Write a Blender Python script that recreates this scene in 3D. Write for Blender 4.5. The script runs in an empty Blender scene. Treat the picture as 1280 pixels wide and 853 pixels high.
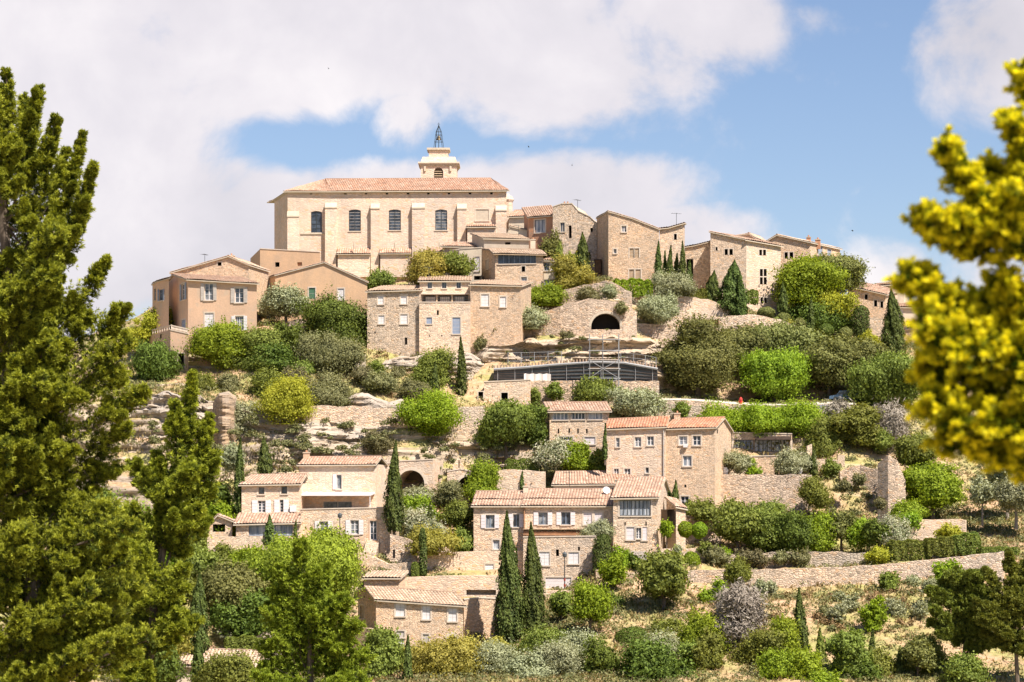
import bpy, math, random
import numpy as np
from mathutils import Vector, noise as mnoise

F = 3022.0      # focal length in pixels of a 1280 wide picture
YH = 620.0      # row of the horizon
sc = bpy.context.scene
COL = sc.collection
R = math.radians

# ------------------------------------------------------------------ camera
cam_d = bpy.data.cameras.new("camera")
cam_d.sensor_width = 36.0
cam_d.lens = 36.0 * F / 1280.0
cam_d.shift_y = (YH - 426.5) / 1280.0
cam_d.clip_start = 0.3
cam_d.clip_end = 12000.0
cam_d.dof.use_dof = True
cam_d.dof.focus_distance = 285.0
cam_d.dof.aperture_fstop = 4.5
cam = bpy.data.objects.new("camera", cam_d)
cam.location = (0, 0, 0)
cam.rotation_euler = (R(90), 0, 0)
COL.objects.link(cam)
sc.camera = cam

# ------------------------------------------------------------------ light
SUN_EL, SUN_AZ = 55.0, 42.0      # azimuth measured from behind the camera towards the right
sx = math.sin(R(SUN_AZ)) * math.cos(R(SUN_EL))
sy = -math.cos(R(SUN_AZ)) * math.cos(R(SUN_EL))
sz = math.sin(R(SUN_EL))
sun_d = bpy.data.lights.new("sun", 'SUN')
sun_d.energy = 4.9
sun_d.angle = R(0.5)
sun_d.color = (1.0, 0.917, 0.822)
sun = bpy.data.objects.new("sun", sun_d)
sun.rotation_euler = Vector((-sx, -sy, -sz)).to_track_quat('-Z', 'Y').to_euler()
sun.location = (40, -60, 120)
COL.objects.link(sun)
sc.view_settings.view_transform = 'Standard'
sc.view_settings.look = 'None'
sc.view_settings.gamma = 1.0
sc.view_settings.use_curve_mapping = False
sc.view_settings.exposure = 1.14
sc.render.engine = 'CYCLES'
sc.cycles.max_bounces = 5
sc.cycles.diffuse_bounces = 3
sc.cycles.glossy_bounces = 2
sc.cycles.transmission_bounces = 2
sc.cycles.use_denoising = True
try:
    sc.cycles.use_adaptive_sampling = True
    sc.cycles.adaptive_threshold = 0.02
except Exception:
    pass

world = bpy.data.worlds.new("World")
sc.world = world
world.use_nodes = True
nt = world.node_tree
nt.nodes.clear()


def N(tree, kind, **kw):
    n = tree.nodes.new(kind)
    for k, v in kw.items():
        if k.startswith('i_'):
            n.inputs[k[2:]].default_value = v
        else:
            setattr(n, k, v)
    return n


def math_n(tree, op, a, b=None, c=None, clamp=False):
    n = tree.nodes.new('ShaderNodeMath')
    n.operation = op
    n.use_clamp = clamp
    for i, v in enumerate((a, b, c)):
        if v is None:
            continue
        if isinstance(v, (int, float)):
            n.inputs[i].default_value = v
        else:
            tree.links.new(v, n.inputs[i])
    return n.outputs[0]


def ramp(tree, fac, stops, interp='LINEAR'):
    n = tree.nodes.new('ShaderNodeValToRGB')
    cr = n.color_ramp
    cr.interpolation = interp
    while len(cr.elements) < len(stops):
        cr.elements.new(0.5)
    for e, (p, c) in zip(cr.elements, stops):
        e.position = p
        e.color = (c[0], c[1], c[2], 1) if not isinstance(c, (int, float)) else (c, c, c, 1)
    tree.links.new(fac, n.inputs[0])
    return n.outputs[0]


sky = N(nt, 'ShaderNodeTexSky', sky_type='NISHITA', sun_disc=False)
sky.sun_elevation = R(SUN_EL)
sky.sun_rotation = math.atan2(sx, sy)
sky.altitude = 300
sky.air_density = 1.0
sky.dust_density = 0.6
sky.ozone_density = 2.0
bg = N(nt, 'ShaderNodeBackground')
bg.inputs['Strength'].default_value = 0.092
# clouds: soft banks of cloud fixed on the sky by direction
tc = N(nt, 'ShaderNodeTexCoord')
sep = N(nt, 'ShaderNodeSeparateXYZ')
nt.links.new(tc.outputs['Generated'], sep.inputs[0])
yy = math_n(nt, 'MAXIMUM', math_n(nt, 'ABSOLUTE', sep.outputs[1]), 0.25)
U = math_n(nt, 'DIVIDE', sep.outputs[0], yy)
V = math_n(nt, 'DIVIDE', sep.outputs[2], yy)
cmb = N(nt, 'ShaderNodeCombineXYZ')
nt.links.new(U, cmb.inputs[0]); nt.links.new(V, cmb.inputs[1])
n1 = N(nt, 'ShaderNodeTexNoise')
n1.inputs['Scale'].default_value = 16; n1.inputs['Detail'].default_value = 10
n1.inputs['Roughness'].default_value = 0.58; n1.inputs['Distortion'].default_value = 0.25
nt.links.new(cmb.outputs[0], n1.inputs['Vector'])
n2 = N(nt, 'ShaderNodeTexNoise')
n2.inputs['Scale'].default_value = 5.5; n2.inputs['Detail'].default_value = 5
mp2 = N(nt, 'ShaderNodeMapping'); mp2.inputs['Location'].default_value = (3.1, 1.7, 0)
nt.links.new(cmb.outputs[0], mp2.inputs[0]); nt.links.new(mp2.outputs[0], n2.inputs['Vector'])


def bank(px, py, rx, ry, gain, soft=1.0):
    a = math_n(nt, 'MULTIPLY', math_n(nt, 'SUBTRACT', U, (px - 640) / F), F / rx)
    b = math_n(nt, 'MULTIPLY', math_n(nt, 'SUBTRACT', V, (YH - py) / F), F / ry)
    d = math_n(nt, 'ADD', math_n(nt, 'MULTIPLY', a, a), math_n(nt, 'MULTIPLY', b, b))
    e = math_n(nt, 'SUBTRACT', 1.0, math_n(nt, 'MULTIPLY', d, 0.5 * soft), clamp=True)
    return math_n(nt, 'MULTIPLY', e, gain)


banks = [(20, 120, 330, 260, 1.0), (470, 10, 430, 120, 1.0), (90, 300, 190, 170, 1.0), (700, 78, 165, 88, .95),
         (250, 270, 190, 90, 1.0), (505, 152, 42, 42, .85), (690, 250, 170, 58, 1.05), (820, 292, 125, 40, 1.0), (470, 218, 170, 26, .75), (300, 110, 200, 60, .9),
         (1270, 50, 130, 95, .78), (1190, 340, 120, 50, .62), (1080, 380, 240, 28, .35), (1110, 20, 160, 26, .4)]
acc = None
for b in banks:
    v = bank(*b)
    acc = v if acc is None else math_n(nt, 'MAXIMUM', acc, v)
gap = bank(410, 172, 95, 36, .5, .8)
acc = math_n(nt, 'SUBTRACT', acc, gap)
elev = math_n(nt, 'MULTIPLY', sep.outputs[2], 2.0, clamp=True)
nz = math_n(nt, 'MULTIPLY', math_n(nt, 'SUBTRACT', n1.outputs['Fac'], 0.5), 2.3)
tot = math_n(nt, 'ADD', acc, nz)
cover = N(nt, 'ShaderNodeMapRange', interpolation_type='SMOOTHSTEP')
cover.inputs['From Min'].default_value = 0.17; cover.inputs['From Max'].default_value = 0.68
nt.links.new(tot, cover.inputs['Value'])
ccol = ramp(nt, math_n(nt, 'ADD', math_n(nt, 'MULTIPLY', n2.outputs['Fac'], .7), math_n(nt, 'MULTIPLY', n1.outputs['Fac'], .3)), [(0.34, (0.65, 0.625, 0.68)), (0.5, (0.85, 0.80, 0.835)), (0.62, (1.05, 0.99, 0.985))])
cbg = N(nt, 'ShaderNodeBackground')
cbg.inputs['Strength'].default_value = 0.47
nt.links.new(ccol, cbg.inputs['Color'])
skm = N(nt, 'ShaderNodeMix', data_type='RGBA', blend_type='MULTIPLY')
skm.inputs[0].default_value = 1.0
skm.inputs[7].default_value = (.61, .60, .655, 1)
nt.links.new(sky.outputs[0], skm.inputs[6])
nt.links.new(skm.outputs[2], bg.inputs['Color'])
mx = N(nt, 'ShaderNodeMixShader')
cf = math_n(nt, 'MULTIPLY', cover.outputs[0], 0.93)
nt.links.new(cf, mx.inputs[0])
nt.links.new(bg.outputs[0], mx.inputs[1]); nt.links.new(cbg.outputs[0], mx.inputs[2])
wo = N(nt, 'ShaderNodeOutputWorld')
nt.links.new(mx.outputs[0], wo.inputs[0])


# ------------------------------------------------------------------ helpers
def W2(px, Y):
    return Vector(((px - 640) / F * Y, Y))


def Z(py, Y):
    return (YH - py) / F * Y


def W3(px, py, Y):
    return Vector(((px - 640) / F * Y, Y, (YH - py) / F * Y))


def new_mat(name):
    m = bpy.data.materials.new(name)
    m.use_nodes = True
    t = m.node_tree
    t.nodes.clear()
    out = N(t, 'ShaderNodeOutputMaterial')
    b = N(t, 'ShaderNodeBsdfPrincipled')
    t.links.new(b.outputs[0], out.inputs[0])
    b.inputs['Roughness'].default_value = 0.85
    b.inputs['Specular IOR Level'].default_value = 0.25
    return m, t, b


def coords(t, scale=(1, 1, 1), kind='Object'):
    c = N(t, 'ShaderNodeTexCoord')
    m = N(t, 'ShaderNodeMapping')
    m.inputs['Scale'].default_value = scale
    t.links.new(c.outputs[kind], m.inputs[0])
    return m.outputs[0]


def mixc(t, fac, a, b, mode='MIX'):
    n = N(t, 'ShaderNodeMix', data_type='RGBA', blend_type=mode)
    for sock, v in ((0, fac), (6, a), (7, b)):
        if isinstance(v, (int, float)):
            n.inputs[sock].default_value = v
        elif isinstance(v, tuple):
            n.inputs[sock].default_value = (v[0], v[1], v[2], 1)
        else:
            t.links.new(v, n.inputs[sock])
    return n.outputs[2]


def noise(t, vec, scale, detail=4, rough=0.55):
    n = N(t, 'ShaderNodeTexNoise')
    n.inputs['Scale'].default_value = scale
    n.inputs['Detail'].default_value = detail
    n.inputs['Roughness'].default_value = rough
    t.links.new(vec, n.inputs['Vector'])
    return n.outputs['Fac']


def stone_mat(name, base, dark=0.55, stone=(2.2, 2.2, 4.2), contrast=1.0, mortar=(0.56, 0.47, 0.37), stain=(0.30, 0.27, 0.23), stain_amt=.35):
    m, t, b = new_mat(name)
    v = coords(t, tuple(c * 1.75 for c in stone))
    nz_ = N(t, 'ShaderNodeTexNoise'); nz_.inputs['Scale'].default_value = 1.4; nz_.inputs['Detail'].default_value = 2
    t.links.new(v, nz_.inputs['Vector'])
    add = N(t, 'ShaderNodeMix', data_type='VECTOR'); add.inputs[0].default_value = 0.13
    t.links.new(v, add.inputs[4]); t.links.new(nz_.outputs['Color'], add.inputs[5])
    vo = N(t, 'ShaderNodeTexVoronoi'); vo.inputs['Scale'].default_value = 1.0
    vo.inputs['Randomness'].default_value = 0.9
    t.links.new(add.outputs[1], vo.inputs['Vector'])
    ve = N(t, 'ShaderNodeTexVoronoi', feature='DISTANCE_TO_EDGE'); ve.inputs['Scale'].default_value = 1.0
    ve.inputs['Randomness'].default_value = 0.9
    t.links.new(add.outputs[1], ve.inputs['Vector'])
    sepc = N(t, 'ShaderNodeSeparateColor'); t.links.new(vo.outputs['Color'], sepc.inputs[0])
    d = tuple(c * dark for c in base); l = tuple(min(.8, c * (1 + .38 * contrast)) for c in base)
    warm = (base[0] * 1.05, base[1] * .86, base[2] * .66)
    c1 = ramp(t, sepc.outputs[0], [(0.0, tuple(c * (1 - (1 - dark) * contrast) for c in base)), (0.35, base), (0.75, l), (1.0, warm)])
    edge = ramp(t, ve.outputs[0], [(0.0, 1.0), (0.14, 0.0)])
    dark_mortar = tuple(c * .62 for c in mortar)  # joints take a darkened tone of the mortar colour
    c2 = mixc(t, math_n(t, 'MULTIPLY', edge, .6 * contrast), c1, dark_mortar)
    big = noise(t, coords(t, (1, 1, 1)), 0.23, 5, 0.6)
    bigf = ramp(t, big, [(0.38, 0.0), (0.7, 1.0)])
    c3 = mixc(t, math_n(t, 'MULTIPLY', bigf, stain_amt), c2, stain)
    vs = coords(t, (1.1, 1.1, 0.13))
    st = ramp(t, noise(t, vs, 0.9, 4, .6), [(0.52, 0.0), (0.75, 1.0)])
    c4 = mixc(t, math_n(t, 'MULTIPLY', st, stain_amt * .8), c3, tuple(c * .6 for c in base))
    warmn = ramp(t, noise(t, coords(t, (1, 1, 1)), 0.11, 3), [(0.35, (1.06, 1.0, .94)), (0.65, (.95, .97, 1.0))])
    c5 = mixc(t, 1.0, c4, warmn, 'MULTIPLY')
    rp = ramp(t, noise(t, coords(t, (1, 1, 1.3)), 0.42, 5, .6), [(.56, 0.0), (.61, 1.0)])
    c5 = mixc(t, math_n(t, 'MULTIPLY', rp, .5), c5, tuple(x * 1.02 for x in base))
    oi_ = N(t, 'ShaderNodeObjectInfo')
    c5 = mixc(t, 1.0, c5, ramp(t, oi_.outputs['Random'], [(0.0, (.90, .89, .88)), (0.5, (1.0, .97, .93)), (1.0, (1.04, 1.04, 1.04))]), 'MULTIPLY')
    t.links.new(c5, b.inputs['Base Color'])
    bp = N(t, 'ShaderNodeBump'); bp.inputs['Strength'].default_value = 0.75 * contrast; bp.inputs['Distance'].default_value = 0.07
    hh = math_n(t, 'ADD', math_n(t, 'MULTIPLY', ramp(t, ve.outputs[0], [(0.0, 0.0), (0.2, 1.0)]), .8), math_n(t, 'MULTIPLY', sepc.outputs[1], .6))
    t.links.new(hh, bp.inputs['Height'])
    t.links.new(bp.outputs[0], b.inputs['Normal'])
    b.inputs['Roughness'].default_value = 0.95
    return m


def plaster_mat(name, base, stain=(0.3, 0.25, 0.2), amt=.4, patch=None):
    m, t, b = new_mat(name)
    v = coords(t)
    big = noise(t, v, 0.35, 7, 0.62)
    f = ramp(t, big, [(0.40, 0.0), (0.66, 1.0)])
    c = mixc(t, math_n(t, 'MULTIPLY', f, amt), base, stain)
    v2 = coords(t, (1.3, 1.3, 0.12))
    f2 = ramp(t, noise(t, v2, 0.8, 5, .6), [(0.48, 0.0), (0.74, 1.0)])
    c = mixc(t, math_n(t, 'MULTIPLY', f2, amt * .8), c, tuple(x * .62 for x in base))
    fine = noise(t, v, 6.0, 4, .7)
    c = mixc(t, 1.0, c, ramp(t, fine, [(0.3, (.88, .88, .88)), (0.7, (1.08, 1.08, 1.08))]), 'MULTIPLY')
    if patch:
        f3 = ramp(t, noise(t, v, 0.9, 4, .6), [(0.58, 0.0), (0.64, 1.0)])
        c = mixc(t, math_n(t, 'MULTIPLY', f3, .6), c, patch)
    t.links.new(c, b.inputs['Base Color'])
    bp = N(t, 'ShaderNodeBump'); bp.inputs['Strength'].default_value = 0.35; bp.inputs['Distance'].default_value = 0.05
    t.links.new(noise(t, v, 3.0, 6, .7), bp.inputs['Height']); t.links.new(bp.outputs[0], b.inputs['Normal'])
    b.inputs['Roughness'].default_value = 0.95
    return m


def flat_mat(name, col, rough=.7, metal=0.0, var=.12, scale=2.0):
    m, t, b = new_mat(name)
    f = noise(t, coords(t), scale, 5, .6)
    c = ramp(t, f, [(0.3, tuple(x * (1 - var) for x in col)), (0.7, tuple(min(1, x * (1 + var)) for x in col))])
    t.links.new(c, b.inputs['Base Color'])
    b.inputs['Roughness'].default_value = rough
    b.inputs['Metallic'].default_value = metal
    return m


def tile_mat(name, cols):
    m, t, b = new_mat(name)
    uv = N(t, 'ShaderNodeTexCoord')
    sp = N(t, 'ShaderNodeSeparateXYZ'); t.links.new(uv.outputs['UV'], sp.inputs[0])
    fu = math_n(t, 'FLOOR', sp.outputs[0]); fv = math_n(t, 'FLOOR', sp.outputs[1])
    cb = N(t, 'ShaderNodeCombineXYZ'); t.links.new(fu, cb.inputs[0]); t.links.new(fv, cb.inputs[1])
    wn = N(t, 'ShaderNodeTexWhiteNoise'); t.links.new(cb.outputs[0], wn.inputs['Vector'])
    k = len(cols)
    c = ramp(t, wn.outputs['Value'], [((i + .0) / k, cols[i]) for i in range(k)])
    big = noise(t, coords(t), 0.5, 5, .6)
    c = mixc(t, math_n(t, 'MULTIPLY', ramp(t, big, [(.4, 0.0), (.7, 1.0)]), .45), c, (0.44, 0.33, 0.25))
    lich = ramp(t, noise(t, coords(t), 1.1, 6, .75), [(.5, 0.0), (.64, 1.0)])
    c = mixc(t, math_n(t, 'MULTIPLY', lich, .5), c, (0.20, 0.17, 0.13))
    # joint line at each tile's lower end
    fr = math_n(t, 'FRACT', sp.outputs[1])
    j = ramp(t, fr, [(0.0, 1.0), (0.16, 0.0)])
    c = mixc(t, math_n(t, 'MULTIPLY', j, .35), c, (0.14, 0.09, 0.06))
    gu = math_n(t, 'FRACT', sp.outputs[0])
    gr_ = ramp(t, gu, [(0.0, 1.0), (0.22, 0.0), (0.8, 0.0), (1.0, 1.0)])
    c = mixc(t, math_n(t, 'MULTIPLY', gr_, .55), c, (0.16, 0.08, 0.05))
    t.links.new(c, b.inputs['Base Color'])
    b.inputs['Roughness'].default_value = 0.9
    return m


M = {}
M['ashlar'] = stone_mat('church_ashlar', (0.63, 0.515, 0.425), dark=.82, stone=(1.3, 1.3, 2.6), contrast=.42, stain_amt=.42, stain=(.42, .35, .27))
M['ashlar_grey'] = stone_mat('grey_weathered_ashlar', (0.44, 0.39, 0.33), dark=.75, stone=(1.3, 1.3, 2.6), contrast=.5, stain_amt=.5)
M['stone'] = stone_mat('pale_stone', (0.60, 0.48, 0.37), dark=.66, contrast=.75, stain_amt=.3)
M['stone_warm'] = stone_mat('warm_stone', (0.59, 0.445, 0.32), dark=.62, stone=(2.7, 2.7, 5.4), contrast=.8, stain_amt=.32)
M['stone_grey'] = stone_mat('grey_stone', (0.52, 0.425, 0.33), dark=.58, contrast=.9, stain_amt=.35)
M['stone_smooth'] = stone_mat('smooth_stone', (0.62, 0.50, 0.395), dark=.8, stone=(1.6, 1.6, 3.4), contrast=.55, stain_amt=.22)
M['rubble'] = stone_mat('rubble', (0.51, 0.405, 0.315), dark=.55, stone=(1.9, 1.9, 3.4), contrast=1.0, stain_amt=.3)
M['rubble_grey'] = stone_mat('grey_rubble', (0.45, 0.38, 0.30), dark=.45, stone=(1.7, 1.7, 3.0), contrast=1.25, stain_amt=.55)
M['ochre'] = plaster_mat('ochre_plaster', (0.60, 0.40, 0.27), amt=.32, patch=(.46, .36, .27))
M['ochre_pink'] = plaster_mat('pink_ochre_plaster', (0.60, 0.39, 0.235), amt=.38)
M['ochre_red'] = plaster_mat('red_ochre_plaster', (0.47, 0.24, 0.135), amt=.4, patch=(.36, .27, .2))
M['cream'] = plaster_mat('cream_plaster', (0.64, 0.54, 0.41), amt=.35)
M['taupe'] = plaster_mat('grey_plaster', (0.42, 0.36, 0.29), amt=.45)
M['trim'] = flat_mat('dressed_stone', (0.55, 0.46, 0.37), .9)
M['trim_dull'] = flat_mat('weathered_dressed_stone', (0.46, 0.39, 0.30), .95)
M['white'] = flat_mat('white_paint', (0.64, 0.61, 0.60), .6, var=.05)
M['lilac'] = flat_mat('pale_lilac_shutter_paint', (0.62, 0.56, 0.56), .6, var=.06)
M['greysh'] = flat_mat('weathered_grey_shutter', (0.42, 0.38, 0.34), .8, var=.15)
M['blueframe'] = flat_mat('blue_grey_paint', (0.17, 0.21, 0.27), .5)
M['bluesh'] = flat_mat('blue_grey_shutter', (0.22, 0.26, 0.34), .6)
M['green'] = flat_mat('green_door_paint', (0.07, 0.15, 0.09), .5)
M['redp'] = flat_mat('dark_red_paint', (0.25, 0.05, 0.035), .5)
M['darkwood'] = flat_mat('dark_wood', (0.07, 0.05, 0.04), .8, var=.3)
M['wood'] = flat_mat('brown_wood', (0.28, 0.15, 0.08), .8, var=.3)
M['woodpale'] = flat_mat('weathered_wood', (0.36, 0.26, 0.17), .85, var=.3)
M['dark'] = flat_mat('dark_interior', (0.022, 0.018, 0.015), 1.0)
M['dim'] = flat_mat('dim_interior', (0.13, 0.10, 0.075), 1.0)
M['iron'] = flat_mat('iron', (0.06, 0.07, 0.075), .5, .6)
M['steel'] = flat_mat('galvanised_steel', (0.27, 0.27, 0.27), .6, .15)
M['bluesteel'] = flat_mat('blue_grey_steel', (0.075, 0.085, 0.09), .6, .1)
M['lead'] = flat_mat('pale_cement_roofing', (0.52, 0.44, 0.36), .8)
M['lane'] = flat_mat('pale_gravel_lane', (0.52, 0.46, 0.38), .95)
M['tarp'] = flat_mat('white_tarpaulin', (0.50, 0.46, 0.42), .7, var=.06)
M['bronze'] = flat_mat('bronze', (0.12, 0.09, 0.05), .5, .7)
M['terracotta'] = flat_mat('terracotta', (0.42, 0.22, 0.13), .85)
M['redplastic'] = flat_mat('red_paint', (0.45, 0.04, 0.03), .5)
M['tiles_red'] = tile_mat('orange_clay_tiles', [(.42, .17, .085), (.52, .235, .13), (.34, .13, .07), (.56, .31, .19), (.45, .20, .11)])
M['tiles_church'] = tile_mat('church_clay_tiles', [(.43, .235, .15), (.52, .32, .22), (.34, .185, .12), (.58, .41, .31), (.47, .275, .18)])
M['tiles_old'] = tile_mat('old_clay_tiles', [(.37, .225, .155), (.47, .315, .225), (.28, .165, .115), (.55, .41, .31), (.42, .27, .185)])
M['tiles_pale'] = tile_mat('bleached_clay_tiles', [(.44, .315, .215), (.54, .41, .29), (.35, .25, .175), (.57, .46, .34), (.46, .325, .225)])

m, t, b = new_mat('window_glass')
b.inputs['Base Color'].default_value = (0.035, 0.05, 0.07, 1)
b.inputs['Roughness'].default_value = 0.12
b.inputs['Specular IOR Level'].default_value = 0.5
f = noise(t, coords(t), 1.3, 3)
oi_ = N(t, 'ShaderNodeObjectInfo')
gc = mixc(t, ramp(t, oi_.outputs['Random'], [(.35, 0.0), (.8, 1.0)]), ramp(t, f, [(.35, (.015, .02, .028)), (.65, (.06, .08, .11))]), ramp(t, f, [(.35, (.05, .07, .09)), (.65, (.30, .31, .32))]))
t.links.new(gc, b.inputs['Base Color'])
M['glass'] = m
m, t, b = new_mat('curtained_glass')
f = noise(t, coords(t, (1, 1, .15)), 2.6, 3)
t.links.new(ramp(t, f, [(.38, (.17, .20, .24)), (.62, (.50, .51, .52))]), b.inputs['Base Color'])
b.inputs['Roughness'].default_value = 0.12
M['curtain'] = m


class MB:
    """collects faces with material and uv, builds one mesh object"""
    def __init__(s):
        s.v = []; s.f = []; s.m = []; s.uv = []; s.mats = []

    def mi(s, mat):
        mt = M[mat] if isinstance(mat, str) else mat
        if mt not in s.mats:
            s.mats.append(mt)
        return s.mats.index(mt)

    def face(s, pts, mat, uv=None):
        i = len(s.v)
        s.v.extend([tuple(p) for p in pts])
        s.f.append(tuple(range(i, i + len(pts))))
        s.m.append(s.mi(mat))
        s.uv.append(uv)

    def hexa(s, p, mat):
        """8 corners: bottom 0-3, top 4-7, same order"""
        for q in ((0, 3, 2, 1), (4, 5, 6, 7), (0, 1, 5, 4), (1, 2, 6, 5), (2, 3, 7, 6), (3, 0, 4, 7)):
            s.face([p[k] for k in q], mat)

    def box(s, lo, hi, mat):
        x0, y0, z0 = lo; x1, y1, z1 = hi
        s.hexa([(x0, y0, z0), (x1, y0, z0), (x1, y1, z0), (x0, y1, z0), (x0, y0, z1), (x1, y0, z1), (x1, y1, z1), (x0, y1, z1)], mat)

    def tube(s, pts, rad, mat, n=6):
        pts = [Vector(p) for p in pts]
        if isinstance(rad, (int, float)):
            rad = [rad] * len(pts)
        rings = []
        for k, p in enumerate(pts):
            d = (pts[min(k + 1, len(pts) - 1)] - pts[max(k - 1, 0)])
            if d.length < 1e-9:
                d = Vector((0, 0, 1))
            d.normalize()
            a = d.orthogonal().normalized() if abs(d.z) < .9 else Vector((1, 0, 0)).cross(d).normalized()
            c = d.cross(a)
            rings.append([p + (a * math.cos(2 * math.pi * q / n) + c * math.sin(2 * math.pi * q / n)) * rad[k] for q in range(n)])
        for k in range(len(pts) - 1):
            for q in range(n):
                s.face([rings[k][q], rings[k][(q + 1) % n], rings[k + 1][(q + 1) % n], rings[k + 1][q]], mat)
        s.face(rings[-1], mat); s.face(rings[0][::-1], mat)

    def lathe(s, c, prof, mat, n=14):
        for k in range(len(prof) - 1):
            r0, z0 = prof[k]; r1, z1 = prof[k + 1]
            for q in range(n):
                a0 = 2 * math.pi * q / n; a1 = 2 * math.pi * (q + 1) / n
                s.face([(c[0] + r0 * math.cos(a0), c[1] + r0 * math.sin(a0), c[2] + z0), (c[0] + r0 * math.cos(a1), c[1] + r0 * math.sin(a1), c[2] + z0),
                        (c[0] + r1 * math.cos(a1), c[1] + r1 * math.sin(a1), c[2] + z1), (c[0] + r1 * math.cos(a0), c[1] + r1 * math.sin(a0), c[2] + z1)], mat)

    def build(s, name, parent=None, org=None, label=None, cat=None, group=None, kind=None, smooth=False):
        if not s.f:
            return None
        if org is None:
            org = (0, 0, 0)
        me = bpy.data.meshes.new(name)
        o3 = Vector(org)
        me.from_pydata([tuple(Vector(p) - o3) for p in s.v], [], s.f)
        for mt in s.mats:
            me.materials.append(mt)
        me.polygons.foreach_set('material_index', s.m)
        if any(u is not None for u in s.uv):
            ul = me.uv_layers.new(name='uv')
            flat = []
            for fc, u in zip(s.f, s.uv):
                if u is None:
                    flat.extend([0.0, 0.0] * len(fc))
                else:
                    for q in u:
                        flat.extend(q)
            ul.data.foreach_set('uv', flat)
        if smooth:
            me.polygons.foreach_set('use_smooth', [True] * len(me.polygons))
        me.update()
        ob = bpy.data.objects.new(name, me)
        COL.objects.link(ob)
        if parent is not None:
            ob.parent = parent
        else:
            ob.location = o3
        tag(ob, label, cat, group, kind)
        return ob


def tag(o, label=None, cat=None, group=None, kind=None):
    if label: o['label'] = label
    if cat: o['category'] = cat
    if group: o['group'] = group
    if kind: o['kind'] = kind
    return o


def empty(name, loc, label, cat, group=None):
    o = bpy.data.objects.new(name, None)
    o.location = loc
    COL.objects.link(o)
    return tag(o, label, cat, group)


# ------------------------------------------------------------------ terrain
# profile of the hill along sight lines: rows of (distance, picture row) from the valley to the top
TC = {
    -900: [(222, 1100), (240, 1090), (255, 1080), (257, 1070), (268, 1060), (278, 1050), (284, 1045), (290, 1040), (292, 1030), (296, 1020), (306, 1010), (308, 1005), (335, 990), (345, 980), (380, 970)],
    -300: [(222, 900), (240, 885), (255, 870), (257, 850), (268, 820), (278, 790), (284, 770), (290, 700), (292, 680), (296, 660), (306, 640), (308, 635), (335, 600), (345, 595), (380, 590)],
    60: [(222, 880), (240, 850), (255, 800), (257, 780), (268, 740), (278, 700), (284, 660), (290, 560), (292, 510), (296, 495), (306, 480), (308, 478), (335, 455), (345, 445), (380, 440)],
    150: [(222, 880), (240, 845), (255, 790), (257, 770), (268, 730), (278, 700), (282, 640), (289, 550), (292, 500), (296, 488), (306, 472), (308, 468), (335, 425), (345, 415), (380, 405)],
    220: [(222, 880), (240, 835), (252, 770), (256, 740), (262, 705), (272, 685), (280, 655), (288, 550), (292, 490), (300, 476), (306, 466), (308, 440), (335, 400), (345, 385), (380, 370)],
    330: [(222, 875), (240, 830), (250, 770), (254, 702), (264, 692), (275, 662), (281, 628), (288, 540), (291, 512), (296, 492), (305, 445), (312, 410), (330, 395), (345, 365), (380, 350)],
    420: [(222, 870), (240, 835), (250, 780), (256, 702), (264, 694), (276, 645), (283, 604), (289, 556), (292, 525), (296, 503), (305, 455), (312, 425), (330, 400), (345, 365), (380, 345)],
    520: [(222, 865), (238, 822), (246, 806), (251, 790), (256, 735), (270, 705), (283, 634), (288, 562), (291, 535), (297, 503), (305, 462), (309, 447), (330, 370), (345, 355), (380, 345)],
    620: [(222, 865), (236, 822), (246, 802), (252, 780), (262, 715), (270, 690), (284, 625), (289, 590), (295, 520), (300, 508), (304, 478), (310, 438), (330, 370), (345, 352), (380, 345)],
    700: [(222, 862), (234, 822), (246, 775), (258, 742), (264, 735), (270, 690), (284, 610), (290, 582), (296, 512), (301, 508), (305, 476), (311, 416), (328, 366), (345, 350), (380, 345)],
    760: [(222, 862), (234, 822), (248, 765), (256, 730), (262, 702), (272, 690), (284, 640), (291, 575), (297, 515), (301, 508), (305, 476), (311, 420), (319, 352), (345, 350), (380, 345)],
    850: [(222, 862), (234, 822), (248, 760), (256, 740), (260, 706), (270, 692), (281, 640), (292, 594), (297, 550), (301, 505), (309, 496), (316, 430), (324, 405), (326, 374), (380, 362)],
    950: [(222, 862), (234, 822), (248, 750), (256, 742), (260, 716), (270, 692), (280, 655), (293, 592), (297, 545), (301, 512), (309, 503), (317, 450), (325, 415), (328, 394), (380, 376)],
    1050: [(222, 862), (234, 825), (248, 755), (256, 738), (260, 712), (270, 692), (282, 640), (292, 560), (298, 522), (301, 510), (309, 502), (317, 460), (327, 428), (330, 420), (380, 380)],
    1150: [(222, 862), (234, 828), (248, 758), (256, 725), (260, 700), (270, 676), (282, 645), (292, 580), (298, 535), (301, 515), (309, 507), (317, 470), (327, 448), (330, 440), (380, 415)],
    1280: [(222, 862), (234, 832), (248, 770), (256, 728), (260, 700), (270, 675), (282, 640), (292, 600), (298, 570), (301, 560), (309, 550), (317, 520), (327, 490), (330, 485), (380, 450)],
    1700: [(222, 900), (234, 880), (248, 840), (256, 820), (260, 800), (270, 780), (282, 760), (292, 740), (298, 720), (301, 710), (309, 700), (317, 690), (327, 680), (330, 670), (380, 650)],
    2500: [(222, 1120), (234, 1110), (248, 1100), (256, 1090), (260, 1080), (270, 1070), (282, 1060), (292, 1050), (298, 1040), (301, 1030), (309, 1020), (317, 1010), (327, 1000), (330, 990), (380, 980)],
}
_px = sorted(TC)
_K = []
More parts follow.
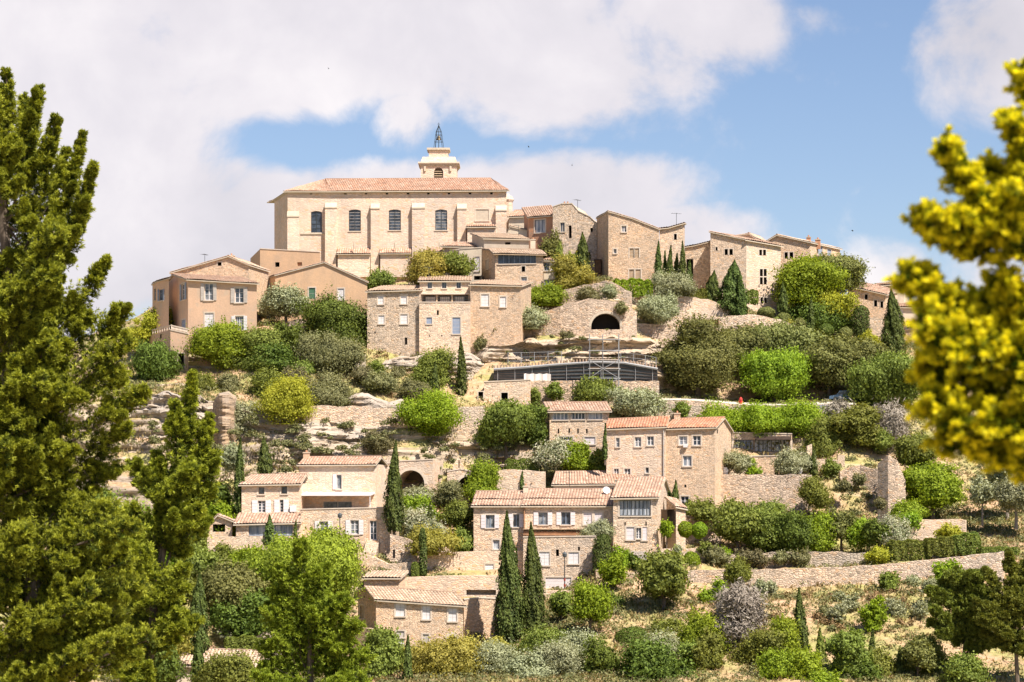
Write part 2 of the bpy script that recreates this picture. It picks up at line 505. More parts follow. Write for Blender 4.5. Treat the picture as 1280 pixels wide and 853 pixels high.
for p in _px:
    rows = [(150, -37.0), (205, max(-37, min(-21.0, Z(TC[p][0][1] + 40, 215))))] + [(Y, max(-36.5, Z(py, Y))) for Y, py in TC[p]] + [(450, Z(TC[p][-1][1] + 60, 450)), (620, -37.0)]
    _K.append(rows)
_KY = np.array([[r[0] for r in rows] for rows in _K], float)
_KZ = np.array([[r[1] for r in rows] for rows in _K], float)
_pxa = np.array(_px, float)


def prof_at(px):
    px = min(max(px, _pxa[0]), _pxa[-1])
    i = int(np.searchsorted(_pxa, px, side='right') - 1)
    i = min(i, len(_pxa) - 2)
    f = (px - _pxa[i]) / (_pxa[i + 1] - _pxa[i])
    f = f * f * (3 - 2 * f) * .5 + f * .5
    return _KY[i] * (1 - f) + _KY[i + 1] * f, _KZ[i] * (1 - f) + _KZ[i + 1] * f


def gz(px, Y):
    ys, zs = prof_at(px)
    return float(np.interp(Y, ys, zs))


def near_z(x, y):
    r = math.hypot(x, y)
    s = min(1.0, r / 115.0)
    return -1.65 - 35.2 * s * s * (3 - 2 * s)


def hit(px, py):
    """where the sight line through a picture point first meets the hillside"""
    ys, zs = prof_at(px)
    Ys = np.linspace(206, 379, 700)
    zz = np.interp(Ys, ys, zs)
    pys = YH - zz / Ys * F
    k = np.nonzero(pys <= py)[0]
    return float(Ys[k[0]]) if len(k) else 379.0


def build_terrain():
    pxs = list(range(-900, -150, 50)) + list(range(-150, 1400, 4)) + list(range(1400, 2501, 50))
    # same number of rows per segment for each column
    K = _KY.shape[1]
    nseg = []
    for k in range(K - 1):
        L = max(math.hypot(_KY[c, k + 1] - _KY[c, k], _KZ[c, k + 1] - _KZ[c, k]) for c in range(3, len(_px) - 2))
        nseg.append(max(2, int(L / (.55 if 5 < k < 15 else 1.2))) if 2 <= k < 17 else 10)
    V, cols = [], []
    for px in pxs:
        ys, zs = prof_at(px)
        c = []
        for k in range(K - 1):
            dY, dz = ys[k + 1] - ys[k], zs[k + 1] - zs[k]
            steep = min(1.0, max(0.0, (abs(dz) / max(.3, math.hypot(dY, dz)) - .5) / .3))
            if k < 2 or k > 15:
                steep = 0
            for q in range(nseg[k] + (1 if k == K - 2 else 0)):
                f = q / nseg[k]
                Y = ys[k] + dY * f; z = zs[k] + dz * f
                x = (px - 640) / F * Y
                wob = mnoise.fractal((x * .16, Y * .16, z * .1), 1.0, 2.0, 4)
                lump = mnoise.fractal((x * .6, Y * .6, z * .6 + 9), 1.0, 2.0, 3)
                zz = z + (.35 * wob + .12 * lump) * (1 - steep)
                YY = Y
                if steep > 0:
                    tilt = z + x * .05 + .5 * mnoise.noise((x * .1, 0, z * .2))
                    lay = mnoise.noise((x * .05, 3.3, tilt * 1.1)) * 1.3 + mnoise.noise((x * .13, 7.7, tilt * 3.3)) * .5
                    YY = Y + steep * (lay * 1.0 + wob * 1.3 + lump * .45)
                V.append((x * YY / Y, YY, zz))
        cols.append(len(V))
    n = cols[0]
    ncol = len(pxs)
    idx = np.arange(n * ncol).reshape(ncol, n)
    a = idx[:-1, :-1].ravel(); b_ = idx[1:, :-1].ravel(); c_ = idx[1:, 1:].ravel(); d_ = idx[:-1, 1:].ravel()
    me = bpy.data.meshes.new('hillside')
    me.from_pydata(V, [], np.stack([a, b_, c_, d_], 1).tolist())
    me.polygons.foreach_set('use_smooth', [True] * len(me.polygons))
    me.materials.append(M['hill'])
    ob = bpy.data.objects.new('hillside', me)
    COL.objects.link(ob)
    tag(ob, kind='structure')


m, t, b = new_mat('hill_ground')
geo = N(t, 'ShaderNodeNewGeometry')
sp = N(t, 'ShaderNodeSeparateXYZ'); t.links.new(geo.outputs['Normal'], sp.inputs[0])
v = coords(t)
# soil and dry grass
n_a = noise(t, v, 0.16, 6, .6); n_b = noise(t, v, 2.2, 5, .65)
soil = ramp(t, n_b, [(.3, (.25, .155, .085)), (.5, (.38, .25, .145)), (.7, (.47, .34, .22))])
grass = ramp(t, n_b, [(.3, (.15, .155, .045)), (.7, (.38, .33, .13))])
soilc = mixc(t, ramp(t, n_a, [(.42, 0.0), (.58, 1.0)]), soil, grass)
# rock with bedding
vr = coords(t, (.10, .10, 1.5))
bed = noise(t, vr, 1.6, 7, .62)
rock = ramp(t, bed, [(.28, (.16, .13, .10)), (.42, (.33, .27, .20)), (.55, (.44, .365, .285)), (.75, (.53, .455, .37))])
vb = N(t, 'ShaderNodeTexVoronoi', feature='DISTANCE_TO_EDGE'); vb.inputs['Scale'].default_value = .9
t.links.new(coords(t, (.5, .5, 1.6)), vb.inputs['Vector'])
crk = ramp(t, vb.outputs[0], [(0, 1.0), (.05, 0.0)])
rock = mixc(t, math_n(t, 'MULTIPLY', crk, .45), rock, (.13, .10, .08))
patch = ramp(t, noise(t, v, .12, 4, .6), [(.4, (.82, .80, .80)), (.6, (1.1, 1.05, .96))])
rock = mixc(t, 1.0, rock, patch, 'MULTIPLY')
stf = N(t, 'ShaderNodeMapRange'); stf.inputs['From Min'].default_value = .52; stf.inputs['From Max'].default_value = .74
t.links.new(sp.outputs[2], stf.inputs[0])
t.links.new(mixc(t, stf.outputs[0], rock, soilc), b.inputs['Base Color'])
bp = N(t, 'ShaderNodeBump'); bp.inputs['Strength'].default_value = .9; bp.inputs['Distance'].default_value = .25
t.links.new(math_n(t, 'ADD', bed, math_n(t, 'MULTIPLY', n_b, .4)), bp.inputs['Height'])
t.links.new(bp.outputs[0], b.inputs['Normal'])
M['hill'] = m
build_terrain()

# near slope round the camera, and the valley plain out to the horizon
mb = MB()
rr = [0, 4, 9, 15, 22, 30, 40, 52, 66, 82, 100, 120]
for k in range(len(rr) - 1):
    for q in range(64):
        a0, a1 = 2 * math.pi * q / 64, 2 * math.pi * (q + 1) / 64
        pts = [(rr[k] * math.cos(a0), rr[k] * math.sin(a0)), (rr[k + 1] * math.cos(a0), rr[k + 1] * math.sin(a0)),
               (rr[k + 1] * math.cos(a1), rr[k + 1] * math.sin(a1)), (rr[k] * math.cos(a1), rr[k] * math.sin(a1))]
        pts = [(x, y, near_z(x, y) - (.3 if i_ < 0 else 0)) for i_, (x, y) in enumerate(pts)]
        mb.face(pts if k else [pts[0], pts[1], pts[2]], 'hill')
mb.build('near_slope', kind='structure', smooth=True)
mb = MB()
mb.face([(-9000, -9000, -36.6), (9000, -9000, -36.6), (9000, 9000, -36.6), (-9000, 9000, -36.6)], 'hill')
mb.build('valley_ground', kind='structure')
# ------------------------------------------------------------------ building kit
class Plane:
    def __init__(s, a, b):
        s.p0 = Vector(a[:2]); d = Vector(b[:2]) - s.p0
        s.L = d.length
        s.u = d / s.L
        s.n = Vector((s.u.y, -s.u.x))

    def hit(s, px, py):
        dx = (px - 640) / F
        t_ = (dx * s.p0.y - s.p0.x) / (s.u.x - dx * s.u.y)
        Y = s.p0.y + t_ * s.u.y
        return t_, (YH - py) / F * Y

    def pt(s, t_, z, d=0.0):
        q = s.p0 + s.u * t_ + s.n * d
        return (q.x, q.y, z)

    def box(s, mb, t0, t1, z0, z1, d0, d1, mat):
        p = [s.pt(t0, z0, d1), s.pt(t1, z0, d1), s.pt(t1, z0, d0), s.pt(t0, z0, d0),
             s.pt(t0, z1, d1), s.pt(t1, z1, d1), s.pt(t1, z1, d0), s.pt(t0, z1, d0)]
        mb.hexa(p, mat)


def wall_face(mb, pl, prof, zb, rects, mat):
    """a wall with real openings; rects = (t0,t1,z0,z1,depth,back material)"""
    br = sorted(set([p[0] for p in prof] + [r[0] for r in rects] + [r[1] for r in rects]))
    ts = [p[0] for p in prof]; zs = [p[1] for p in prof]
    br = [x for x in br if ts[0] - 1e-6 <= x <= ts[-1] + 1e-6]
    for a, c in zip(br[:-1], br[1:]):
        if c - a < 1e-5:
            continue
        za, zc = float(np.interp(a, ts, zs)), float(np.interp(c, ts, zs))
        mid = (a + c) / 2
        rs = sorted([r for r in rects if r[0] <= mid <= r[1]], key=lambda r: r[2])
        z = zb
        for r in rs:
            if r[2] > z + 1e-4:
                mb.face([pl.pt(a, z), pl.pt(c, z), pl.pt(c, r[2]), pl.pt(a, r[2])], mat)
            z = max(z, r[3])
        if min(za, zc) > z - 1e-3 or max(za, zc) > z:
            mb.face([pl.pt(a, z), pl.pt(c, z), pl.pt(c, max(z, zc)), pl.pt(a, max(z, za))], mat)
    for t0, t1, z0, z1, dp, bm in rects:
        for q in (([t0, z0], [t1, z0]), ([t1, z0], [t1, z1]), ([t1, z1], [t0, z1]), ([t0, z1], [t0, z0])):
            (a, za), (c, zc) = q
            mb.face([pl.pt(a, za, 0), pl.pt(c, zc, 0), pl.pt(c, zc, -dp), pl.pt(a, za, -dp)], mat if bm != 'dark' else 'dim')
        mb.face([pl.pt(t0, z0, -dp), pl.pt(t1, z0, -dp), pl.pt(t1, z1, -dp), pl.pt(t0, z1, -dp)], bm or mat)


GLASS = {'g', 's', 'G', 'k', 'gr'}


def add_windows(root, org, pl, wins, wallmb, wmat, trim='trim'):
    rects = []
    for w in wins:
        k, x0, y0, x1, y1 = w[:5]
        o = w[5] if len(w) > 5 else {}
        ta, za = pl.hit(x0, (y0 + y1) / 2); tb, zb_ = pl.hit(x1, (y0 + y1) / 2)
        xm = (x0 + x1) / 2
        _, z1 = pl.hit(xm, y0); _, z0 = pl.hit(xm, y1)
        t0, t1 = min(ta, tb), max(ta, tb)
        if z1 - z0 < .1 or t1 - t0 < .1:
            continue
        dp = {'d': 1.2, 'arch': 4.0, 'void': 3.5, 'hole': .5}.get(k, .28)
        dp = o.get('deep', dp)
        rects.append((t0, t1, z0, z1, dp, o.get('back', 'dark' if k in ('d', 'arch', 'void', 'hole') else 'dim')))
        tr = o.get('trim', trim)
        f = MB()
        name = 'window'
        if k in ('door', 'garage'):
            name = 'door' if k == 'door' else 'garage_door'
        if k in ('d', 'hole', 'void', 'arch'):
            if k == 'arch' or o.get('arc'):
                rise = o.get('rise', (t1 - t0) / 2)
                n = 14
                tm = (t0 + t1) / 2; hw = (t1 - t0) / 2
                pts = [(tm + hw * math.cos(math.pi * q / n), z1 - rise + rise * math.sin(math.pi * q / n)) for q in range(n + 1)]
                for (ta_, za_), (tb_, zb2) in zip(pts[:-1], pts[1:]):
                    wallmb.face([pl.pt(ta_, za_, .0), pl.pt(tb_, zb2, .0), pl.pt(tb_, z1, .0), pl.pt(ta_, z1, .0)], wmat)
                    wallmb.face([pl.pt(ta_, za_, .0), pl.pt(tb_, zb2, .0), pl.pt(tb_, zb2, -dp * .98), pl.pt(ta_, za_, -dp * .98)], wmat)
                    if o.get('ring', 1):
                        g = .32
                        e1 = (tm + (ta_ - tm) * (1 + g / hw), za_ + (za_ - z1 + rise) * (g / rise))
                        e2 = (tm + (tb_ - tm) * (1 + g / hw), zb2 + (zb2 - z1 + rise) * (g / rise))
                        f.face([pl.pt(ta_, za_, .04), pl.pt(tb_, zb2, .04), pl.pt(e2[0], e2[1], .04), pl.pt(e1[0], e1[1], .04)], tr)
                        f.face([pl.pt(ta_, za_, .04), pl.pt(tb_, zb2, .04), pl.pt(tb_, zb2, -.2), pl.pt(ta_, za_, -.2)], tr)
                        f.face([pl.pt(e1[0], e1[1], .04), pl.pt(e2[0], e2[1], .04), pl.pt(e2[0], e2[1], 0), pl.pt(e1[0], e1[1], 0)], tr)
                f.build('arch_ring', root, org)
            elif k == 'd' and o.get('sur', 1):
                g = .12
                pl.box(f, t0 - g, t0, z0, z1 + g, -.02, .03, tr); pl.box(f, t1, t1 + g, z0, z1 + g, -.02, .03, tr)
                pl.box(f, t0, t1, z1, z1 + g, -.02, .03, tr)
                f.build('window', root, org)
            continue
        frame = o.get('frame', 'white')
        fw = o.get('fw', min(.075, (t1 - t0) * .09))
        if o.get('sur', 1):
            g = .16
            pl.box(f, t0 - g, t0, z0, z1, -.03, .025, tr); pl.box(f, t1, t1 + g, z0, z1, -.03, .025, tr)
            pl.box(f, t0 - g, t1 + g, z1, z1 + g, -.03, .03, tr)
        if name == 'window' and o.get('sill', 1):
            pl.box(f, t0 - .12, t1 + .12, z0 - .12, z0, -.05, .10, tr)
        if k == 'c' or name != 'window':
            cm = o.get('col', 'white')
            pl.box(f, t0, t1, z0, z1, -.12, -.06, cm)
            nb = o.get('leaves', 2 if k == 'c' else 1)
            for q in range(1, nb):
                tt = t0 + (t1 - t0) * q / nb
                pl.box(f, tt - .015, tt + .015, z0, z1, -.06, -.055, 'greysh')
            nh = int((z1 - z0) / .35) if name != 'door' else 2
            for q in range(1, nh):
                zz = z0 + (z1 - z0) * q / nh
                pl.box(f, t0 + .05, t1 - .05, zz - .012, zz + .012, -.06, -.056, 'greysh')
            f.build('shutter' if k == 'c' else name, root, org)
            continue
        # glazed
        zg0 = z0
        pl.box(f, t0, t0 + fw, z0, z1, -.2, -.12, frame); pl.box(f, t1 - fw, t1, z0, z1, -.2, -.12, frame)
        pl.box(f, t0, t1, z0, z0 + fw, -.2, -.12, frame); pl.box(f, t0, t1, z1 - fw, z1, -.2, -.12, frame)
        nv = o.get('nv', 2); nh = o.get('nh', 3 if z1 - z0 > 1.2 else 2)
        for q in range(1, nv):
            tt = t0 + (t1 - t0) * q / nv
            ww = (.05 if q * 2 == nv else .028) if k != 'G' else .05
            pl.box(f, tt - ww, tt + ww, z0 + fw, z1 - fw, -.19, -.125, frame)
        if k != 'G':
            for q in range(1, nh):
                zz = z0 + (z1 - z0) * q / nh
                pl.box(f, t0 + fw, t1 - fw, zz - .02, zz + .02, -.185, -.13, frame)
        if k == 'gr':      # rows of iron bars
            for q in range(1, 7):
                zz = z0 + (z1 - z0) * q / 7
                pl.box(f, t0, t1, zz - .022, zz + .022, -.16, -.13, 'greysh')
        win = f.build('window', root, org)
        g = MB()
        pl.box(g, t0 + .01, t1 - .01, z0 + .01, z1 - .01, -.2, -.17, o.get('glass', 'glass'))
        g.build('pane', win, org)
        if o.get('seg'):      # segmental head
            rise = (z1 - z0) * .055
            n = 8
            for q in range(n):
                a0 = q / n; a1 = (q + 1) / n
                h0 = rise * (1 - (2 * a0 - 1) ** 2); h1 = rise * (1 - (2 * a1 - 1) ** 2)
                tA, tB = t0 + (t1 - t0) * a0, t0 + (t1 - t0) * a1
                wallmb.face([pl.pt(tA, z1 - rise + h0, 0), pl.pt(tB, z1 - rise + h1, 0), pl.pt(tB, z1, 0), pl.pt(tA, z1, 0)], wmat)
                wallmb.face([pl.pt(tA, z1 - rise + h0, 0), pl.pt(tB, z1 - rise + h1, 0), pl.pt(tB, z1 - rise + h1, -.28), pl.pt(tA, z1 - rise + h0, -.28)], wmat)
        if k == 's':
            cm = o.get('col', 'white')
            sw = o.get('sw', (t1 - t0) * .5)
            for side in o.get('sides', 'LR'):
                h = MB()
                a, c = (t0 - sw - .02, t0 - .03) if side == 'L' else (t1 + .03, t1 + sw + .02)
                pl.box(h, a, c, z0 - .03, z1 + .03, .04, .085, cm)
                nh2 = max(2, int((z1 - z0) / .3))
                for q in range(1, nh2):
                    zz = z0 + (z1 - z0) * q / nh2
                    pl.box(h, a + .04, c - .04, zz - .012, zz + .012, .085, .092, 'greysh')
                h.build('shutter', win, org)
    return rects


def tile_panel(mb, q, mat, along='v', pitch=.34, amp=.085, lift=.05, seed=0):
    """corrugated clay tiles over a panel. q = 4 corners (u0v0, u1v0, u1v1, u0v1), v runs up the slope"""
    a, b_, c, d = [Vector(p) for p in q]
    if along == 'u':
        a, b_, c, d = d, a, b_, c
    w = max((b_ - a).length, (c - d).length)
    h = max((d - a).length, (c - b_).length)
    nu = max(1, int(round(w / pitch)))
    nv = max(1, int(round(h / .42)))
    nrm = (b_ - a).cross(d - a)
    if nrm.length < 1e-6:
        nrm = (c - b_).cross(d - c)
    nrm.normalize()
    if nrm.z < 0:
        nrm = -nrm
    su = 4
    rnd = random.Random(seed)
    prof = [0, .75, 1, .75]
    rows = []
    for j in range(nv + 1):
        fv = j / nv
        for rep in ((0, 1) if 0 < j < nv else (0,)):
            row = []
            for i in range(nu * su + 1):
                fu = i / (nu * su)
                p = (a * (1 - fu) + b_ * fu) * (1 - fv) + (d * (1 - fu) + c * fu) * fv
                bow = .08 * mnoise.noise((fu * w * .25 + seed, fv * h * .5, 0))
                hh = lift + amp * prof[i % su] + bow + (0.028 if (rep == 1 or j == 0) else 0)
                row.append(p + nrm * hh)
            rows.append((row, fv * nv + (0 if rep == 0 else 0)))
    # rows: 0 | 1a(low end of upper tile = lifted) ...
    seq = []
    k = 0
    for j in range(nv + 1):
        if 0 < j < nv:
            seq.append((rows[k][0], j - .001)); seq.append((rows[k + 1][0], j + .001)); k += 2
        else:
            seq.append((rows[k][0], j)); k += 1
    for (r0, v0), (r1, v1) in zip(seq[:-1], seq[1:]):
        for i in range(nu * su):
            u0, u1 = (i + .01) / su, (i + .99) / su
            mb.face([r0[i], r0[i + 1], r1[i + 1], r1[i]], mat, [(u0 + seed, v0), (u1 + seed, v0), (u1 + seed, v1), (u0 + seed, v1)])


def roof_from_grid(G, mat, ov=.35, dirs=None, under='trim_dull', slab=.13, open_sides=''):
    """G[j][i] = points of the roof, j from front to back, i from left to right"""
    J, I = len(G), len(G[0])
    H = [[Vector(p) for p in row] for row in G]

    def ext(p0, p1, d):
        h = Vector((p0.x - p1.x, p0.y - p1.y)).length
        if h < 1e-4:
            return p0
        return p0 + (p0 - p1) / h * d
    X = [[H[j][i].copy() for i in range(I)] for j in range(J)]
    for i in range(I):
        X[0][i] = ext(H[0][i], H[1][i], ov)
        X[-1][i] = ext(H[-1][i], H[-2][i], ov)
    Y_ = [[X[j][i].copy() for i in range(I)] for j in range(J)]
    for j in range(J):
        Y_[j][0] = ext(X[j][0], X[j][1], ov * .8)
        Y_[j][-1] = ext(X[j][-1], X[j][-2], ov * .8)
    X = Y_
    mb = MB()
    sd = 0
    dz = Vector((0, 0, slab))
    for j in range(J - 1):
        for i in range(I - 1):
            q = [X[j][i], X[j][i + 1], X[j + 1][i + 1], X[j + 1][i]]
            d = (dirs or {}).get((j, i), (dirs or {}).get('all', 'v' if q[3].z + q[2].z >= q[0].z + q[1].z else 'V'))
            if d == 'V':
                q2 = [q[2], q[3], q[0], q[1]]
                tile_panel(mb, q2, mat, 'v', seed=sd)
            else:
                tile_panel(mb, q, mat, d, seed=sd)
            sd += 17
            mb.face(q, under)
            mb.face([p - dz for p in q][::-1], under)
    edge = [X[0][i] for i in range(I)] + [X[j][-1] for j in range(1, J)] + [X[-1][i] for i in range(I - 2, -1, -1)] + [X[j][0] for j in range(J - 2, 0, -1)]
    for p, q in zip(edge, edge[1:] + edge[:1]):
        mb.face([p - dz, q - dz, q, p], under)
    # ridge tiles
    for j in range(1, J - 1):
        for i in range(I - 1):
            if X[j][i].z > X[j - 1][i].z + .05 and X[j][i].z > X[j + 1][i].z + .05:
                mb.tube([X[j][i] + Vector((0, 0, .07)), X[j][i + 1] + Vector((0, 0, .07))], .12, mat, 6)
    for i in range(1, I - 1):
        for j in range(J - 1):
            if X[j][i].z > X[j][i - 1].z + .05 and X[j][i].z > X[j][i + 1].z + .05:
                mb.tube([X[j][i] + Vector((0, 0, .07)), X[j + 1][i] + Vector((0, 0, .07))], .12, mat, 6)
    return mb, X


def building(name, label, cat, A, B, prof, base, rails=((1.0, 0.0),), C=None, D=8.0, mat='stone', rmat='tiles_old', ov=.35,
             wins=(), lw=(), rw=(), roof=True, dirs=None, under='trim_dull', trim='trim', drop=3.0, group=None, tf=None, flat=None, chims=(), cornice=False, parent=None):
    a2, b2 = W2(*A), W2(*B)
    pl = Plane(a2, b2)
    if C and C[0] == 'L':
        S = W2(C[1], C[2]) - a2
    elif C and C[0] == 'R':
        S = W2(C[1], C[2]) - b2
    else:
        S = Vector((-pl.u.y, pl.u.x)) * D
    zb = Z(base, A[1]) - drop
    root = parent or empty(name, (a2.x + pl.u.x * pl.L / 2, a2.y + pl.u.y * pl.L / 2, Z(base, A[1])), label, cat, group)
    org = root.location.copy()
    P = [pl.hit(*q) for q in prof]
    P[0] = (0.0, P[0][1]); P[-1] = (pl.L, P[-1][1])
    G = [[Vector(pl.pt(t_, z)) for t_, z in P]]
    for r in rails:
        f, dz = r[0], r[1]
        tfr = r[2] if len(r) > 2 else None
        row = []
        for i, (t_, z) in enumerate(P):
            dzi = dz[i] if isinstance(dz, (list, tuple)) else dz
            tt = tfr[i] * pl.L if tfr else t_
            q = pl.p0 + pl.u * tt + S * f
            row.append(Vector((q.x, q.y, z + dzi)))
        G.append(row)
    mb = MB()
    r_ = add_windows(root, org, pl, wins, mb, mat, trim)
    wall_face(mb, pl, P, zb, r_, mat)
    # sides: project grid columns on side planes
    c2 = a2 + S; d2 = b2 + S
    pL = Plane(c2, a2); pR = Plane(b2, d2); pB = Plane(d2, c2)
    Sl = S.length
    pf = [(0.0, G[-1][0].z)] + [(Sl * (1 - rails[k][0]), G[k + 1][0].z) for k in range(len(rails) - 2, -1, -1)] + [(Sl, P[0][1])]
    hipL = any(len(r) > 2 for r in rails)
    if hipL:
        pf = [(0.0, G[-1][0].z), (Sl, P[0][1])]
    r_ = add_windows(root, org, pL, lw, mb, mat, trim)
    wall_face(mb, pL, pf, zb, r_, mat)
    pf = [(0.0, P[-1][1])] + [(Sl * rails[k][0], G[k + 1][-1].z) for k in range(len(rails))]
    if hipL:
        pf = [(0.0, P[-1][1]), (Sl, G[-1][-1].z)]
    r_ = add_windows(root, org, pR, rw, mb, mat, trim)
    wall_face(mb, pR, pf, zb, r_, mat)
    pf = [(0.0, G[-1][-1].z)] + [(pB.L - t_, G[-1][i].z) for i, (t_, z) in list(enumerate(P))[-2:0:-1]] + [(pB.L, G[-1][0].z)]
    wall_face(mb, pB, pf, zb, [], mat)
    if cornice:
        for w_ in range(3):
            e = .06 + .07 * w_
            z0 = P[0][1] - .42 + .14 * w_
            pl.box(mb, -e, pl.L + e, z0, z0 + .13, .001, e, under)
            pL.box(mb, 0, Sl + e - .01, z0, z0 + .128, .001, e, under)
    mb.build('wall', root, org)
    rf = None
    if roof:
        rm, X = roof_from_grid(G, rmat, ov, dirs, under)
        rf = rm.build('roof', root, org)
    else:
        cp = MB()
        J, I = len(G), len(G[0])
        for j in range(J - 1):
            for i in range(I - 1):
                cp.face([G[j][i] - Vector((0, 0, .05)), G[j][i + 1] - Vector((0, 0, .05)), G[j + 1][i + 1] - Vector((0, 0, .05)), G[j + 1][i] - Vector((0, 0, .05))], 'lead' if flat is None else flat)
        for i in range(I - 1):      # coping
            t0, z0 = P[i]; t1, z1 = P[i + 1]
            cp.hexa([pl.pt(t0 - .02, z0, .06), pl.pt(t1 + .02, z1, .06), pl.pt(t1 + .02, z1, -.3), pl.pt(t0 - .02, z0, -.3),
                     pl.pt(t0 - .02, z0 + .12, .06), pl.pt(t1 + .02, z1 + .12, .06), pl.pt(t1 + .02, z1 + .12, -.3), pl.pt(t0 - .02, z0 + .12, -.3)], trim)
        rf = cp.build('roof', root, org)
    for ch in chims:
        chimney(ch, rf, org, pl, S)
    return root, pl, pL, pR, org, rf


def chimney(ch, parent, org, pl, S):
    """(px0, px1, pytop, pybottom, depth fraction, material)"""
    x0, x1, yt, yb, fr, cm = ch
    q = Plane(pl.p0 + S * fr, pl.p0 + S * fr + pl.u * pl.L)
    t0, z1 = q.hit(x0, yt); t1, _ = q.hit(x1, yt); _, z0 = q.hit(x0, yb)
    mb = MB()
    dd = max(.5, (t1 - t0) * .8)
    q.box(mb, t0, t1, z0 - .6, z1 - .12, -dd, 0, cm)
    q.box(mb, t0 - .06, t1 + .06, z1 - .25, z1 - .15, -dd - .06, .06, 'trim_dull')
    k = max(1, int((t1 - t0) / .4))
    for i in range(k):
        tm = t0 + (t1 - t0) * (i + .5) / k
        p = q.pt(tm, 0, -dd / 2)
        mb.tube([(p[0], p[1], z1 - .14), (p[0], p[1], z1 + .12)], .11, 'terracotta', 8)
    mb.build('chimney', parent, org)


def stone_wall(name, label, cat, pts, mat='rubble', thick=.6, drop=2.5, group=None, cap=True, rough=.10, wins=(), seed=1, capmat=None):
    """free standing or retaining wall. pts = (px, Y, row of top, row of foot)"""
    rnd = random.Random(seed)
    P = []
    for (a, b_) in zip(pts[:-1], pts[1:]):
        A_, B_ = W2(a[0], a[1]), W2(b_[0], b_[1])
        n = max(1, int((B_ - A_).length / .8))
        for k in range(n + (1 if b_ is pts[-1] else 0)):
            f = k / n
            q = A_ * (1 - f) + B_ * f
            zt = Z(a[2], a[1]) * (1 - f) + Z(b_[2], b_[1]) * f
            zb = Z(a[3], a[1]) * (1 - f) + Z(b_[3], b_[1]) * f
            P.append((q, zt + rnd.uniform(-rough, rough), zb - drop))
    mid = P[len(P) // 2]
    org = Vector((mid[0].x, mid[0].y, mid[2] + drop))
    root = empty(name, org, label, cat, group) if wins else None
    mb = MB()
    if wins:
        for a, b_ in zip(pts[:-1], pts[1:]):
            pl = Plane(W2(a[0], a[1]), W2(b_[0], b_[1]))
            ws = [w for w in wins if a[0] <= (w[1] + w[3]) / 2 < b_[0]]
            r_ = add_windows(root, org, pl, ws, mb, mat, 'trim_dull')
            zb = min(Z(a[3], a[1]), Z(b_[3], b_[1])) - drop
            n = max(1, int(pl.L / 1.0))
            prof = []
            for k in range(n + 1):
                f = k / n
                prof.append((pl.L * f, Z(a[2], a[1]) * (1 - f) + Z(b_[2], b_[1]) * f + (rnd.uniform(-rough, rough) if 0 < k < n else 0)))
            wall_face(mb, pl, prof, zb, r_, mat)
            for (t0, z0), (t1, z1) in zip(prof[:-1], prof[1:]):
                mb.face([pl.pt(t0, z0), pl.pt(t1, z1), pl.pt(t1, z1, -thick), pl.pt(t0, z0, -thick)], capmat or mat)
            bp_ = Plane(W2(b_[0], b_[1]) - pl.n * thick, W2(a[0], a[1]) - pl.n * thick)
            if not any(w[0] in ('arch', 'void') for w in wins):
                wall_face(mb, bp_, [(0, prof[-1][1]), (bp_.L, prof[0][1])], zb, [], mat)
            for e, s_ in ((0, 0), (pl.L, 1)):
                if (s_ == 0 and a is not pts[0]) or (s_ == 1 and b_ is not pts[-1]):
                    continue
                zt = prof[0][1] if s_ == 0 else prof[-1][1]
                mb.face([pl.pt(e, zb), pl.pt(e, zb, -thick), pl.pt(e, zt, -thick), pl.pt(e, zt)], mat)
        mb.build('wall', root, org)
        return root
    n = len(P)
    nr = []
    for k in range(n):
        d = P[min(k + 1, n - 1)][0] - P[max(k - 1, 0)][0]
        d.normalize()
        nr.append(Vector((d.y, -d.x)))
    for k in range(n - 1):
        (p, zt, zb), (q, zt2, zb2) = P[k], P[k + 1]
        pb, qb = p - nr[k] * thick, q - nr[k + 1] * thick
        mb.face([(p.x, p.y, zb), (q.x, q.y, zb2), (q.x, q.y, zt2), (p.x, p.y, zt)], mat)
        mb.face([(qb.x, qb.y, zb2), (pb.x, pb.y, zb), (pb.x, pb.y, zt), (qb.x, qb.y, zt2)], mat)
        mb.face([(p.x, p.y, zt), (q.x, q.y, zt2), (qb.x, qb.y, zt2), (pb.x, pb.y, zt)], capmat or mat)
    for k in (0, n - 1):
        p, zt, zb = P[k]; pb = p - nr[k] * thick
        mb.face([(p.x, p.y, zb), (pb.x, pb.y, zb), (pb.x, pb.y, zt), (p.x, p.y, zt)], mat)
    return mb.build(name, None, org, label, cat, group)
# ------------------------------------------------------------------ the church on top
r_ = building('church', 'long pale church with orange tiled roof, topmost building of the village', 'church',
    (359.5, 353.5), (633, 352), [(359.5, 238.7), (414, 238.5), (627, 237.5), (633, 237.5)], 352,
    rails=((.62, [2.45, 2.45, 2.45, 2.45], (.215, .215, .985, .985)), (1.24, 0)), C=('L', 343, 363.8), mat='ashlar', rmat='tiles_church', ov=.45, cornice=True, drop=4,
    wins=[('k', 388.7, 264, 402.5, 291, {'seg': 1, 'sur': 0, 'nh': 5, 'frame': 'iron', 'deep': .3}), ('gr', 436, 262, 451, 289, {'seg': 1, 'nh': 2, 'frame': 'iron', 'sur': 0}),
          ('gr', 486, 262, 501, 288, {'seg': 1, 'nh': 2, 'frame': 'iron', 'sur': 0}), ('gr', 544, 262, 559, 288, {'seg': 1, 'nh': 2, 'frame': 'iron', 'sur': 0}),
          ('c', 594.5, 262, 611, 276, {'col': 'trim_dull', 'leaves': 1, 'seg': 1})] +
         [('hole', 330 + q / 4 - 1.6, 240.2, 330 + q / 4 + 1.6, 243.2) for q in (235, 407, 510, 615, 720, 822, 925, 1030, 1137)])
church, chpl, chL, chR, chorg, chroof = r_


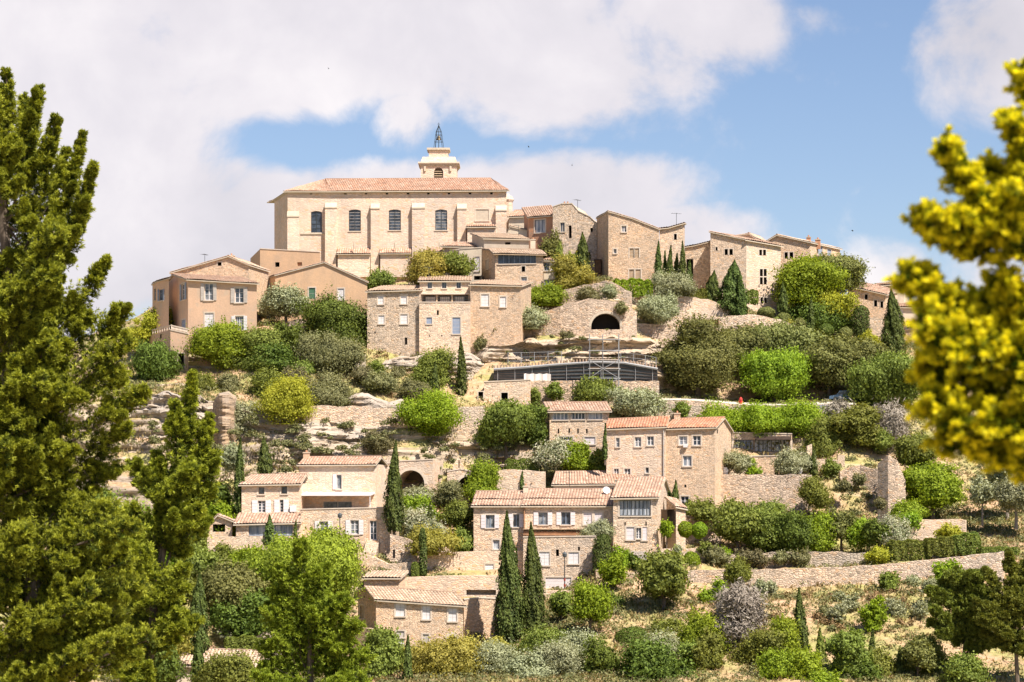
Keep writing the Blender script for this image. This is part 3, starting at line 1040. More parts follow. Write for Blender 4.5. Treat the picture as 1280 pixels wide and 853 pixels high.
def buttress(x0, x1, ytop, ybot, d, sl=2.0, pl=None):
    pl = pl or chpl
    t0, z1 = pl.hit(x0, ytop); t1, _ = pl.hit(x1, ytop); _, zb = pl.hit((x0 + x1) / 2, ybot)
    mb = MB()
    d *= .5
    pl.box(mb, t0, t1, zb - 3, z1 - .9, .001, d, 'ashlar')
    p = [pl.pt(t0 - .05, z1 - .9, d + .08), pl.pt(t1 + .05, z1 - .9, d + .08), pl.pt(t1 + .05, z1 - .9, 0), pl.pt(t0 - .05, z1 - .9, 0),
         pl.pt(t0 - .05, z1 - .72, d + .08), pl.pt(t1 + .05, z1 - .72, d + .08), pl.pt(t1 + .05, z1, 0.02), pl.pt(t0 - .05, z1, .02)]
    mb.hexa(p, 'trim_dull')
    mb.build('buttress', church, chorg)


for q in ((359.5, 373.5, 264, 350, .45), (407, 421, 253.5, 352, 1.35), (464, 474.5, 254.5, 352, 1.2), (515.5, 531, 254, 352, 1.2), (572, 583, 255, 352, 1.2), (620, 633, 257, 352, 1.3)):
    buttress(*q)
# string ledges under the windows
mb = MB()
t0, z = chpl.hit(376, 292.5); t1, _ = chpl.hit(406, 292.5)
chpl.box(mb, t0, t1, z - .08, z + .08, .001, .12, 'trim_dull')
mb.build('ledge', church, chorg)
# rounded stair turret at the right-hand end
mb = MB()
c = W3(634.5, 237.5, 355.5)
zt = Z(246, 355.5); z0 = Z(352, 355.5) - 3
mb.lathe((c.x, c.y, 0), [(.9, z0), (.9, zt - 5.6), (1.25, zt - 4.9), (.75, zt - 4.4), (.75, zt - .9), (.95, zt - .5), (.7, zt), (0, zt + .5)], 'ashlar', 14)
mb.build('corner_turret', church, chorg)

# bell tower
Yt = 360.5
tx0, tx1 = W2(526, Yt).x, W2(571, Yt).x
tp = Plane((tx0, Yt), (tx1, Yt))
tw = tx1 - tx0
mb = MB()
z_a, z_c = Z(226, Yt), Z(208, Yt)
t0, za = tp.hit(542.5, 209.5); t1, zb = tp.hit(554, 224)
f = MB()
rc = add_windows(church, chorg, tp, [('arch', 542.5, 209.5, 554, 225, {'ring': 0, 'deep': 1.0})], mb, 'ashlar')
wall_face(mb, tp, [(0, z_c), (tw, z_c)], z_a - 6, rc, 'ashlar')
for p, q in (((tx0, Yt + tw), (tx0, Yt)), ((tx1, Yt), (tx1, Yt + tw)), ((tx1, Yt + tw), (tx0, Yt + tw))):
    wall_face(mb, Plane(p, q), [(0, z_c), (tw, z_c)], z_a - 6, [], 'ashlar')
zz = z_c
for e, h in ((.1, .2), (.25, .2), (.4, .22)):
    mb.box((tx0 - e, Yt - e, zz), (tx1 + e, Yt + tw + e, zz + h), 'trim' if e > .3 else 'trim_dull'); zz += h
e = -.05
z2 = Z(196, Yt)
mb.hexa([(tx0 + .0, Yt, zz), (tx1, Yt, zz), (tx1, Yt + tw, zz), (tx0, Yt + tw, zz), (tx0 + .25, Yt + .25, z2), (tx1 - .25, Yt + .25, z2), (tx1 - .25, Yt + tw - .25, z2), (tx0 + .25, Yt + tw - .25, z2)], 'ashlar')
ux0, ux1 = W2(536, Yt + 1).x, W2(560, Yt + 1).x
uy0, uy1 = Yt + 1.2, Yt + tw - 1.2
z3 = Z(187.5, Yt)
mb.box((ux0, uy0, z2), (ux1, uy1, z3), 'ashlar')
for e, h in ((.12, .16), (.28, .3)):
    mb.box((ux0 - e, uy0 - e, z3), (ux1 + e, uy1 + e, z3 + h), 'trim_dull'); z3 += h
for (px0, px1) in ((530, 532.5), (562, 564.5)):
    a, z_ = tp.hit(px0, 208); c_, _ = tp.hit(px1, 214)
    tp.box(mb, a, c_, z_ - .75, z_, .001, .2, 'trim_dull')
tower = mb.build('bell_tower', church, chorg)
lou = MB()
for q in range(5):
    zq = zb + (za - zb) * (q + .5) / 5
    lou.hexa([tp.pt(t0 + .03, zq - .1, -.1), tp.pt(t1 - .03, zq - .1, -.1), tp.pt(t1 - .03, zq + .12, -.4), tp.pt(t0 + .03, zq + .12, -.4),
              tp.pt(t0 + .03, zq - .06, -.1), tp.pt(t1 - .03, zq - .06, -.1), tp.pt(t1 - .03, zq + .16, -.4), tp.pt(t0 + .03, zq + .16, -.4)], 'woodpale')
lou.build('louvre', tower, chorg)
# wrought iron bell cage
mb = MB()
cx, cy = (ux0 + ux1) / 2, (uy0 + uy1) / 2
zc = z3
Ht = Z(151, Yt) - zc
def cage(r, h): return [(cx + r * math.cos(math.pi / 4 + q * math.pi / 4), cy + r * math.sin(math.pi / 4 + q * math.pi / 4), h) for q in range(8)]
for q in range(8):
    a = math.pi / 4 * q
    pr = [(.78, 0), (.62, .28), (.48, .55), (.40, .68), (.14, .84), (.03, .93)]
    mb.tube([(cx + r * math.cos(a), cy + r * math.sin(a), zc + h * Ht) for r, h in pr], .032, 'iron', 4)
for r, h in ((.78, .01), (.62, .28), (.48, .55), (.40, .68), (.14, .84)):
    pts = [(cx + r * math.cos(2 * math.pi * q / 12), cy + r * math.sin(2 * math.pi * q / 12), zc + h * Ht) for q in range(13)]
    mb.tube(pts, .03, 'iron', 4)
mb.tube([(cx, cy, zc + .9 * Ht), (cx, cy, zc + 1.03 * Ht)], .035, 'iron', 4)
mb.tube([(cx - .2, cy, zc + .97 * Ht), (cx + .2, cy, zc + .97 * Ht)], .03, 'iron', 4)
cg = mb.build('bell_cage', church, chorg)
mb = MB()
mb.lathe((cx, cy, zc + .36 * Ht), [(.40, 0), (.33, .12), (.26, .42), (.2, .56), (.06, .64), (.02, .8)], 'bronze', 12)
mb.build('bell', cg, chorg)


def lean_to(x0, x1, yt, ye, yb, d, mat='ashlar', rmat='tiles_church', name='lean_to', pl=None, par=None, org=None):
    """small lean-to roof against a facade: ridge row, eave row, foot row"""
    pl = pl or chpl
    t0, zt = pl.hit(x0, yt); t1, _ = pl.hit(x1, yt); _, ze = pl.hit((x0 + x1) / 2, ye); _, zb = pl.hit((x0 + x1) / 2, yb)
    mb = MB()
    if yb > ye:
        pl.box(mb, t0 + .15, t1 - .15, zb - 2, ze - .05, .001, d - .3, mat)
    G = [[Vector(pl.pt(t0, ze, d)), Vector(pl.pt(t1, ze, d))], [Vector(pl.pt(t0, zt, .02)), Vector(pl.pt(t1, zt, .02))]]
    rm, _ = roof_from_grid(G, rmat, .02, None)
    body = mb.build(name, par or church, org or chorg) if mb.f else None
    rm.build('lean_to_roof', body or par or church, org or chorg)


lean_to(422, 464.5, 311, 318.5, 330, 1.3)
lean_to(475, 514.5, 311, 318, 330, 1.3)
lean_to(584, 621, 281.5, 286, 300, 2.2)
mb = MB()
for px in (443, 494, 549.5, 567.5):
    c = W3(px, 309, 352)
    mb.tube([(c.x, c.y - .5, c.z - .3), (c.x, c.y - .5, c.z + .6)], .12, 'trim_dull', 6)
mb.build('vent', church, chorg)

# ------------------------------------------------------------------ houses round the church
building('stone_mansion', 'gabled stone house with chimney rising behind the ochre corner house', 'house',
    (214, 318), (311, 316), [(214, 341), (286, 320.5), (311, 331)], 360, rails=((1, 0),), D=9, mat='stone_warm', rmat='tiles_old', ov=.25, dirs={'all': 'u'},
    wins=[('d', 272, 328, 277, 332.5)], chims=[(285, 292, 318, 324, .05, 'stone_warm')])
building('tall_house', 'narrow ochre house wing with one blue window at the village edge', 'house',
    (196, 315), (211, 313), [(196, 352), (211, 348)], 372, drop=14, C=('L', 190.5, 319), rails=((1, 0),), mat='ochre', rmat='tiles_old', ov=.3,
    lw=[('g', 192.5, 361, 194.8, 376, {'frame': 'blueframe', 'sur': 0})], wins=[('s', 199, 362, 204, 376, {'frame': 'blueframe', 'col': 'bluesh', 'sw': .25, 'sur': 0})])
r_ = building('corner_mansion', 'big ochre plastered house with weathered grey shutters above a green bush', 'house',
    (235, 308), (321, 306), [(235, 349.5), (321, 354.5)], 462, C=('L', 205, 322), rails=((.55, 1.35), (1, .4)), mat='ochre', rmat='tiles_old', ov=.4,
    wins=[('s', 255.5, 354.5, 266.5, 375.5, {'col': 'greysh', 'sw': .45, 'frame': 'white'}), ('s', 293.5, 360, 304.5, 378.5, {'col': 'greysh', 'sw': .5, 'frame': 'white'}),
          ('c', 256, 391.5, 267, 415), ('s', 294, 395.5, 304.5, 413, {'nh': 5, 'nv': 4, 'sw': .45}), ('d', 223.5, 442, 231, 462)],
    lw=[('s', 227, 355, 231.5, 375, {'col': 'bluesh', 'sw': .8}), ('c', 227, 400, 232, 413, {'col': 'bluesh'}), ('c', 206.5, 386, 209.5, 397, {'col': 'bluesh'})])
# dark doorway belongs to the terrace storey under the balustrade
r_ = building('terrace_house', 'ochre terrace storey with stone balustrade and a dark doorway', 'terrace',
    (213, 306), (235.5, 305.4), [(213, 413), (235.5, 418)], 464, C=('L', 181, 318), rails=((1, 0),), mat='ochre', roof=False, wins=[('d', 222.5, 442, 230, 462, {'sur': 1})], lw=[('hole', 200, 418, 202, 423)])
root, pl, pL, pR, org, rf = r_
mb = MB()
for k in range(12):
    tt = .2 + k * (pl.L - .4) / 11
    p = pl.pt(tt, 0, -.15); zt_ = float(np.interp(tt, [0, pl.L], [Z(413, 306), Z(418, 305.4)]))
    mb.lathe((p[0], p[1], zt_ + .1), [(.05, 0), (.1, .15), (.05, .38), (.08, .5)], 'trim', 6)
pts = [pl.pt(0, Z(413, 306) + .64, -.15), pl.pt(pl.L, Z(418, 305.4) + .64, -.15)]
mb.tube(pts, .09, 'trim', 4)
pts2 = []
for k in range(12):
    q = pL.pt(pL.L * k / 11, 0, -.15)
    mb.lathe((q[0], q[1], Z(413, 306) + .1), [(.05, 0), (.1, .15), (.05, .38), (.08, .5)], 'trim', 6)
mb.tube([pL.pt(0, Z(413, 306) + .64, -.15), pL.pt(pL.L, Z(413, 306) + .64, -.15)], .09, 'trim', 4)
mb.build('balustrade', root, org)

building('block_house', 'flat topped ochre house with two tiny windows below the church apse', 'house',
    (325, 334), (400, 332), [(325, 311.5), (361, 313.5), (400, 315.5)], 380, C=('L', 313, 343), rails=((1, -.4),), mat='ochre_pink', roof=False, drop=6,
    wins=[('d', 344, 328, 349.3, 333.8, {'sur': 0}), ('d', 371.5, 328, 377.5, 332.5, {'sur': 0, 'back': 'ochre_red', 'deep': .3})], lw=[('hole', 314, 336, 316, 342)])
building('gabled_house', 'ochre plaster house with a wide low gable and green balcony door', 'house',
    (344, 322), (459, 320), [(344, 344), (405, 328), (459, 352.5)], 400, C=('L', 324, 331), rails=((1, 0),), mat='ochre_pink', rmat='tiles_old', ov=.2, dirs={'all': 'u'}, drop=5,
    wins=[('door', 386, 360, 394, 374, {'col': 'green'}), ('c', 422.5, 361, 430, 375)],
    lw=[('c', 332.5, 355, 337, 371, {'col': 'bluesh'}), ('c', 331, 393, 338, 406)])
mb = MB()
q = W3(390, 383, 321.6)
mb.box((q.x - .6, q.y - .75, q.z), (q.x + 1.1, q.y, q.z + .12), 'trim_dull')
for k in range(8):
    mb.tube([(q.x - .55 + k * .23, q.y - .7, q.z + .1), (q.x - .55 + k * .23, q.y - .7, q.z + 1)], .015, 'iron', 4)
mb.tube([(q.x - .58, q.y - .7, q.z + 1), (q.x + 1.08, q.y - .7, q.z + 1)], .025, 'iron', 4)
mb.build('balcony', bpy.data.objects['gabled_house'], bpy.data.objects['gabled_house'].location)

# row of stone houses on the cliff edge below the church
W_ = {'col': 'white', 'trim': 'trim'}
building('cliff_house', 'tall stone house on the cliff edge with four pairs of white closed shutters', 'house',
    (459, 310), (524, 309), [(459, 364.5), (524, 362.5)], 455, rails=((1, 1.4),), D=9, mat='stone_grey', rmat='tiles_pale', ov=.3,
    wins=[('c', 472.5, 370, 479.3, 380.5), ('c', 501, 369.5, 508.5, 380), ('c', 473, 394.5, 480.5, 405), ('c', 500.5, 393, 509.5, 405), ('hole', 506, 422, 509, 431), ('hole', 468, 415, 469.5, 417)])
r_ = building('loggia_house', 'stone house with a shaded loggia of three white doors and one tall blue shutter', 'house',
    (524, 308.5), (587.5, 308), [(524, 378.5), (587.5, 378.5)], 444, D=9, mat='stone', roof=False,
    wins=[('c', 533, 397, 540, 405, {'col': 'bluesh', 'leaves': 1, 'trim': 'trim'}), ('c', 565.5, 397, 575.5, 417.5, {'col': 'bluesh', 'leaves': 1}),
          ('hole', 546, 388, 548.5, 394), ('hole', 536, 419, 537.5, 421), ('hole', 551.5, 419, 553, 421)])
root, pl, pL, pR, org, rf = r_
Y2 = 310.4
p2 = Plane(W2(524.5, Y2), W2(587, Y2))
mb = MB()
rr_ = add_windows(root, org, p2, [('void', 526, 368, 586.5, 379, {'deep': 1.6, 'back': 'dim'}), ('g', 534.5, 353, 540, 360.5, {'frame': 'blueframe'}), ('g', 552.5, 353, 558, 360.5, {'frame': 'blueframe'}), ('g', 570.7, 353, 576, 360.5, {'frame': 'blueframe'})], mb, 'stone_smooth')
zt_ = Z(351.5, Y2)
wall_face(mb, p2, [(0, zt_), (p2.L, zt_)], Z(379, Y2) - .3, rr_, 'stone_smooth')
for pa, pb in (((W2(524.5, Y2).x, Y2 + 7), (W2(524.5, Y2).x, Y2)), ((W2(587, Y2).x, Y2), (W2(587, Y2).x, Y2 + 7))):
    wall_face(mb, Plane(pa, pb), [(0, zt_), (7, zt_)], Z(379, Y2) - .3, [], 'stone_smooth')
t0, zl = p2.hit(524.5, 367.3)
p2.box(mb, 0, p2.L, zl - .1, zl + .06, .001, .3, 'trim')
up = mb.build('upper_storey', root, org)
for x0, x1 in ((531.5, 543.5), (550, 562), (568, 580)):
    d = MB(); t0, z1 = p2.hit(x0, 370); t1, z0 = p2.hit(x1, 379)
    p2.box(d, t0, t1, z0, z1, -1.5, -1.35, 'white'); p2.box(d, (t0 + t1) / 2 - .02, (t0 + t1) / 2 + .02, z0, z1, -1.35, -1.345, 'greysh')
    d.build('door', up, org)
for px in (525.5, 546, 565, 586.5):
    d = MB(); t0, z1 = p2.hit(px, 367.6); _, z0 = p2.hit(px, 379)
    p2.box(d, t0 - .12, t0 + .12, z0, z1, -.4, -.05, 'woodpale'); d.build('post', up, org)
G = [[Vector(p2.pt(0, zt_, 0)), Vector(p2.pt(p2.L, zt_, 0))], [Vector(p2.pt(0, zt_ + 1.2, -7)), Vector(p2.pt(p2.L, zt_ + 1.2, -7))]]
rm, _ = roof_from_grid(G, 'tiles_pale', .3); rm.build('roof', root, org)
mb = MB()
zr = Z(378.5, 308.3)
for k in range(26):
    p = pl.pt(.1 + k * (pl.L - .2) / 25, zr, -.1); mb.tube([p, (p[0], p[1], zr + .75)], .018, 'iron', 4)
for h in (.75, .4):
    mb.tube([pl.pt(.1, zr + h, -.1), pl.pt(pl.L - .1, zr + h, -.1)], .025, 'iron', 4)
mb.build('railing', root, org)
building('plain_stone_house', 'stone house with two white closed shutters beside the loggia', 'house',
    (588, 309), (651, 308), [(588, 356), (651, 357.5)], 432, rails=((1, 1.3),), D=9, mat='stone_warm', rmat='tiles_pale', ov=.3, drop=4,
    wins=[('c', 601.5, 368, 611, 383), ('c', 625, 371, 632.5, 384)])

# modern house with the long window
r_ = building('glazed_house', 'stone house with a long dark blue window band under a tiled roof', 'house',
    (619, 328), (679, 327), [(619, 316.5), (679, 317.5)], 362, C=('L', 602.5, 335), rails=((.25, .6), (.9, 1.2)), mat='stone_warm', rmat='tiles_pale', ov=.5, drop=5, under='woodpale',
    wins=[('G', 622.5, 317.8, 670, 329.8, {'frame': 'blueframe', 'nv': 7, 'sur': 0, 'deep': .4}), ('g', 651.5, 346.5, 658.5, 360, {'frame': 'greysh', 'glass': 'curtain', 'nv': 1, 'nh': 1}), ('d', 652, 333, 656.5, 340)],
    lw=[('c', 607, 325, 611, 337, {'col': 'greysh'})])
building('upper_house', 'small grey plastered storey with a flat tiled roof stepped above the long window', 'house',
    (605, 334), (661, 333.5), [(605, 298), (661, 299.2)], 318, C=('L', 590, 340), rails=((1, 1.3),), mat='taupe', rmat='tiles_pale', ov=.3,
    wins=[('hole', 631.5, 303, 638, 306)], chims=[(663, 669, 298, 312, .0, 'cream')])
building('annex', 'small plastered annex with two blue windows beside a stone house', 'house',
    (679.5, 327.5), (697, 327), [(679.5, 325.5), (697, 326)], 350, D=5, rails=((1, 1.0),), mat='cream', rmat='tiles_old', ov=.25,
    wins=[('g', 680, 329, 686.5, 338.5, {'frame': 'blueframe'}), ('c', 687, 329, 690.5, 338.5, {'sur': 0, 'leaves': 1}), ('G', 680, 349.5, 694.5, 362, {'frame': 'blueframe', 'nv': 4, 'sur': 0})], drop=5)
r_ = building('balcony_house', 'cream plastered house with a small balcony and dark red door', 'house',
    (574, 331), (602, 330), [(574, 312), (602, 310)], 350, C=('L', 562, 337), rails=((1, .6),), mat='cream', roof=False, drop=4,
    wins=[('c', 593.5, 321, 599.5, 339, {'col': 'lilac'}), ('d', 592.5, 345, 602, 350, {'sur': 0})])
building('tiled_shed', 'low tiled house with red door tucked against the church wall', 'house',
    (553, 338), (591, 337), [(553, 308), (591, 308.5)], 330, D=4, rails=((1, .9),), mat='stone_grey', rmat='tiles_old', ov=.35,
    wins=[('door', 563.5, 311, 572, 321.5, {'col': 'redp'}), ('hole', 580, 311, 583, 314)])
building('low_tiled_house', 'low stone house behind the yellow bush at the church foot', 'house',
    (510, 340), (556, 339), [(510, 326), (534, 315), (556, 314)], 350, D=4, rails=((1, .9),), mat='stone_warm', rmat='tiles_old', ov=.3)
building('white_gable_house', 'pale plastered house with sloping gable between church and ruin tower', 'house',
    (632, 341), (680, 340), [(632, 296), (638, 283), (660, 288), (680, 301)], 330, D=8, mat='cream', rmat='tiles_pale', ov=.15, dirs={'all': 'u'})
building('roofed_house', 'distant tiled house directly behind the church turret', 'house',
    (636, 352), (668, 351), [(636, 271), (668, 270)], 300, D=8, rails=((.5, 1.3), (1, 0)), mat='cream', rmat='tiles_church', ov=.3)
building('red_plaster_house', 'red ochre house front with one large blue framed window', 'house',
    (661, 339), (694, 337), [(661, 271), (694, 268.5)], 350, C=('L', 655, 343), rails=((1, 1.6),), mat='ochre_red', rmat='tiles_old', ov=.4, drop=4,
    wins=[('G', 668.5, 275, 681.5, 291, {'frame': 'blueframe', 'nv': 3, 'glass': 'curtain'})])
building('ruined_tower_house', 'tall rough stone house with broken curved top and two openings', 'house',
    (691, 336), (746, 334.6), [(691, 259), (702, 255.5), (715, 255), (723, 264.5), (738, 272), (746, 280)], 352, D=9, mat='stone_grey', roof=False, flat='stone_grey', drop=5, trim='trim_dull',
    wins=[('G', 700.5, 278.5, 705.8, 290, {'nv': 2, 'nh': 2, 'frame': 'greysh'}), ('d', 711, 282, 714.5, 298, {'sur': 0}), ('d', 738, 285, 741, 290, {'sur': 0})],
    chims=[(703, 711, 253, 258, .1, 'stone_grey')])
mb = MB()
q0, q1 = W3(743.5, 342, 331.5), W3(751, 326, 331.5)
mb.box((q0.x, 331, q0.z), (q1.x, 332.3, q1.z), 'wood')
for k in range(5):
    x = q0.x + (q1.x - q0.x) * (k + .5) / 5
    mb.box((x - .05, 330.95, q0.z), (x + .02, 331, q1.z), 'darkwood')
mb.box((q0.x - .1, 330.8, q1.z), (q1.x + .1, 332.3, q1.z + .12), 'darkwood')
mb.build('balcony', bpy.data.objects['ruined_tower_house'], bpy.data.objects['ruined_tower_house'].location)

# the square stone house on the skyline
building('square_stone_house', 'big square stone house with sloping roofline and paired wooden windows', 'house',
    (760.5, 327), (824, 326), [(760.5, 264.5), (790, 273), (824, 286.5)], 352, C=('L', 746, 335), rails=((1, 0),), mat='stone_warm', rmat='tiles_old', ov=.15, dirs={'all': 'u'}, drop=5,
    wins=[('g', 777, 282.5, 783, 290.3, {'frame': 'white'}), ('g', 767, 311.5, 770.7, 317, {'frame': 'greysh', 'nv': 1}), ('c', 787, 310.7, 792, 322.5, {'col': 'woodpale', 'sill': 0, 'leaves': 1}),
          ('c', 793.6, 310.7, 798.8, 322.5, {'col': 'woodpale', 'sill': 0, 'leaves': 1}), ('c', 786.5, 337, 792.5, 351, {'col': 'woodpale', 'leaves': 1}), ('c', 794.5, 337, 800.8, 351, {'col': 'woodpale', 'leaves': 1})])
building('lower_wing_house', 'narrow stone wing with an orange tiled roof on the right of the square house', 'house',
    (824.5, 327.2), (854, 326.9), [(824.5, 286), (835, 285), (854, 279.5)], 352, D=9, rails=((1, .9),), mat='stone', rmat='tiles_red', ov=.3, drop=5,
    wins=[('d', 842.5, 292.5, 846, 300)])
building('linking_wall_house', 'plain stone block with a tall dark gateway between two big stone houses', 'house',
    (856, 335), (888, 334), [(856, 309), (868, 307), (888, 302)], 365, D=8, mat='stone_grey', rmat='tiles_old', ov=.2, rails=((1, .8),), drop=5,
    wins=[('d', 858, 324, 866.5, 360, {'sur': 0}), ])
# stone mansion with mullioned windows
r_ = building('mullioned_mansion', 'large pale stone mansion with mullioned windows behind a cypress clump', 'house',
    (888, 330.6), (932.5, 329.3), [(888, 290), (932.5, 299.5)], 378, D=9, mat='stone', rmat='tiles_old', ov=.25, dirs={'all': 'u'}, drop=5,
    wins=[('d', 894.5, 309, 897, 313.5), ('d', 905.7, 311.5, 909.8, 319), ('d', 911.8, 311.5, 916, 319)])
root = r_[0]
building('mansion_wing', 'stone mansion wing with cross windows above the topiary garden', 'house',
    (932.7, 329.3), (976, 331), [(932.7, 300), (976, 307.5)], 388, D=9, mat='stone_smooth', rmat='tiles_old', ov=.35, rails=((1, 1.8),), drop=5,
    wins=[('d', 949, 312.3, 952.4, 319.5), ('d', 953.8, 312.3, 957.3, 319.5)] +
         [('d', x, y, x + 3.6, y + 9) for x in (949.8, 954.6) for y in (336.5, 346.8)] +
         [('d', 950.6, 372, 953.6, 379), ('d', 955.4, 372, 958.4, 379)])
building('attic', 'small raised tiled roof on top of the mullioned mansion', 'attic',
    (922, 338), (944, 337), [(922, 294.5), (936, 292), (944, 297.5)], 300, D=5, mat='stone', rmat='tiles_old', ov=.2, dirs={'all': 'u'}, drop=2)
building('skyline_house', 'stone house with two chimneys above a round olive green tree', 'house',
    (960, 338.5), (1013, 337), [(960, 301), (972, 294), (1013, 303)], 380, D=10, C=('R', 1050, 346), mat='stone_warm', rmat='tiles_pale', ov=.3, dirs={'all': 'u'}, drop=4,
    wins=[('d', 980.7, 315.5, 984.8, 323.5), ('d', 987, 315.5, 991.5, 323.5)],
    rw=[('c', 1022.5, 308, 1028, 319.5, {'col': 'bluesh'}), ('c', 1034, 312, 1039, 320, {'col': 'bluesh'})],
    chims=[(1008, 1013, 295, 303, .1, 'terracotta'), (1019, 1025, 298, 306, .2, 'terracotta')])
building('far_house', 'low tiled stone house with small windows at the right edge of the ridge', 'house',
    (1060, 352), (1107, 350), [(1060, 358), (1081, 362), (1107, 368)], 402, D=8, mat='stone_warm', rmat='tiles_old', ov=.35, rails=((1, 1.2),), drop=4,
    wins=[('d', 1081, 368, 1084.5, 374.5), ('d', 1092.5, 375.5, 1096.5, 383.5), ('d', 1100.5, 377, 1104, 385)])
building('far_back_house', 'cream house with flat tiled roof peeping over the far low house', 'house',
    (1093, 360), (1130, 359), [(1093, 357.5), (1130, 355)], 385, D=8, mat='cream', rmat='tiles_old', ov=.4, rails=((1, 1.0),), drop=4)
building('end_house', 'stone house behind the tall cypress at the right end of the village', 'house',
    (1126, 346), (1160, 344), [(1126, 403.5), (1160, 402)], 442, D=8, mat='stone_warm', rmat='tiles_old', ov=.3, rails=((1, 1.2),), drop=5,
    wins=[('g', 1132.5, 404.5, 1140, 411.5), ('d', 1133, 430, 1138, 441)])
building('end_back_house', 'pale plastered house with white shutters above the end house roof', 'house',
    (1122, 353), (1165, 352), [(1122, 384), (1165, 385)], 402, D=8, mat='cream', rmat='tiles_old', ov=.3, rails=((1, 1.2),), drop=5,
    wins=[('c', 1125.5, 386, 1129, 400)])
# ------------------------------------------------------------------ lower houses
r_ = building('three_window_house', 'stone house with three wide windows under an orange tiled roof below the cliff', 'house',
    (687, 291), (761, 290), [(687, 513.5), (761, 513)], 556, C=('L', 678, 296), rails=((.5, 1.0), (1, 0)), mat='stone', rmat='tiles_old', ov=.4, drop=3,
    wins=[('G', 691, 516, 710, 525, {'nv': 4, 'frame': 'white', 'glass': 'curtain'}), ('G', 714.5, 516, 731, 524.5, {'nv': 4, 'frame': 'white'}), ('G', 735.5, 516, 753, 524.5, {'nv': 4, 'frame': 'white', 'glass': 'curtain'})] +
         [('d', x, 536, x + 2, 542, {'sur': 0}) for x in (697, 710.5, 721.5, 732.5)] +
         [('g', 698, 546, 716, 551, {'nv': 3, 'nh': 1}), ('c', 730.5, 546.5, 744, 555.5, {'col': 'lilac'})])

r_ = building('big_stone_house', 'tall stone house block with faded orange roof and ten windows above the long low house', 'house',
    (758, 281), (831.5, 280), [(758, 536), (831.5, 533)], 612, rails=((.45, 1.15), (.9, 0)), D=8.5, mat='stone_smooth', rmat='tiles_red', ov=.3, drop=6,
    wins=[('g', 770, 547.5, 774.5, 559, {'nv': 1}), ('g', 793.5, 546.5, 801.5, 558.5), ('g', 809, 545.5, 817.3, 557), ('g', 767.5, 586, 773.5, 594.5), ('g', 780.5, 586, 788, 595),
          ('g', 807, 584.5, 811, 591.5, {'nv': 1, 'nh': 1}), ('d', 806.5, 599, 811.5, 601.5, {'sur': 0})], chims=[(842.5, 850, 515, 530, .55, 'stone_warm')])
root, pl = r_[0], r_[1]
mb = MB()
q = pl.hit(829.5, 562)
p = pl.pt(q[0], 0, .12)
mb.tube([(p[0], p[1], Z(533, 280)), (p[0], p[1], Z(612, 280))], .06, 'greysh', 6)
mb.build('drainpipe', root, root.location)
r_ = building('gable_end_house', 'stone house with orange roof and shaded gable end over the tall retaining wall', 'house',
    (832, 280.6), (893.5, 279.5), [(832, 536), (893.5, 534)], 636, C=('R', 914, 288.5), rails=((.5, 1.2), (1, -.15)), mat='stone_warm', rmat='tiles_red', ov=.3, drop=5,
    wins=[('g', 849, 545.5, 859, 556.5, {'glass': 'curtain', 'nv': 2}), ('g', 866, 544.8, 876, 557), ('g', 853.7, 570, 864.5, 583, {'glass': 'curtain', 'nh': 1}), ('d', 855.5, 606, 858, 609.5, {'sur': 0}), ('g', 851, 620.5, 861, 632.5)],
    rw=[('d', 896, 537, 897.5, 542, {'sur': 0})])
root, pl = r_[0], r_[1]
mb = MB()
t0, z1 = pl.hit(854.5, 555); t1, z0 = pl.hit(859.5, 559.5)
pl.box(mb, t0, t1, z0, z1, .02, .35, 'white')
mb.build('air_conditioner', root, root.location)

r_ = building('glass_front_house', 'low modern house with a long row of glass doors under a stone fascia', 'house',
    (914.5, 296), (990, 295), [(914.5, 541.5), (990, 543)], 585, D=7, mat='stone', roof=False, flat='tiles_pale', drop=3,
    wins=[('G', 916, 550, 942, 567.5, {'frame': 'bluesteel', 'nv': 6, 'sur': 0, 'glass': 'curtain', 'deep': .35, 'sill': 0}), ('G', 943, 550, 986, 565, {'frame': 'bluesteel', 'nv': 8, 'sur': 0, 'glass': 'curtain', 'deep': .35, 'sill': 0})])
mb = MB(); pl = r_[1]
t0, z1 = pl.hit(944, 546); t1, z0 = pl.hit(989, 550)
pl.box(mb, t0, t1, z0, z1, .02, 1.3, 'darkwood')
mb.build('awning', r_[0], r_[0].location)
pl = r_[1]
for px in (914.8, 988):
    mb = MB()
    t0, z1 = pl.hit(px, 549)
    pl.box(mb, t0, t0 + .25, z1 - 3, z1, .02, .25, 'trim')
    mb.build('pillar', r_[0], r_[0].location)
building('terrace_room', 'low stone terrace room with a dark doorway in front of the glass doors', 'outbuilding',
    (940, 288), (1010, 287), [(940, 571), (985, 570), (1010, 566)], 597, D=5, mat='stone_warm', roof=False, flat='stone_warm', drop=3,
    wins=[('d', 968, 575, 973, 594, {'sur': 0}), ('d', 978, 580, 1002, 594, {'sur': 0, 'back': 'dim'})])
stone_wall('retaining_wall', 'high flat retaining wall of small pale stones under the olive terrace', 'wall', [(893, 283, 594, 652), (960, 282.6, 593, 652), (1015, 282, 593, 650)], 'rubble', .6, 3)
stone_wall('gate_pillar', 'square stone pillar at the end of the glass house terrace', 'pillar', [(1009, 286, 557, 600), (1015, 286, 556, 600)], 'stone', 1.0, 2)
stone_wall('ruined_wall_pier', 'ruined stone wall stub with a jagged edge on the dry slope', 'wall', [(1097, 275, 577, 640), (1110, 274, 572, 640), (1122, 274, 578, 640), (1132, 274.5, 600, 640)], 'rubble', .7, 3, rough=.35)
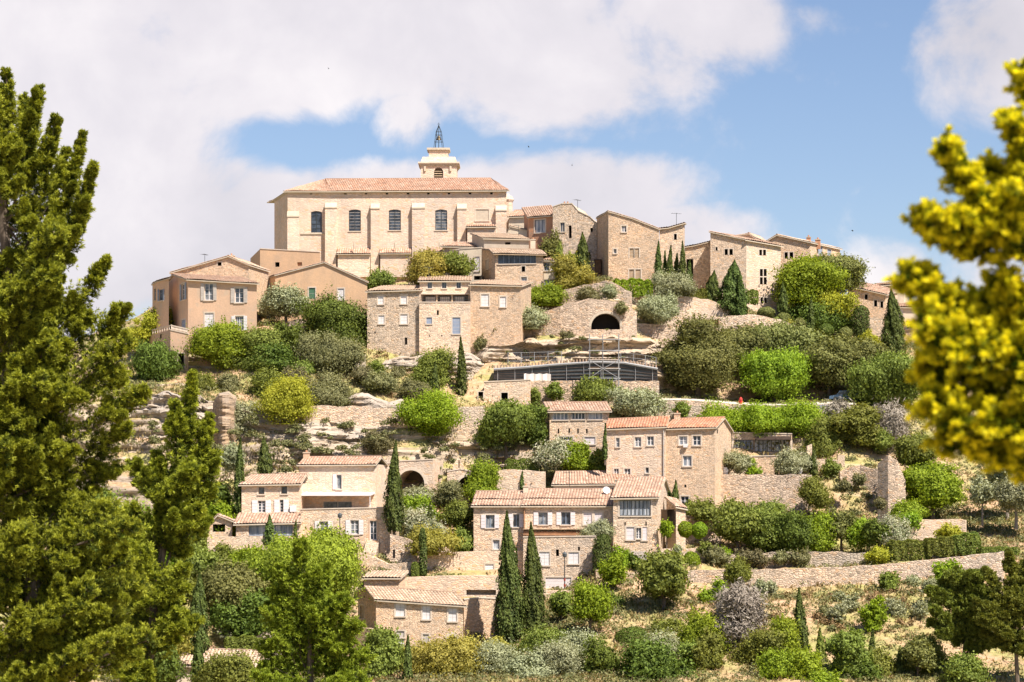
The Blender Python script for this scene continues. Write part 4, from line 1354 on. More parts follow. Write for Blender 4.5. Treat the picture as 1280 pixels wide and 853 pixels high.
stone_wall('garden_wall', 'low pale garden wall with a notch beside the thin cypress', 'wall', [(1020, 289, 574, 600), (1047, 289, 575, 600), (1047.5, 289, 569, 600), (1056, 289, 569, 600)], 'stone', .6, 2)
stone_wall('broken_wall', 'broken rubble wall with a small arch above dry grass', 'wall', [(1050, 286, 588, 606), (1075, 286, 583, 606), (1098, 285, 586, 606)], 'rubble', .6, 2, rough=.25)
0 and stone_wall('garden_steps_wall', 'short stepped stone wall on the dry bank below the thin cypress', 'wall', [(1034, 280, 598, 612), (1043, 280, 598, 622), (1052, 279, 610, 630)], 'stone', .6, 2)

# long low house in the middle
r_ = building('shuttered_house', 'left block of the long low house with lilac shutters and tiled roof in two steps', 'house',
    (592, 268), (654, 267.5), [(592, 632), (654, 632)], 690, rails=((.2, .45), (.21, .62), (.55, 1.5), (1, .3)), D=9, mat='stone', rmat='tiles_old', ov=.35, drop=4,
    wins=[('s', 607.3, 644, 618, 660, {'col': 'lilac', 'frame': 'blueframe', 'sw': .5, 'glass': 'glass', 'nh': 1}), ('s', 641.5, 643, 649, 659, {'col': 'lilac', 'frame': 'blueframe', 'sw': .5, 'nh': 1}),
          ('g', 616, 675, 624.5, 687, {'nv': 1, 'nh': 1, 'glass': 'curtain'})], chims=[(654, 660, 606, 622, .45, 'cream')])
lean = r_
r_ = building('wide_house', 'wide stone house with lilac shutters and a wooden balcony band', 'house',
    (654.3, 267), (766, 266), [(654.3, 632), (766, 632)], 690, rails=((.22, .5), (.23, .70), (.6, 1.75), (1, .3)), D=10, mat='stone', rmat='tiles_old', ov=.35, drop=4,
    wins=[('s', 673, 641, 684.5, 656, {'col': 'lilac', 'frame': 'blueframe', 'sw': .5, 'nh': 1}), ('s', 701.5, 640.5, 713, 656, {'col': 'lilac', 'frame': 'blueframe', 'sw': .5, 'nh': 1}),
          ('c', 729.5, 640.5, 739.8, 656, {'col': 'lilac'}), ('c', 743.3, 640.5, 753, 656, {'col': 'lilac'})])
root, pl = r_[0], r_[1]
mb = MB()
t0, z1 = pl.hit(655, 661); t1, z0 = pl.hit(732, 666)
pl.box(mb, t0, t1, z0 + .35, z1, .02, 1.1, 'woodpale'); pl.box(mb, t0, t1, z0 - .3, z0 + .1, .02, .9, 'wood')
mb.build('balcony', root, root.location)
mb = MB()
p = pl.pt(pl.hit(766, 640)[0], 0, .1)
mb.tube([(p[0], p[1], Z(633, 266)), (p[0], p[1], Z(690, 266))], .06, 'greysh', 6)
p = pl.pt(.1, 0, .1)
mb.tube([(p[0], p[1], Z(633, 266)), (p[0], p[1], Z(675, 266))], .08, 'wood', 6)
mb.build('drainpipe', root, root.location)
mb = MB()
c = W3(761, 612, 263.5)
c = Vector((c.x, 270, Z(613, 270)))
dv = Vector((.25, -.9, .35)).normalized(); a = dv.orthogonal().normalized(); b2 = dv.cross(a)
ring = [[c + dv * (.12 * r * r / .42) + (a * math.cos(2 * math.pi * q / 16) + b2 * math.sin(2 * math.pi * q / 16)) * r for q in range(16)] for r in (.02, .18, .32, .42)]
for r0, r1 in zip(ring[:-1], ring[1:]):
    for q in range(16):
        mb.face([r0[q], r0[(q + 1) % 16], r1[(q + 1) % 16], r1[q]], 'white')
        mb.face([p_ - dv * .03 for p_ in (r1[q], r1[(q + 1) % 16], r0[(q + 1) % 16], r0[q])], 'white')
mb.tube([c, c - dv * .15, (c.x, c.y + .1, c.z - .9)], .035, 'steel', 6)
mb.tube([c - b2 * .4 + dv * .1, c + dv * .5], .015, 'steel', 4)
mb.build('satellite_dish', None, tuple(c), 'white satellite dish on the tiled roof of the long low house', 'satellite dish')
r_ = building('studio_house', 'end block of the long low house with a big curtained window above lilac shutters', 'house',
    (766.5, 264.5), (821.5, 264), [(766.5, 622), (821.5, 621)], 692, C=('R', 832, 272.5), rails=((.75, 2.1), (1.2, .9)), mat='stone', rmat='tiles_old', ov=.35, drop=3,
    wins=[('G', 774.5, 625.5, 813.5, 645, {'nv': 8, 'frame': 'bluesteel', 'glass': 'curtain'}), ('c', 783, 659, 793.5, 675, {'col': 'lilac', 'leaves': 1}), ('g', 794.8, 660, 801.5, 673.5, {'nv': 2, 'nh': 4}),
          ('c', 802.2, 659, 809, 675.5, {'col': 'lilac', 'leaves': 1, 'sur': 0}), ('hole', 780.5, 653, 782.3, 658), ('hole', 806.7, 652.5, 808.5, 657.5)], chims=[(768.5, 773.5, 598, 612, .8, 'cream')])
building('back_roof_house', 'low stone house behind the long low house showing only its tiled roof', 'house',
    (692, 279.5), (798, 278.5), [(692, 605), (700, 605), (790, 604), (798, 604)], 620, rails=((.5, 1.35, (.02, .06, .85, .9)), (1, 0)), D=6, mat='cream', rmat='tiles_old', ov=.3)
r_ = building('porch', 'small open porch with a tiled roof on a round stone column', 'porch',
    (845, 268), (857, 269), [(845, 633), (857, 635.5)], 662, C=('L', 833, 270), rails=((1, .9),), mat='stone', rmat='tiles_old', ov=.25, wins=[('void', 834, 637, 843, 660)],
    lw=[('d', 834, 638, 842, 658, {'sur': 0})])

building('lower_storey', 'stone lower storey with a grey garage door below the balcony band', 'house',
    (654, 262), (744.5, 261), [(654, 672), (744.5, 671)], 742, D=6, mat='stone', roof=False, drop=3, flat='stone_warm',
    wins=[('c', 674, 690, 687, 707), ('c', 710.5, 690.5, 723.5, 705, {}), ('d', 695, 687, 698.7, 695.5, {'sur': 0}), ('garage', 682, 722, 714, 736, {'col': 'lilac'}),
          ('d', 724, 719.5, 729, 727.5, {'sur': 0}), ('d', 722.5, 684, 725, 690, {'sur': 0})])
stone_wall('courtyard_wall', 'smooth pale courtyard wall with one small closed window', 'wall', [(533, 263.5, 691, 722), (580, 263.2, 690, 722), (655, 263, 689, 722)], 'stone_smooth', .6, 2, rough=.04,
           wins=[('c', 606.5, 705.5, 617, 718, {'leaves': 1})])
stone_wall('terrace_wall', 'smooth stepped terrace wall above the lowest house roof', 'wall', [(455, 255, 723, 752), (500, 254.6, 722, 752), (560, 254.2, 720, 756), (625, 254, 719, 762)], 'stone_smooth', .8, 2, rough=.03,
           wins=[('d', 583, 737.5, 620, 744, {'sur': 0})])
building('round_stone_block', 'flat topped stone block between the lowest house and the cypress pair', 'outbuilding',
    (580, 247), (624, 248), [(580, 750), (600, 748), (624, 749)], 803, D=5, mat='stone_warm', roof=False, flat='hill', drop=3)
stone_wall('slope_wall', 'plain stone wall under the garage behind the bright green tree', 'wall', [(655, 257.5, 737, 756), (700, 257.5, 738, 758), (745, 257, 738, 756)], 'stone', .6, 3)

# lowest house
building('lowest_house', 'lowest stone house with pale closed shutters and an arched doorway', 'house',
    (470, 243), (579, 242), [(470, 748.5), (579, 756)], 812, C=('L', 447.5, 247.5), rails=((.5, [1.05, 1.05]), (1, .5)), mat='stone_warm', rmat='tiles_pale', ov=.35, drop=3,
    wins=[('c', 494.5, 754, 506, 770.5, {}), ('c', 528, 757.5, 538, 774.5), ('c', 560.5, 761, 571, 777), ('c', 496, 789, 505.5, 797, {'col': 'greysh'}), ('c', 496, 799, 505.5, 807.5, {'sur': 0, 'sill': 0}), ('c', 528.5, 793, 536, 803, {'col': 'greysh'}),
          ('arch', 560.5, 794, 570, 812, {'deep': .6})], lw=[('c', 450, 757, 455, 773, {'col': 'woodpale'})])
stone_wall('patio_wall', 'short stone wall at the shaded corner of the lowest house', 'wall', [(440, 243, 786, 810), (466, 241, 786, 812)], 'stone_warm', .6, 2)
building('tiled_annex', 'low tiled building with arched brick frieze behind the lowest house', 'house',
    (455, 251.5), (499, 251), [(455, 722.5), (499, 722.5)], 745, D=4, mat='stone_warm', rmat='tiles_pale', ov=.3, rails=((1, .5),), drop=2)
building('garden_building', 'long low tiled garden building behind a thin cypress at the bottom edge', 'outbuilding',
    (220, 228), (331, 227), [(220, 830), (331, 834)], 868, rails=((.5, 1.25), (1, 0)), D=5.5, mat='cream', rmat='tiles_pale', ov=.3, drop=4)
building('small_tower_house', 'small pale house with tiled roof half hidden behind the front pine', 'house',
    (321, 238), (350, 238), [(321, 778), (350, 778)], 815, rails=((.5, 1.2), (1, 0)), D=5, mat='cream', rmat='tiles_old', ov=.3, drop=3)

# house group on the left
r_ = building('white_shutter_house', 'pale stone house with white open shutters and a tiled roof beside two cypresses', 'house',
    (302, 270), (374, 269.5), [(302, 605.5), (306, 605.5), (370, 604.5), (374, 604.5)], 672, rails=((.5, 1.0, (.1, .16, .97, 1.0)), (1, 0)), D=7, mat='stone_smooth', rmat='tiles_old', ov=.35, drop=3,
    wins=[('g', 323, 609, 330.5, 618, {'nv': 1, 'nh': 1, 'frame': 'woodpale'}), ('g', 351.5, 608, 359, 617.5, {'nv': 1, 'nh': 1, 'frame': 'woodpale'}),
          ('s', 322.3, 626, 331.8, 641, {'sw': .62, 'nh': 4}), ('s', 349.8, 625, 354.2, 640.5, {'sw': .6, 'nv': 1, 'nh': 4})])
root, pl = r_[0], r_[1]
mb = MB(); t0, z1 = pl.hit(363, 632); t1, z0 = pl.hit(370.5, 640); pl.box(mb, t0, t1, z0, z1, .02, .35, 'white'); mb.build('air_conditioner', root, root.location)
r_ = building('veranda', 'tiled lean-to veranda with sliding glass doors below the white shutters', 'veranda',
    (295, 267), (374, 266.5), [(295, 654.5), (374, 652.5)], 672, D=2.8, rails=((1, .95),), mat='stone', rmat='tiles_old', ov=.35,
    wins=[('G', 311, 656.5, 366, 670, {'frame': 'blueframe', 'nv': 5, 'glass': 'curtain', 'sur': 0, 'deep': .5, 'sill': 0})])
stone_wall('terrace_parapet', 'stone terrace wall in front of the tiled veranda', 'wall', [(259, 265, 671, 700), (300, 264.6, 671, 702), (357, 264.2, 672, 706), (377, 264, 673, 706)], 'stone', .6, 3, rough=.03)
building('garden_pavilion', 'little garden pavilion with a pointed tiled roof and a dark opening', 'pavilion',
    (261, 267.5), (290, 267.5), [(261, 655), (272.5, 644), (290, 651)], 678, D=4, rails=((1, 0),), mat='stone', rmat='tiles_old', ov=.3, dirs={'all': 'u'},
    wins=[('d', 266, 655.5, 281.5, 665, {'sur': 0})])
r_ = building('tiled_square_house', 'square stone house with a single narrow window above a cream awning', 'house',
    (374, 274), (468, 273), [(374, 581), (380, 581), (462, 580.5), (468, 580.5)], 640, rails=((.5, .85, (.01, .03, .95, .99)), (1, 0)), D=8, mat='stone_smooth', rmat='tiles_church', ov=.3, drop=4,
    wins=[('s', 420.7, 593.5, 427, 611.5, {'sides': 'L', 'sw': .4, 'nv': 1, 'nh': 1}), ('G', 404, 627, 440, 636.5, {'frame': 'greysh', 'nv': 2, 'deep': .5, 'sill': 0, 'sur': 0})], chims=[(379, 386, 564, 578, .35, 'ochre')])
root, pl = r_[0], r_[1]
mb = MB()
t0, z1 = pl.hit(377, 616.5); t1, z0 = pl.hit(469, 620)
mb.hexa([pl.pt(t0, z0, 3.0), pl.pt(t1, z0, 3.0), pl.pt(t1, z0 + .25, .02), pl.pt(t0, z0 + .25, .02), pl.pt(t0, z0 + .18, 3.0), pl.pt(t1, z0 + .18, 3.0), pl.pt(t1, z1 + .1, .02), pl.pt(t0, z1 + .1, .02)], 'white')
for px in (378.5, 468):
    tt = pl.hit(px, 618)[0]
    mb.tube([pl.pt(tt, z0, 2.9), pl.pt(tt, z0 - 2.3, 2.9)], .05, 'white', 6)
mb.build('awning', root, root.location)
r_ = building('lower_terrace_house', 'stone lower storey with white shutters, outdoor stair and lamp under the terrace', 'house',
    (375.5, 268), (487.5, 267), [(375.5, 637.5), (487.5, 635)], 692, D=7, mat='stone', roof=False, drop=4, flat='stone_warm',
    wins=[('s', 399.5, 652, 410, 669, {'sw': .5}), ('s', 438, 650.5, 448.5, 668, {'sw': .5}), ('g', 462.3, 651, 471, 675, {'nh': 3, 'sill': 0, 'trim': 'ochre'}), ('d', 437, 685, 441, 691, {'sur': 0})])
root, pl = r_[0], r_[1]
mb = MB()
t0, zt_ = pl.hit(458, 676); t1, _ = pl.hit(474, 676); _, z0 = pl.hit(466, 692)
for k in range(8):
    pl.box(mb, t0, t1, z0 - 2, zt_ - k * (zt_ - z0) / 8, .001 + .001 * k, .3 + k * .28, 'stone_smooth')
mb.build('steps', root, root.location)
r_ = building('arch_terrace', 'stone terrace with one deep round arch behind the cypress', 'terrace',
    (468.5, 281), (541, 280), [(468.5, 583), (500, 577), (541, 575)], 634, D=7, mat='stone_smooth', roof=False, drop=4, flat='hill',
    wins=[('arch', 497, 588, 530.5, 636, {'deep': 4.5, 'back': 'dim'})])
stone_wall('stair_wall', 'irregular stone wall with a slit beside the outdoor stair', 'wall', [(487.6, 265, 668, 700), (505, 265, 672, 704), (521, 264.8, 679, 710)], 'rubble', .6, 3, wins=[('d', 491, 687, 494, 698, {'sur': 0})])
stone_wall('stepped_wall', 'stepped stone wall over the tiled annex', 'wall', [(442, 261, 690, 720), (470, 260.8, 697, 722), (485, 260.6, 705, 724), (515, 260.2, 703, 724)], 'stone', .6, 3)
stone_wall('bank_wall', 'grey stone wall under the pink flowering oleander', 'wall', [(519, 266, 689, 705), (560, 268, 684, 700), (592, 270, 682, 700)], 'rubble', .6, 3)
building('small_arch_house', 'small vaulted stone shed with a pale arch under the cliff ledge', 'outbuilding',
    (559, 281), (600, 281), [(559, 590), (575, 587), (600, 592)], 622, D=5, mat='stone', roof=False, flat='hill', drop=3, wins=[('arch', 572, 596, 597, 622, {'deep': 3, 'back': 'dim'})])
stone_wall('chapel_ruin', 'tiny ruined gable with a slit window over the cliff hollow', 'wall', [(566, 285, 582, 592), (573, 285, 571, 592), (580, 285, 584, 592)], 'stone', .5, 2, wins=[('d', 571.5, 575.5, 574.5, 585, {'sur': 0})])
stone_wall('olive_terrace_wall', 'low smooth wall below the ivy bush with a baby cypress', 'wall', [(621, 283.5, 588, 612), (650, 283, 587, 610), (681, 282.5, 590, 610)], 'stone_smooth', .6, 3)

# ------------------------------------------------------------------ cliff works
building('cliff_hut', 'small stone hut built against the cliff with one dark window', 'outbuilding',
    (605, 300.5), (663, 300), [(605, 478), (663, 475.5)], 514, D=4, mat='stone', roof=False, flat='rubble', drop=2,
    wins=[('d', 626.5, 491, 634.8, 502), ('d', 598, 490, 604, 500)])
stone_wall('cliff_foot_wall', 'stone wall at the cliff foot under the dark walkway', 'wall', [(663, 301.5, 476.5, 508), (700, 301.4, 476, 508), (738, 301.2, 476, 508), (775, 301, 476, 510), (824, 301, 477, 506)], 'rubble', .6, 2)
stone_wall('ledge_wall', 'curved rubble wall climbing above the big cave arch', 'wall',
           [(651, 312.5, 398, 424), (680, 311.2, 390, 424), (700, 310.4, 383, 424), (736, 309.8, 373, 422), (780, 309.8, 377, 422), (796, 311.5, 390, 422)], 'rubble', 2.5, 3, rough=.12,
           wins=[('arch', 739, 392, 775, 412, {'deep': 1.6, 'rise': 1.7, 'back': 'dark'})])
stone_wall('upper_curved_wall', 'long rough wall rising from the houses to the square stone house', 'wall',
           [(651, 321, 372, 395), (690, 320, 367, 392), (720, 319, 358, 385), (764, 318, 352, 378), (790, 318, 366, 380)], 'rubble', 1.2, 4)
stone_wall('garden_retaining_wall', 'smooth pale retaining wall below the clipped hedge', 'wall', [(764, 320, 366, 400), (800, 320, 366, 402), (842, 320, 369, 402), (885, 320.5, 374, 405), (915, 320.5, 387, 408)], 'stone_smooth', .8, 4, rough=.1)
stone_wall('lower_rampart', 'long low rampart with a square rusty opening above the oak trees', 'wall',
           [(792, 315, 404, 440), (835, 315, 406, 432), (885, 315.5, 398, 428), (935, 316, 393, 425), (975, 318, 399, 430), (1012, 319, 415, 436)], 'rubble', .8, 4, wins=[('d', 887, 400, 898.5, 407, {'sur': 0, 'back': 'wood', 'deep': .4})])
stone_wall('hill_top_wall', 'grey stone wall between the dark cypress and the mansion garden', 'wall', [(1085, 332, 397, 430), (1104, 332, 398, 430)], 'stone_grey', .8, 3)
stone_wall('lawn_wall', 'pale wall in the shade of the oaks behind the parked bench', 'wall', [(1005, 313, 482, 500), (1035, 312.5, 487, 503), (1079, 312, 490, 505)], 'stone', .6, 2)
stone_wall('roadside_wall', 'low stone parapet along the lane above the green vines', 'wall', [(832, 299, 505, 522), (870, 298.8, 507, 520), (930, 298.6, 507.5, 520), (1000, 298.3, 508, 522), (1068, 298, 513, 525)], 'rubble_grey', .5, 2, rough=.06)
stone_wall('ochre_garden_wall', 'rough garden wall under the ochre gabled house', 'wall', [(312, 314, 411, 440), (345, 314, 406, 438), (378, 313.6, 398, 432), (384, 313.5, 402, 430)], 'rubble_grey', .8, 4)
stone_wall('old_rampart', 'long old rampart of pale stones below the dry scrub slope', 'wall', [(340, 288.6, 518, 545), (365, 288.6, 510, 545), (400, 289, 507, 545), (450, 289.6, 508, 545), (505, 290.5, 512, 552), (545, 291, 510, 555), (606, 291.5, 507, 556)], 'rubble', 1.0, 5)
stone_wall('cliff_top_wall', 'crumbling rubble wall over the layered cliff below the ochre house', 'wall', [(165, 296, 484, 510), (200, 296, 480, 506), (235, 297, 480, 506), (262, 298, 474, 500)], 'rubble_grey', .8, 4, rough=.2)
stone_wall('vineyard_wall', 'very long dry stone wall crossing the slope above the olive trees', 'wall',
           [(858, 257.5, 714, 745), (910, 257.3, 712, 745), (960, 257, 712, 742), (1030, 256.8, 710, 740), (1090, 256.5, 707, 738), (1160, 256.3, 700, 735), (1255, 256, 690, 730)], 'rubble', .8, 4, rough=.06)
stone_wall('upper_lane_wall', 'smooth grey lane wall under the rosemary shrubs', 'wall', [(866, 263, 697, 712), (905, 262.6, 694, 712), (955, 262, 691, 716), (1010, 262, 690, 714), (1082, 261.6, 691, 712)], 'rubble_grey', .6, 3)
stone_wall('pale_block_wall', 'low pale wall with a square end pillar right of the clipped hedge', 'wall', [(1137, 268, 650, 668), (1200, 267.6, 649, 668), (1207, 267.4, 651, 676)], 'stone_smooth', .6, 2, rough=.03)
stone_wall('tree_terrace_wall', 'rubble terrace wall behind the round leafy tree', 'wall', [(745, 257.5, 712, 735), (790, 258, 716, 744), (830, 258, 715, 744), (860, 257.8, 717, 742)], 'rubble', .7, 3)
stone_wall('porch_garden_wall', 'stone wall under the shrub hedge beside the porch', 'wall', [(852, 272, 645, 668), (880, 272.5, 646, 668), (902, 273, 648, 664)], 'rubble', .6, 2)
stone_wall('flower_terrace_wall', 'low terrace wall beneath the clipped green balls', 'wall', [(822, 262.5, 687, 700), (860, 262.5, 686, 700), (900, 262.5, 684, 700)], 'stone', .6, 2)

# dark steel walkway
mb = MB()
root = empty('walkway', W3(720, 476, 304), 'dark steel walkway with a row of pale posts under the cliff', 'walkway')
top = [(617, 461.5), (650, 459.5), (690, 456), (720, 454), (745, 452.5), (780, 453.5), (822, 461)]
bot = [(617, 474.5), (650, 476), (690, 476.5), (720, 476.5), (745, 476.5), (780, 476.5), (822, 476.5)]
Yw = 303.0
for (a, a2), (c, c2) in zip(zip(top[:-1], bot[:-1]), zip(top[1:], bot[1:])):
    p = [W3(a[0], a2[1], Yw + .25), W3(c[0], c2[1], Yw + .25), W3(c[0], c2[1], Yw + 2.2), W3(a[0], a2[1], Yw + 2.2), W3(a[0], a[1], Yw), W3(c[0], c[1], Yw), W3(c[0], c[1], Yw + 2.5), W3(a[0], a[1], Yw + 2.5)]
    mb.hexa(p, 'bluesteel')
    for f_ in (.25, .45, .65, .85):
        l = [W3(a[0], a[1] * (1 - f_) + a2[1] * f_, Yw + .25 * f_ - .05), W3(c[0], c[1] * (1 - f_) + c2[1] * f_, Yw + .25 * f_ - .05)]
        mb.tube(l, .05, 'darkwood', 4)
mb.build('deck', root, root.location)
mb = MB()
for k in range(len(top) - 1):
    a, c = top[k], top[k + 1]
    mb.tube([W3(a[0], a[1] + .5, Yw - .1), W3(c[0], c[1] + .5, Yw - .1)], .16, 'steel', 6)
mb.build('gutter', root, root.location)
for k in range(52):
    px = 618 + k * (820 - 618) / 51
    py = float(np.interp(px, [t_[0] for t_ in top], [t_[1] for t_ in top]))
    q = W3(px, py, Yw + .3)
    mb = MB(); mb.tube([(q.x, q.y, q.z), (q.x, q.y + .1, q.z + .42)], .12, 'tiles_pale', 6); mb.build('post', root, root.location)
for k in range(10):
    px = 622 + k * 21.5
    py = float(np.interp(px, [t_[0] for t_ in top], [t_[1] for t_ in top]))
    mb = MB(); mb.tube([W3(px, py, Yw - .05), W3(px, 476, Yw + .15)], .05, 'steel', 4); mb.build('bracket', root, root.location)


def fence(name, label, pts, h, n, mat='steel'):
    root = empty(name, W3(*pts[0]), label, 'fence')
    P_ = [W3(*p) for p in pts]
    mb = MB()
    for zf in (1.0, .5, .08):
        mb.tube([p + Vector((0, 0, h * zf)) for p in P_], .03, mat, 4)
    # wire mesh
    for a, c in zip(P_[:-1], P_[1:]):
        m_ = int((c - a).length / .3)
        for k in range(m_):
            p = a.lerp(c, k / m_)
            mb.tube([p, p + Vector((0, 0, h))], .008, mat, 3)
    mb.build('railing', root, root.location)
    for k in range(n):
        f_ = k / (n - 1) * (len(P_) - 1)
        i = min(int(f_), len(P_) - 2)
        p = P_[i].lerp(P_[i + 1], f_ - i)
        mb = MB(); mb.tube([p - Vector((0, 0, .2)), p + Vector((0, 0, h + .05))], .045, mat, 6); mb.build('post', root, root.location)


fence('wire_fence', 'grey wire fence on the cliff ledge over the walkway', [(635, 452.5, 305.5), (668, 452, 305.4), (702, 451, 305.3)], 1.15, 5)
fence('short_wire_fence', 'short wire fence on the walkway right of the scaffold', [(776, 452, 304.8), (800, 454, 304.8), (820, 458, 304.8)], 1.1, 4)
mb = MB()
q0, q1 = W3(655, 477, 302.3), W3(688.5, 467.5, 302.3)
nx = 14
for k in range(nx):
    x0 = q0.x + (q1.x - q0.x) * k / nx; x1 = q0.x + (q1.x - q0.x) * (k + 1) / nx
    w0 = .08 * math.sin(k * 1.7); w1 = .08 * math.sin((k + 1) * 1.7)
    mb.hexa([(x0, 302 + w0, q0.z), (x1, 302 + w1, q0.z), (x1, 302.7, q0.z), (x0, 302.7, q0.z), (x0, 302.15 + w0, q1.z + w0 * .6), (x1, 302.15 + w1, q1.z + w1 * .6), (x1, 302.7, q1.z + w1), (x0, 302.7, q1.z + w0)], 'tarp')
mb.build('tarpaulin', None, (q0.x, 302, q0.z), 'white tarpaulin hung under the walkway', 'tarpaulin')

# scaffold
root = empty('scaffold', W3(755, 482, 300), 'grey tube scaffold tower standing against the cliff', 'scaffold')
xs = [W2(x, 299.5).x for x in (737, 753.5, 773.5)]
ys = [299.0, 300.6]
z0, z1 = Z(484, 299.5), Z(421, 299.5)
lv = [z0 + (z1 - z0) * f_ for f_ in (0, .17, .36, .53, .72, .94)]
for x in xs:
    for y in ys:
        mb = MB(); mb.tube([(x, y, z0 - 1), (x, y, z1 + .3)], .04, 'steel', 6); mb.build('upright', root, root.location)
for i, z in enumerate(lv[1:]):
    mb = MB()
    for y in ys:
        mb.tube([(xs[0] - .2, y, z), (xs[-1] + .2, y, z)], .045, 'steel', 5)
    for x in xs:
        mb.tube([(x, ys[0], z), (x, ys[1], z)], .045, 'steel', 5)
    mb.build('ledger', root, root.location)
    if i in (1, 2, 4):
        mb = MB(); mb.box((xs[0], ys[0], z + .05), (xs[-1], ys[1], z + .11), 'woodpale'); mb.build('platform', root, root.location)
for i in range(3):
    for k in range(2):
        mb = MB(); a, c = (xs[k], xs[k + 1]) if (i + k) % 2 else (xs[k + 1], xs[k])
        mb.tube([(a, ys[0] - .05, lv[i]), (c, ys[0] - .05, lv[i + 1])], .04, 'steel', 5); mb.build('brace', root, root.location)

# lane above the vines, hydrant, car, bench
mb = MB()
pp = list(range(820, 1075, 10))
for a, c in zip(pp[:-1], pp[1:]):
    h0, h1 = gz(a, 301.5) + .35, gz(c, 301.5) + .35
    xa, xc = W2(a, 299.2).x, W2(c, 299.2).x; xa2, xc2 = W2(a, 305).x, W2(c, 305).x
    mb.face([(xa, 299.2, h0), (xc, 299.2, h1), (xc2, 305, h1 + .5), (xa2, 305, h0 + .5)], 'lane')
    mb.face([(xa, 299.2, h0 - 3), (xc, 299.2, h1 - 3), (xc, 299.2, h1), (xa, 299.2, h0)], 'rubble')
mb.build('lane', kind='structure')
mb = MB()
q = W3(926, 508, 300)
mb.lathe((q.x, q.y, q.z + .0), [(.14, 0), (.14, .1), (.2, .15), (.18, .7), (.24, .75), (.2, .95), (.08, 1.1), (0, 1.15)], 'redplastic', 10)
mb.tube([(q.x - .3, q.y, q.z + .55), (q.x + .3, q.y, q.z + .55)], .09, 'redplastic', 8)
mb.build('fire_hydrant', None, tuple(q), 'small red hydrant on the lane under the oak trees', 'hydrant')


def car(px, py, Y, label, body, ang=0.0):
    q = W3(px, py, Y)
    root = empty('parked_car', q, label, 'car')
    root.rotation_euler = (0, 0, ang)
    L_, Wd = 4.2, 1.7
    prof = [(-2.1, .35), (-2.05, .72), (-1.2, .86), (-.75, 1.38), (.75, 1.42), (1.55, .95), (2.05, .82), (2.1, .35)]
    mb = MB()
    for (x0, z0), (x1, z1) in zip(prof[:-1], prof[1:]):
        mb.face([(x0, -Wd / 2, z0), (x1, -Wd / 2, z1), (x1, Wd / 2, z1), (x0, Wd / 2, z0)], body)
    for s_ in (-1, 1):
        mb.face([(x, s_ * Wd / 2, z) for x, z in prof], body)
    mb.face([(-2.1, -Wd / 2, .35), (2.1, -Wd / 2, .35), (2.1, Wd / 2, .35), (-2.1, Wd / 2, .35)], 'iron')
    mb.build('body', root)
    for s_ in (-1, 1):
        g = MB(); g.face([(-1.05, s_ * (Wd / 2 + .01), .9), (1.4, s_ * (Wd / 2 + .01), .95), (.7, s_ * (Wd / 2 + .01), 1.34), (-.68, s_ * (Wd / 2 + .01), 1.32)], 'glass'); g.build('window', root)
    g = MB(); g.face([(-1.17, -.7, .89), (-1.17, .7, .89), (-.8, .65, 1.34), (-.8, -.65, 1.34)], 'glass'); g.build('windscreen', root)
    for x in (-1.3, 1.3):
        for s_ in (-1, 1):
            w = MB(); w.tube([(x, s_ * Wd / 2 - s_ * .2, .32), (x, s_ * (Wd / 2 + .02), .32)], .32, 'iron', 14); w.build('wheel', root)


M['bluecar'] = flat_mat('blue_car_paint', (0.10, 0.16, 0.24), .3, .3)
M['silvercar'] = flat_mat('silver_car_paint', (0.42, 0.43, 0.46), .3, .5)
car(1030, 520.5, 299.6, 'silver car on the lane, only its roof over the parapet', 'silvercar', .1)
car(1057, 502.5, 307, 'blue car parked in the shade of the oaks beside the pale wall', 'bluecar', -.1)

# garden things
def jar(px, py, Y, label, s=1.0):
    q = W3(px, py, Y); mb = MB()
    mb.lathe((q.x, q.y, q.z), [(.22 * s, 0), (.36 * s, .35 * s), (.38 * s, .6 * s), (.24 * s, .85 * s), (.28 * s, .92 * s), (.2 * s, .92 * s)], 'white', 12)
    mb.build('stone_jar', None, tuple(q), label, 'jar', smooth=True)
jar(906.5, 594, 284.3, 'white stone jar left of the round olive bush')
jar(998.5, 594, 284, 'white stone jar under the wide olive bush by the pillar', 1.1)


def lamp(px, py, top, Y, label, head=True, red=False):
    q = W3(px, py, Y); h = Z(top, Y) - q.z
    root = empty('street_lamp', q, label, 'street lamp')
    mb = MB(); mb.tube([(q.x, q.y, q.z - .5), (q.x, q.y, q.z + h)], [.07, .045], 'iron', 8)
    mb.build('pole', root, q)
    mb = MB(); mb.lathe((q.x, q.y, q.z + h), [(.08, 0), (.22, .1), (.26, .4), (.12, .55), (0, .65)], 'bluesteel', 8); mb.build('lamp_head', root, q)
    if red:
        for k in range(3):
            mb = MB(); mb.tube([(q.x, q.y, q.z + .3 + k * .6), (q.x, q.y, q.z + .6 + k * .6)], .1, 'redp', 8); mb.build('band', root, q)


lamp(424.8, 684, 648, 265.5, 'tall lamp post against the shuttered lower storey')
lamp(705.8, 744, 697, 259, 'lamp post with red bands standing before the garage door', red=True)
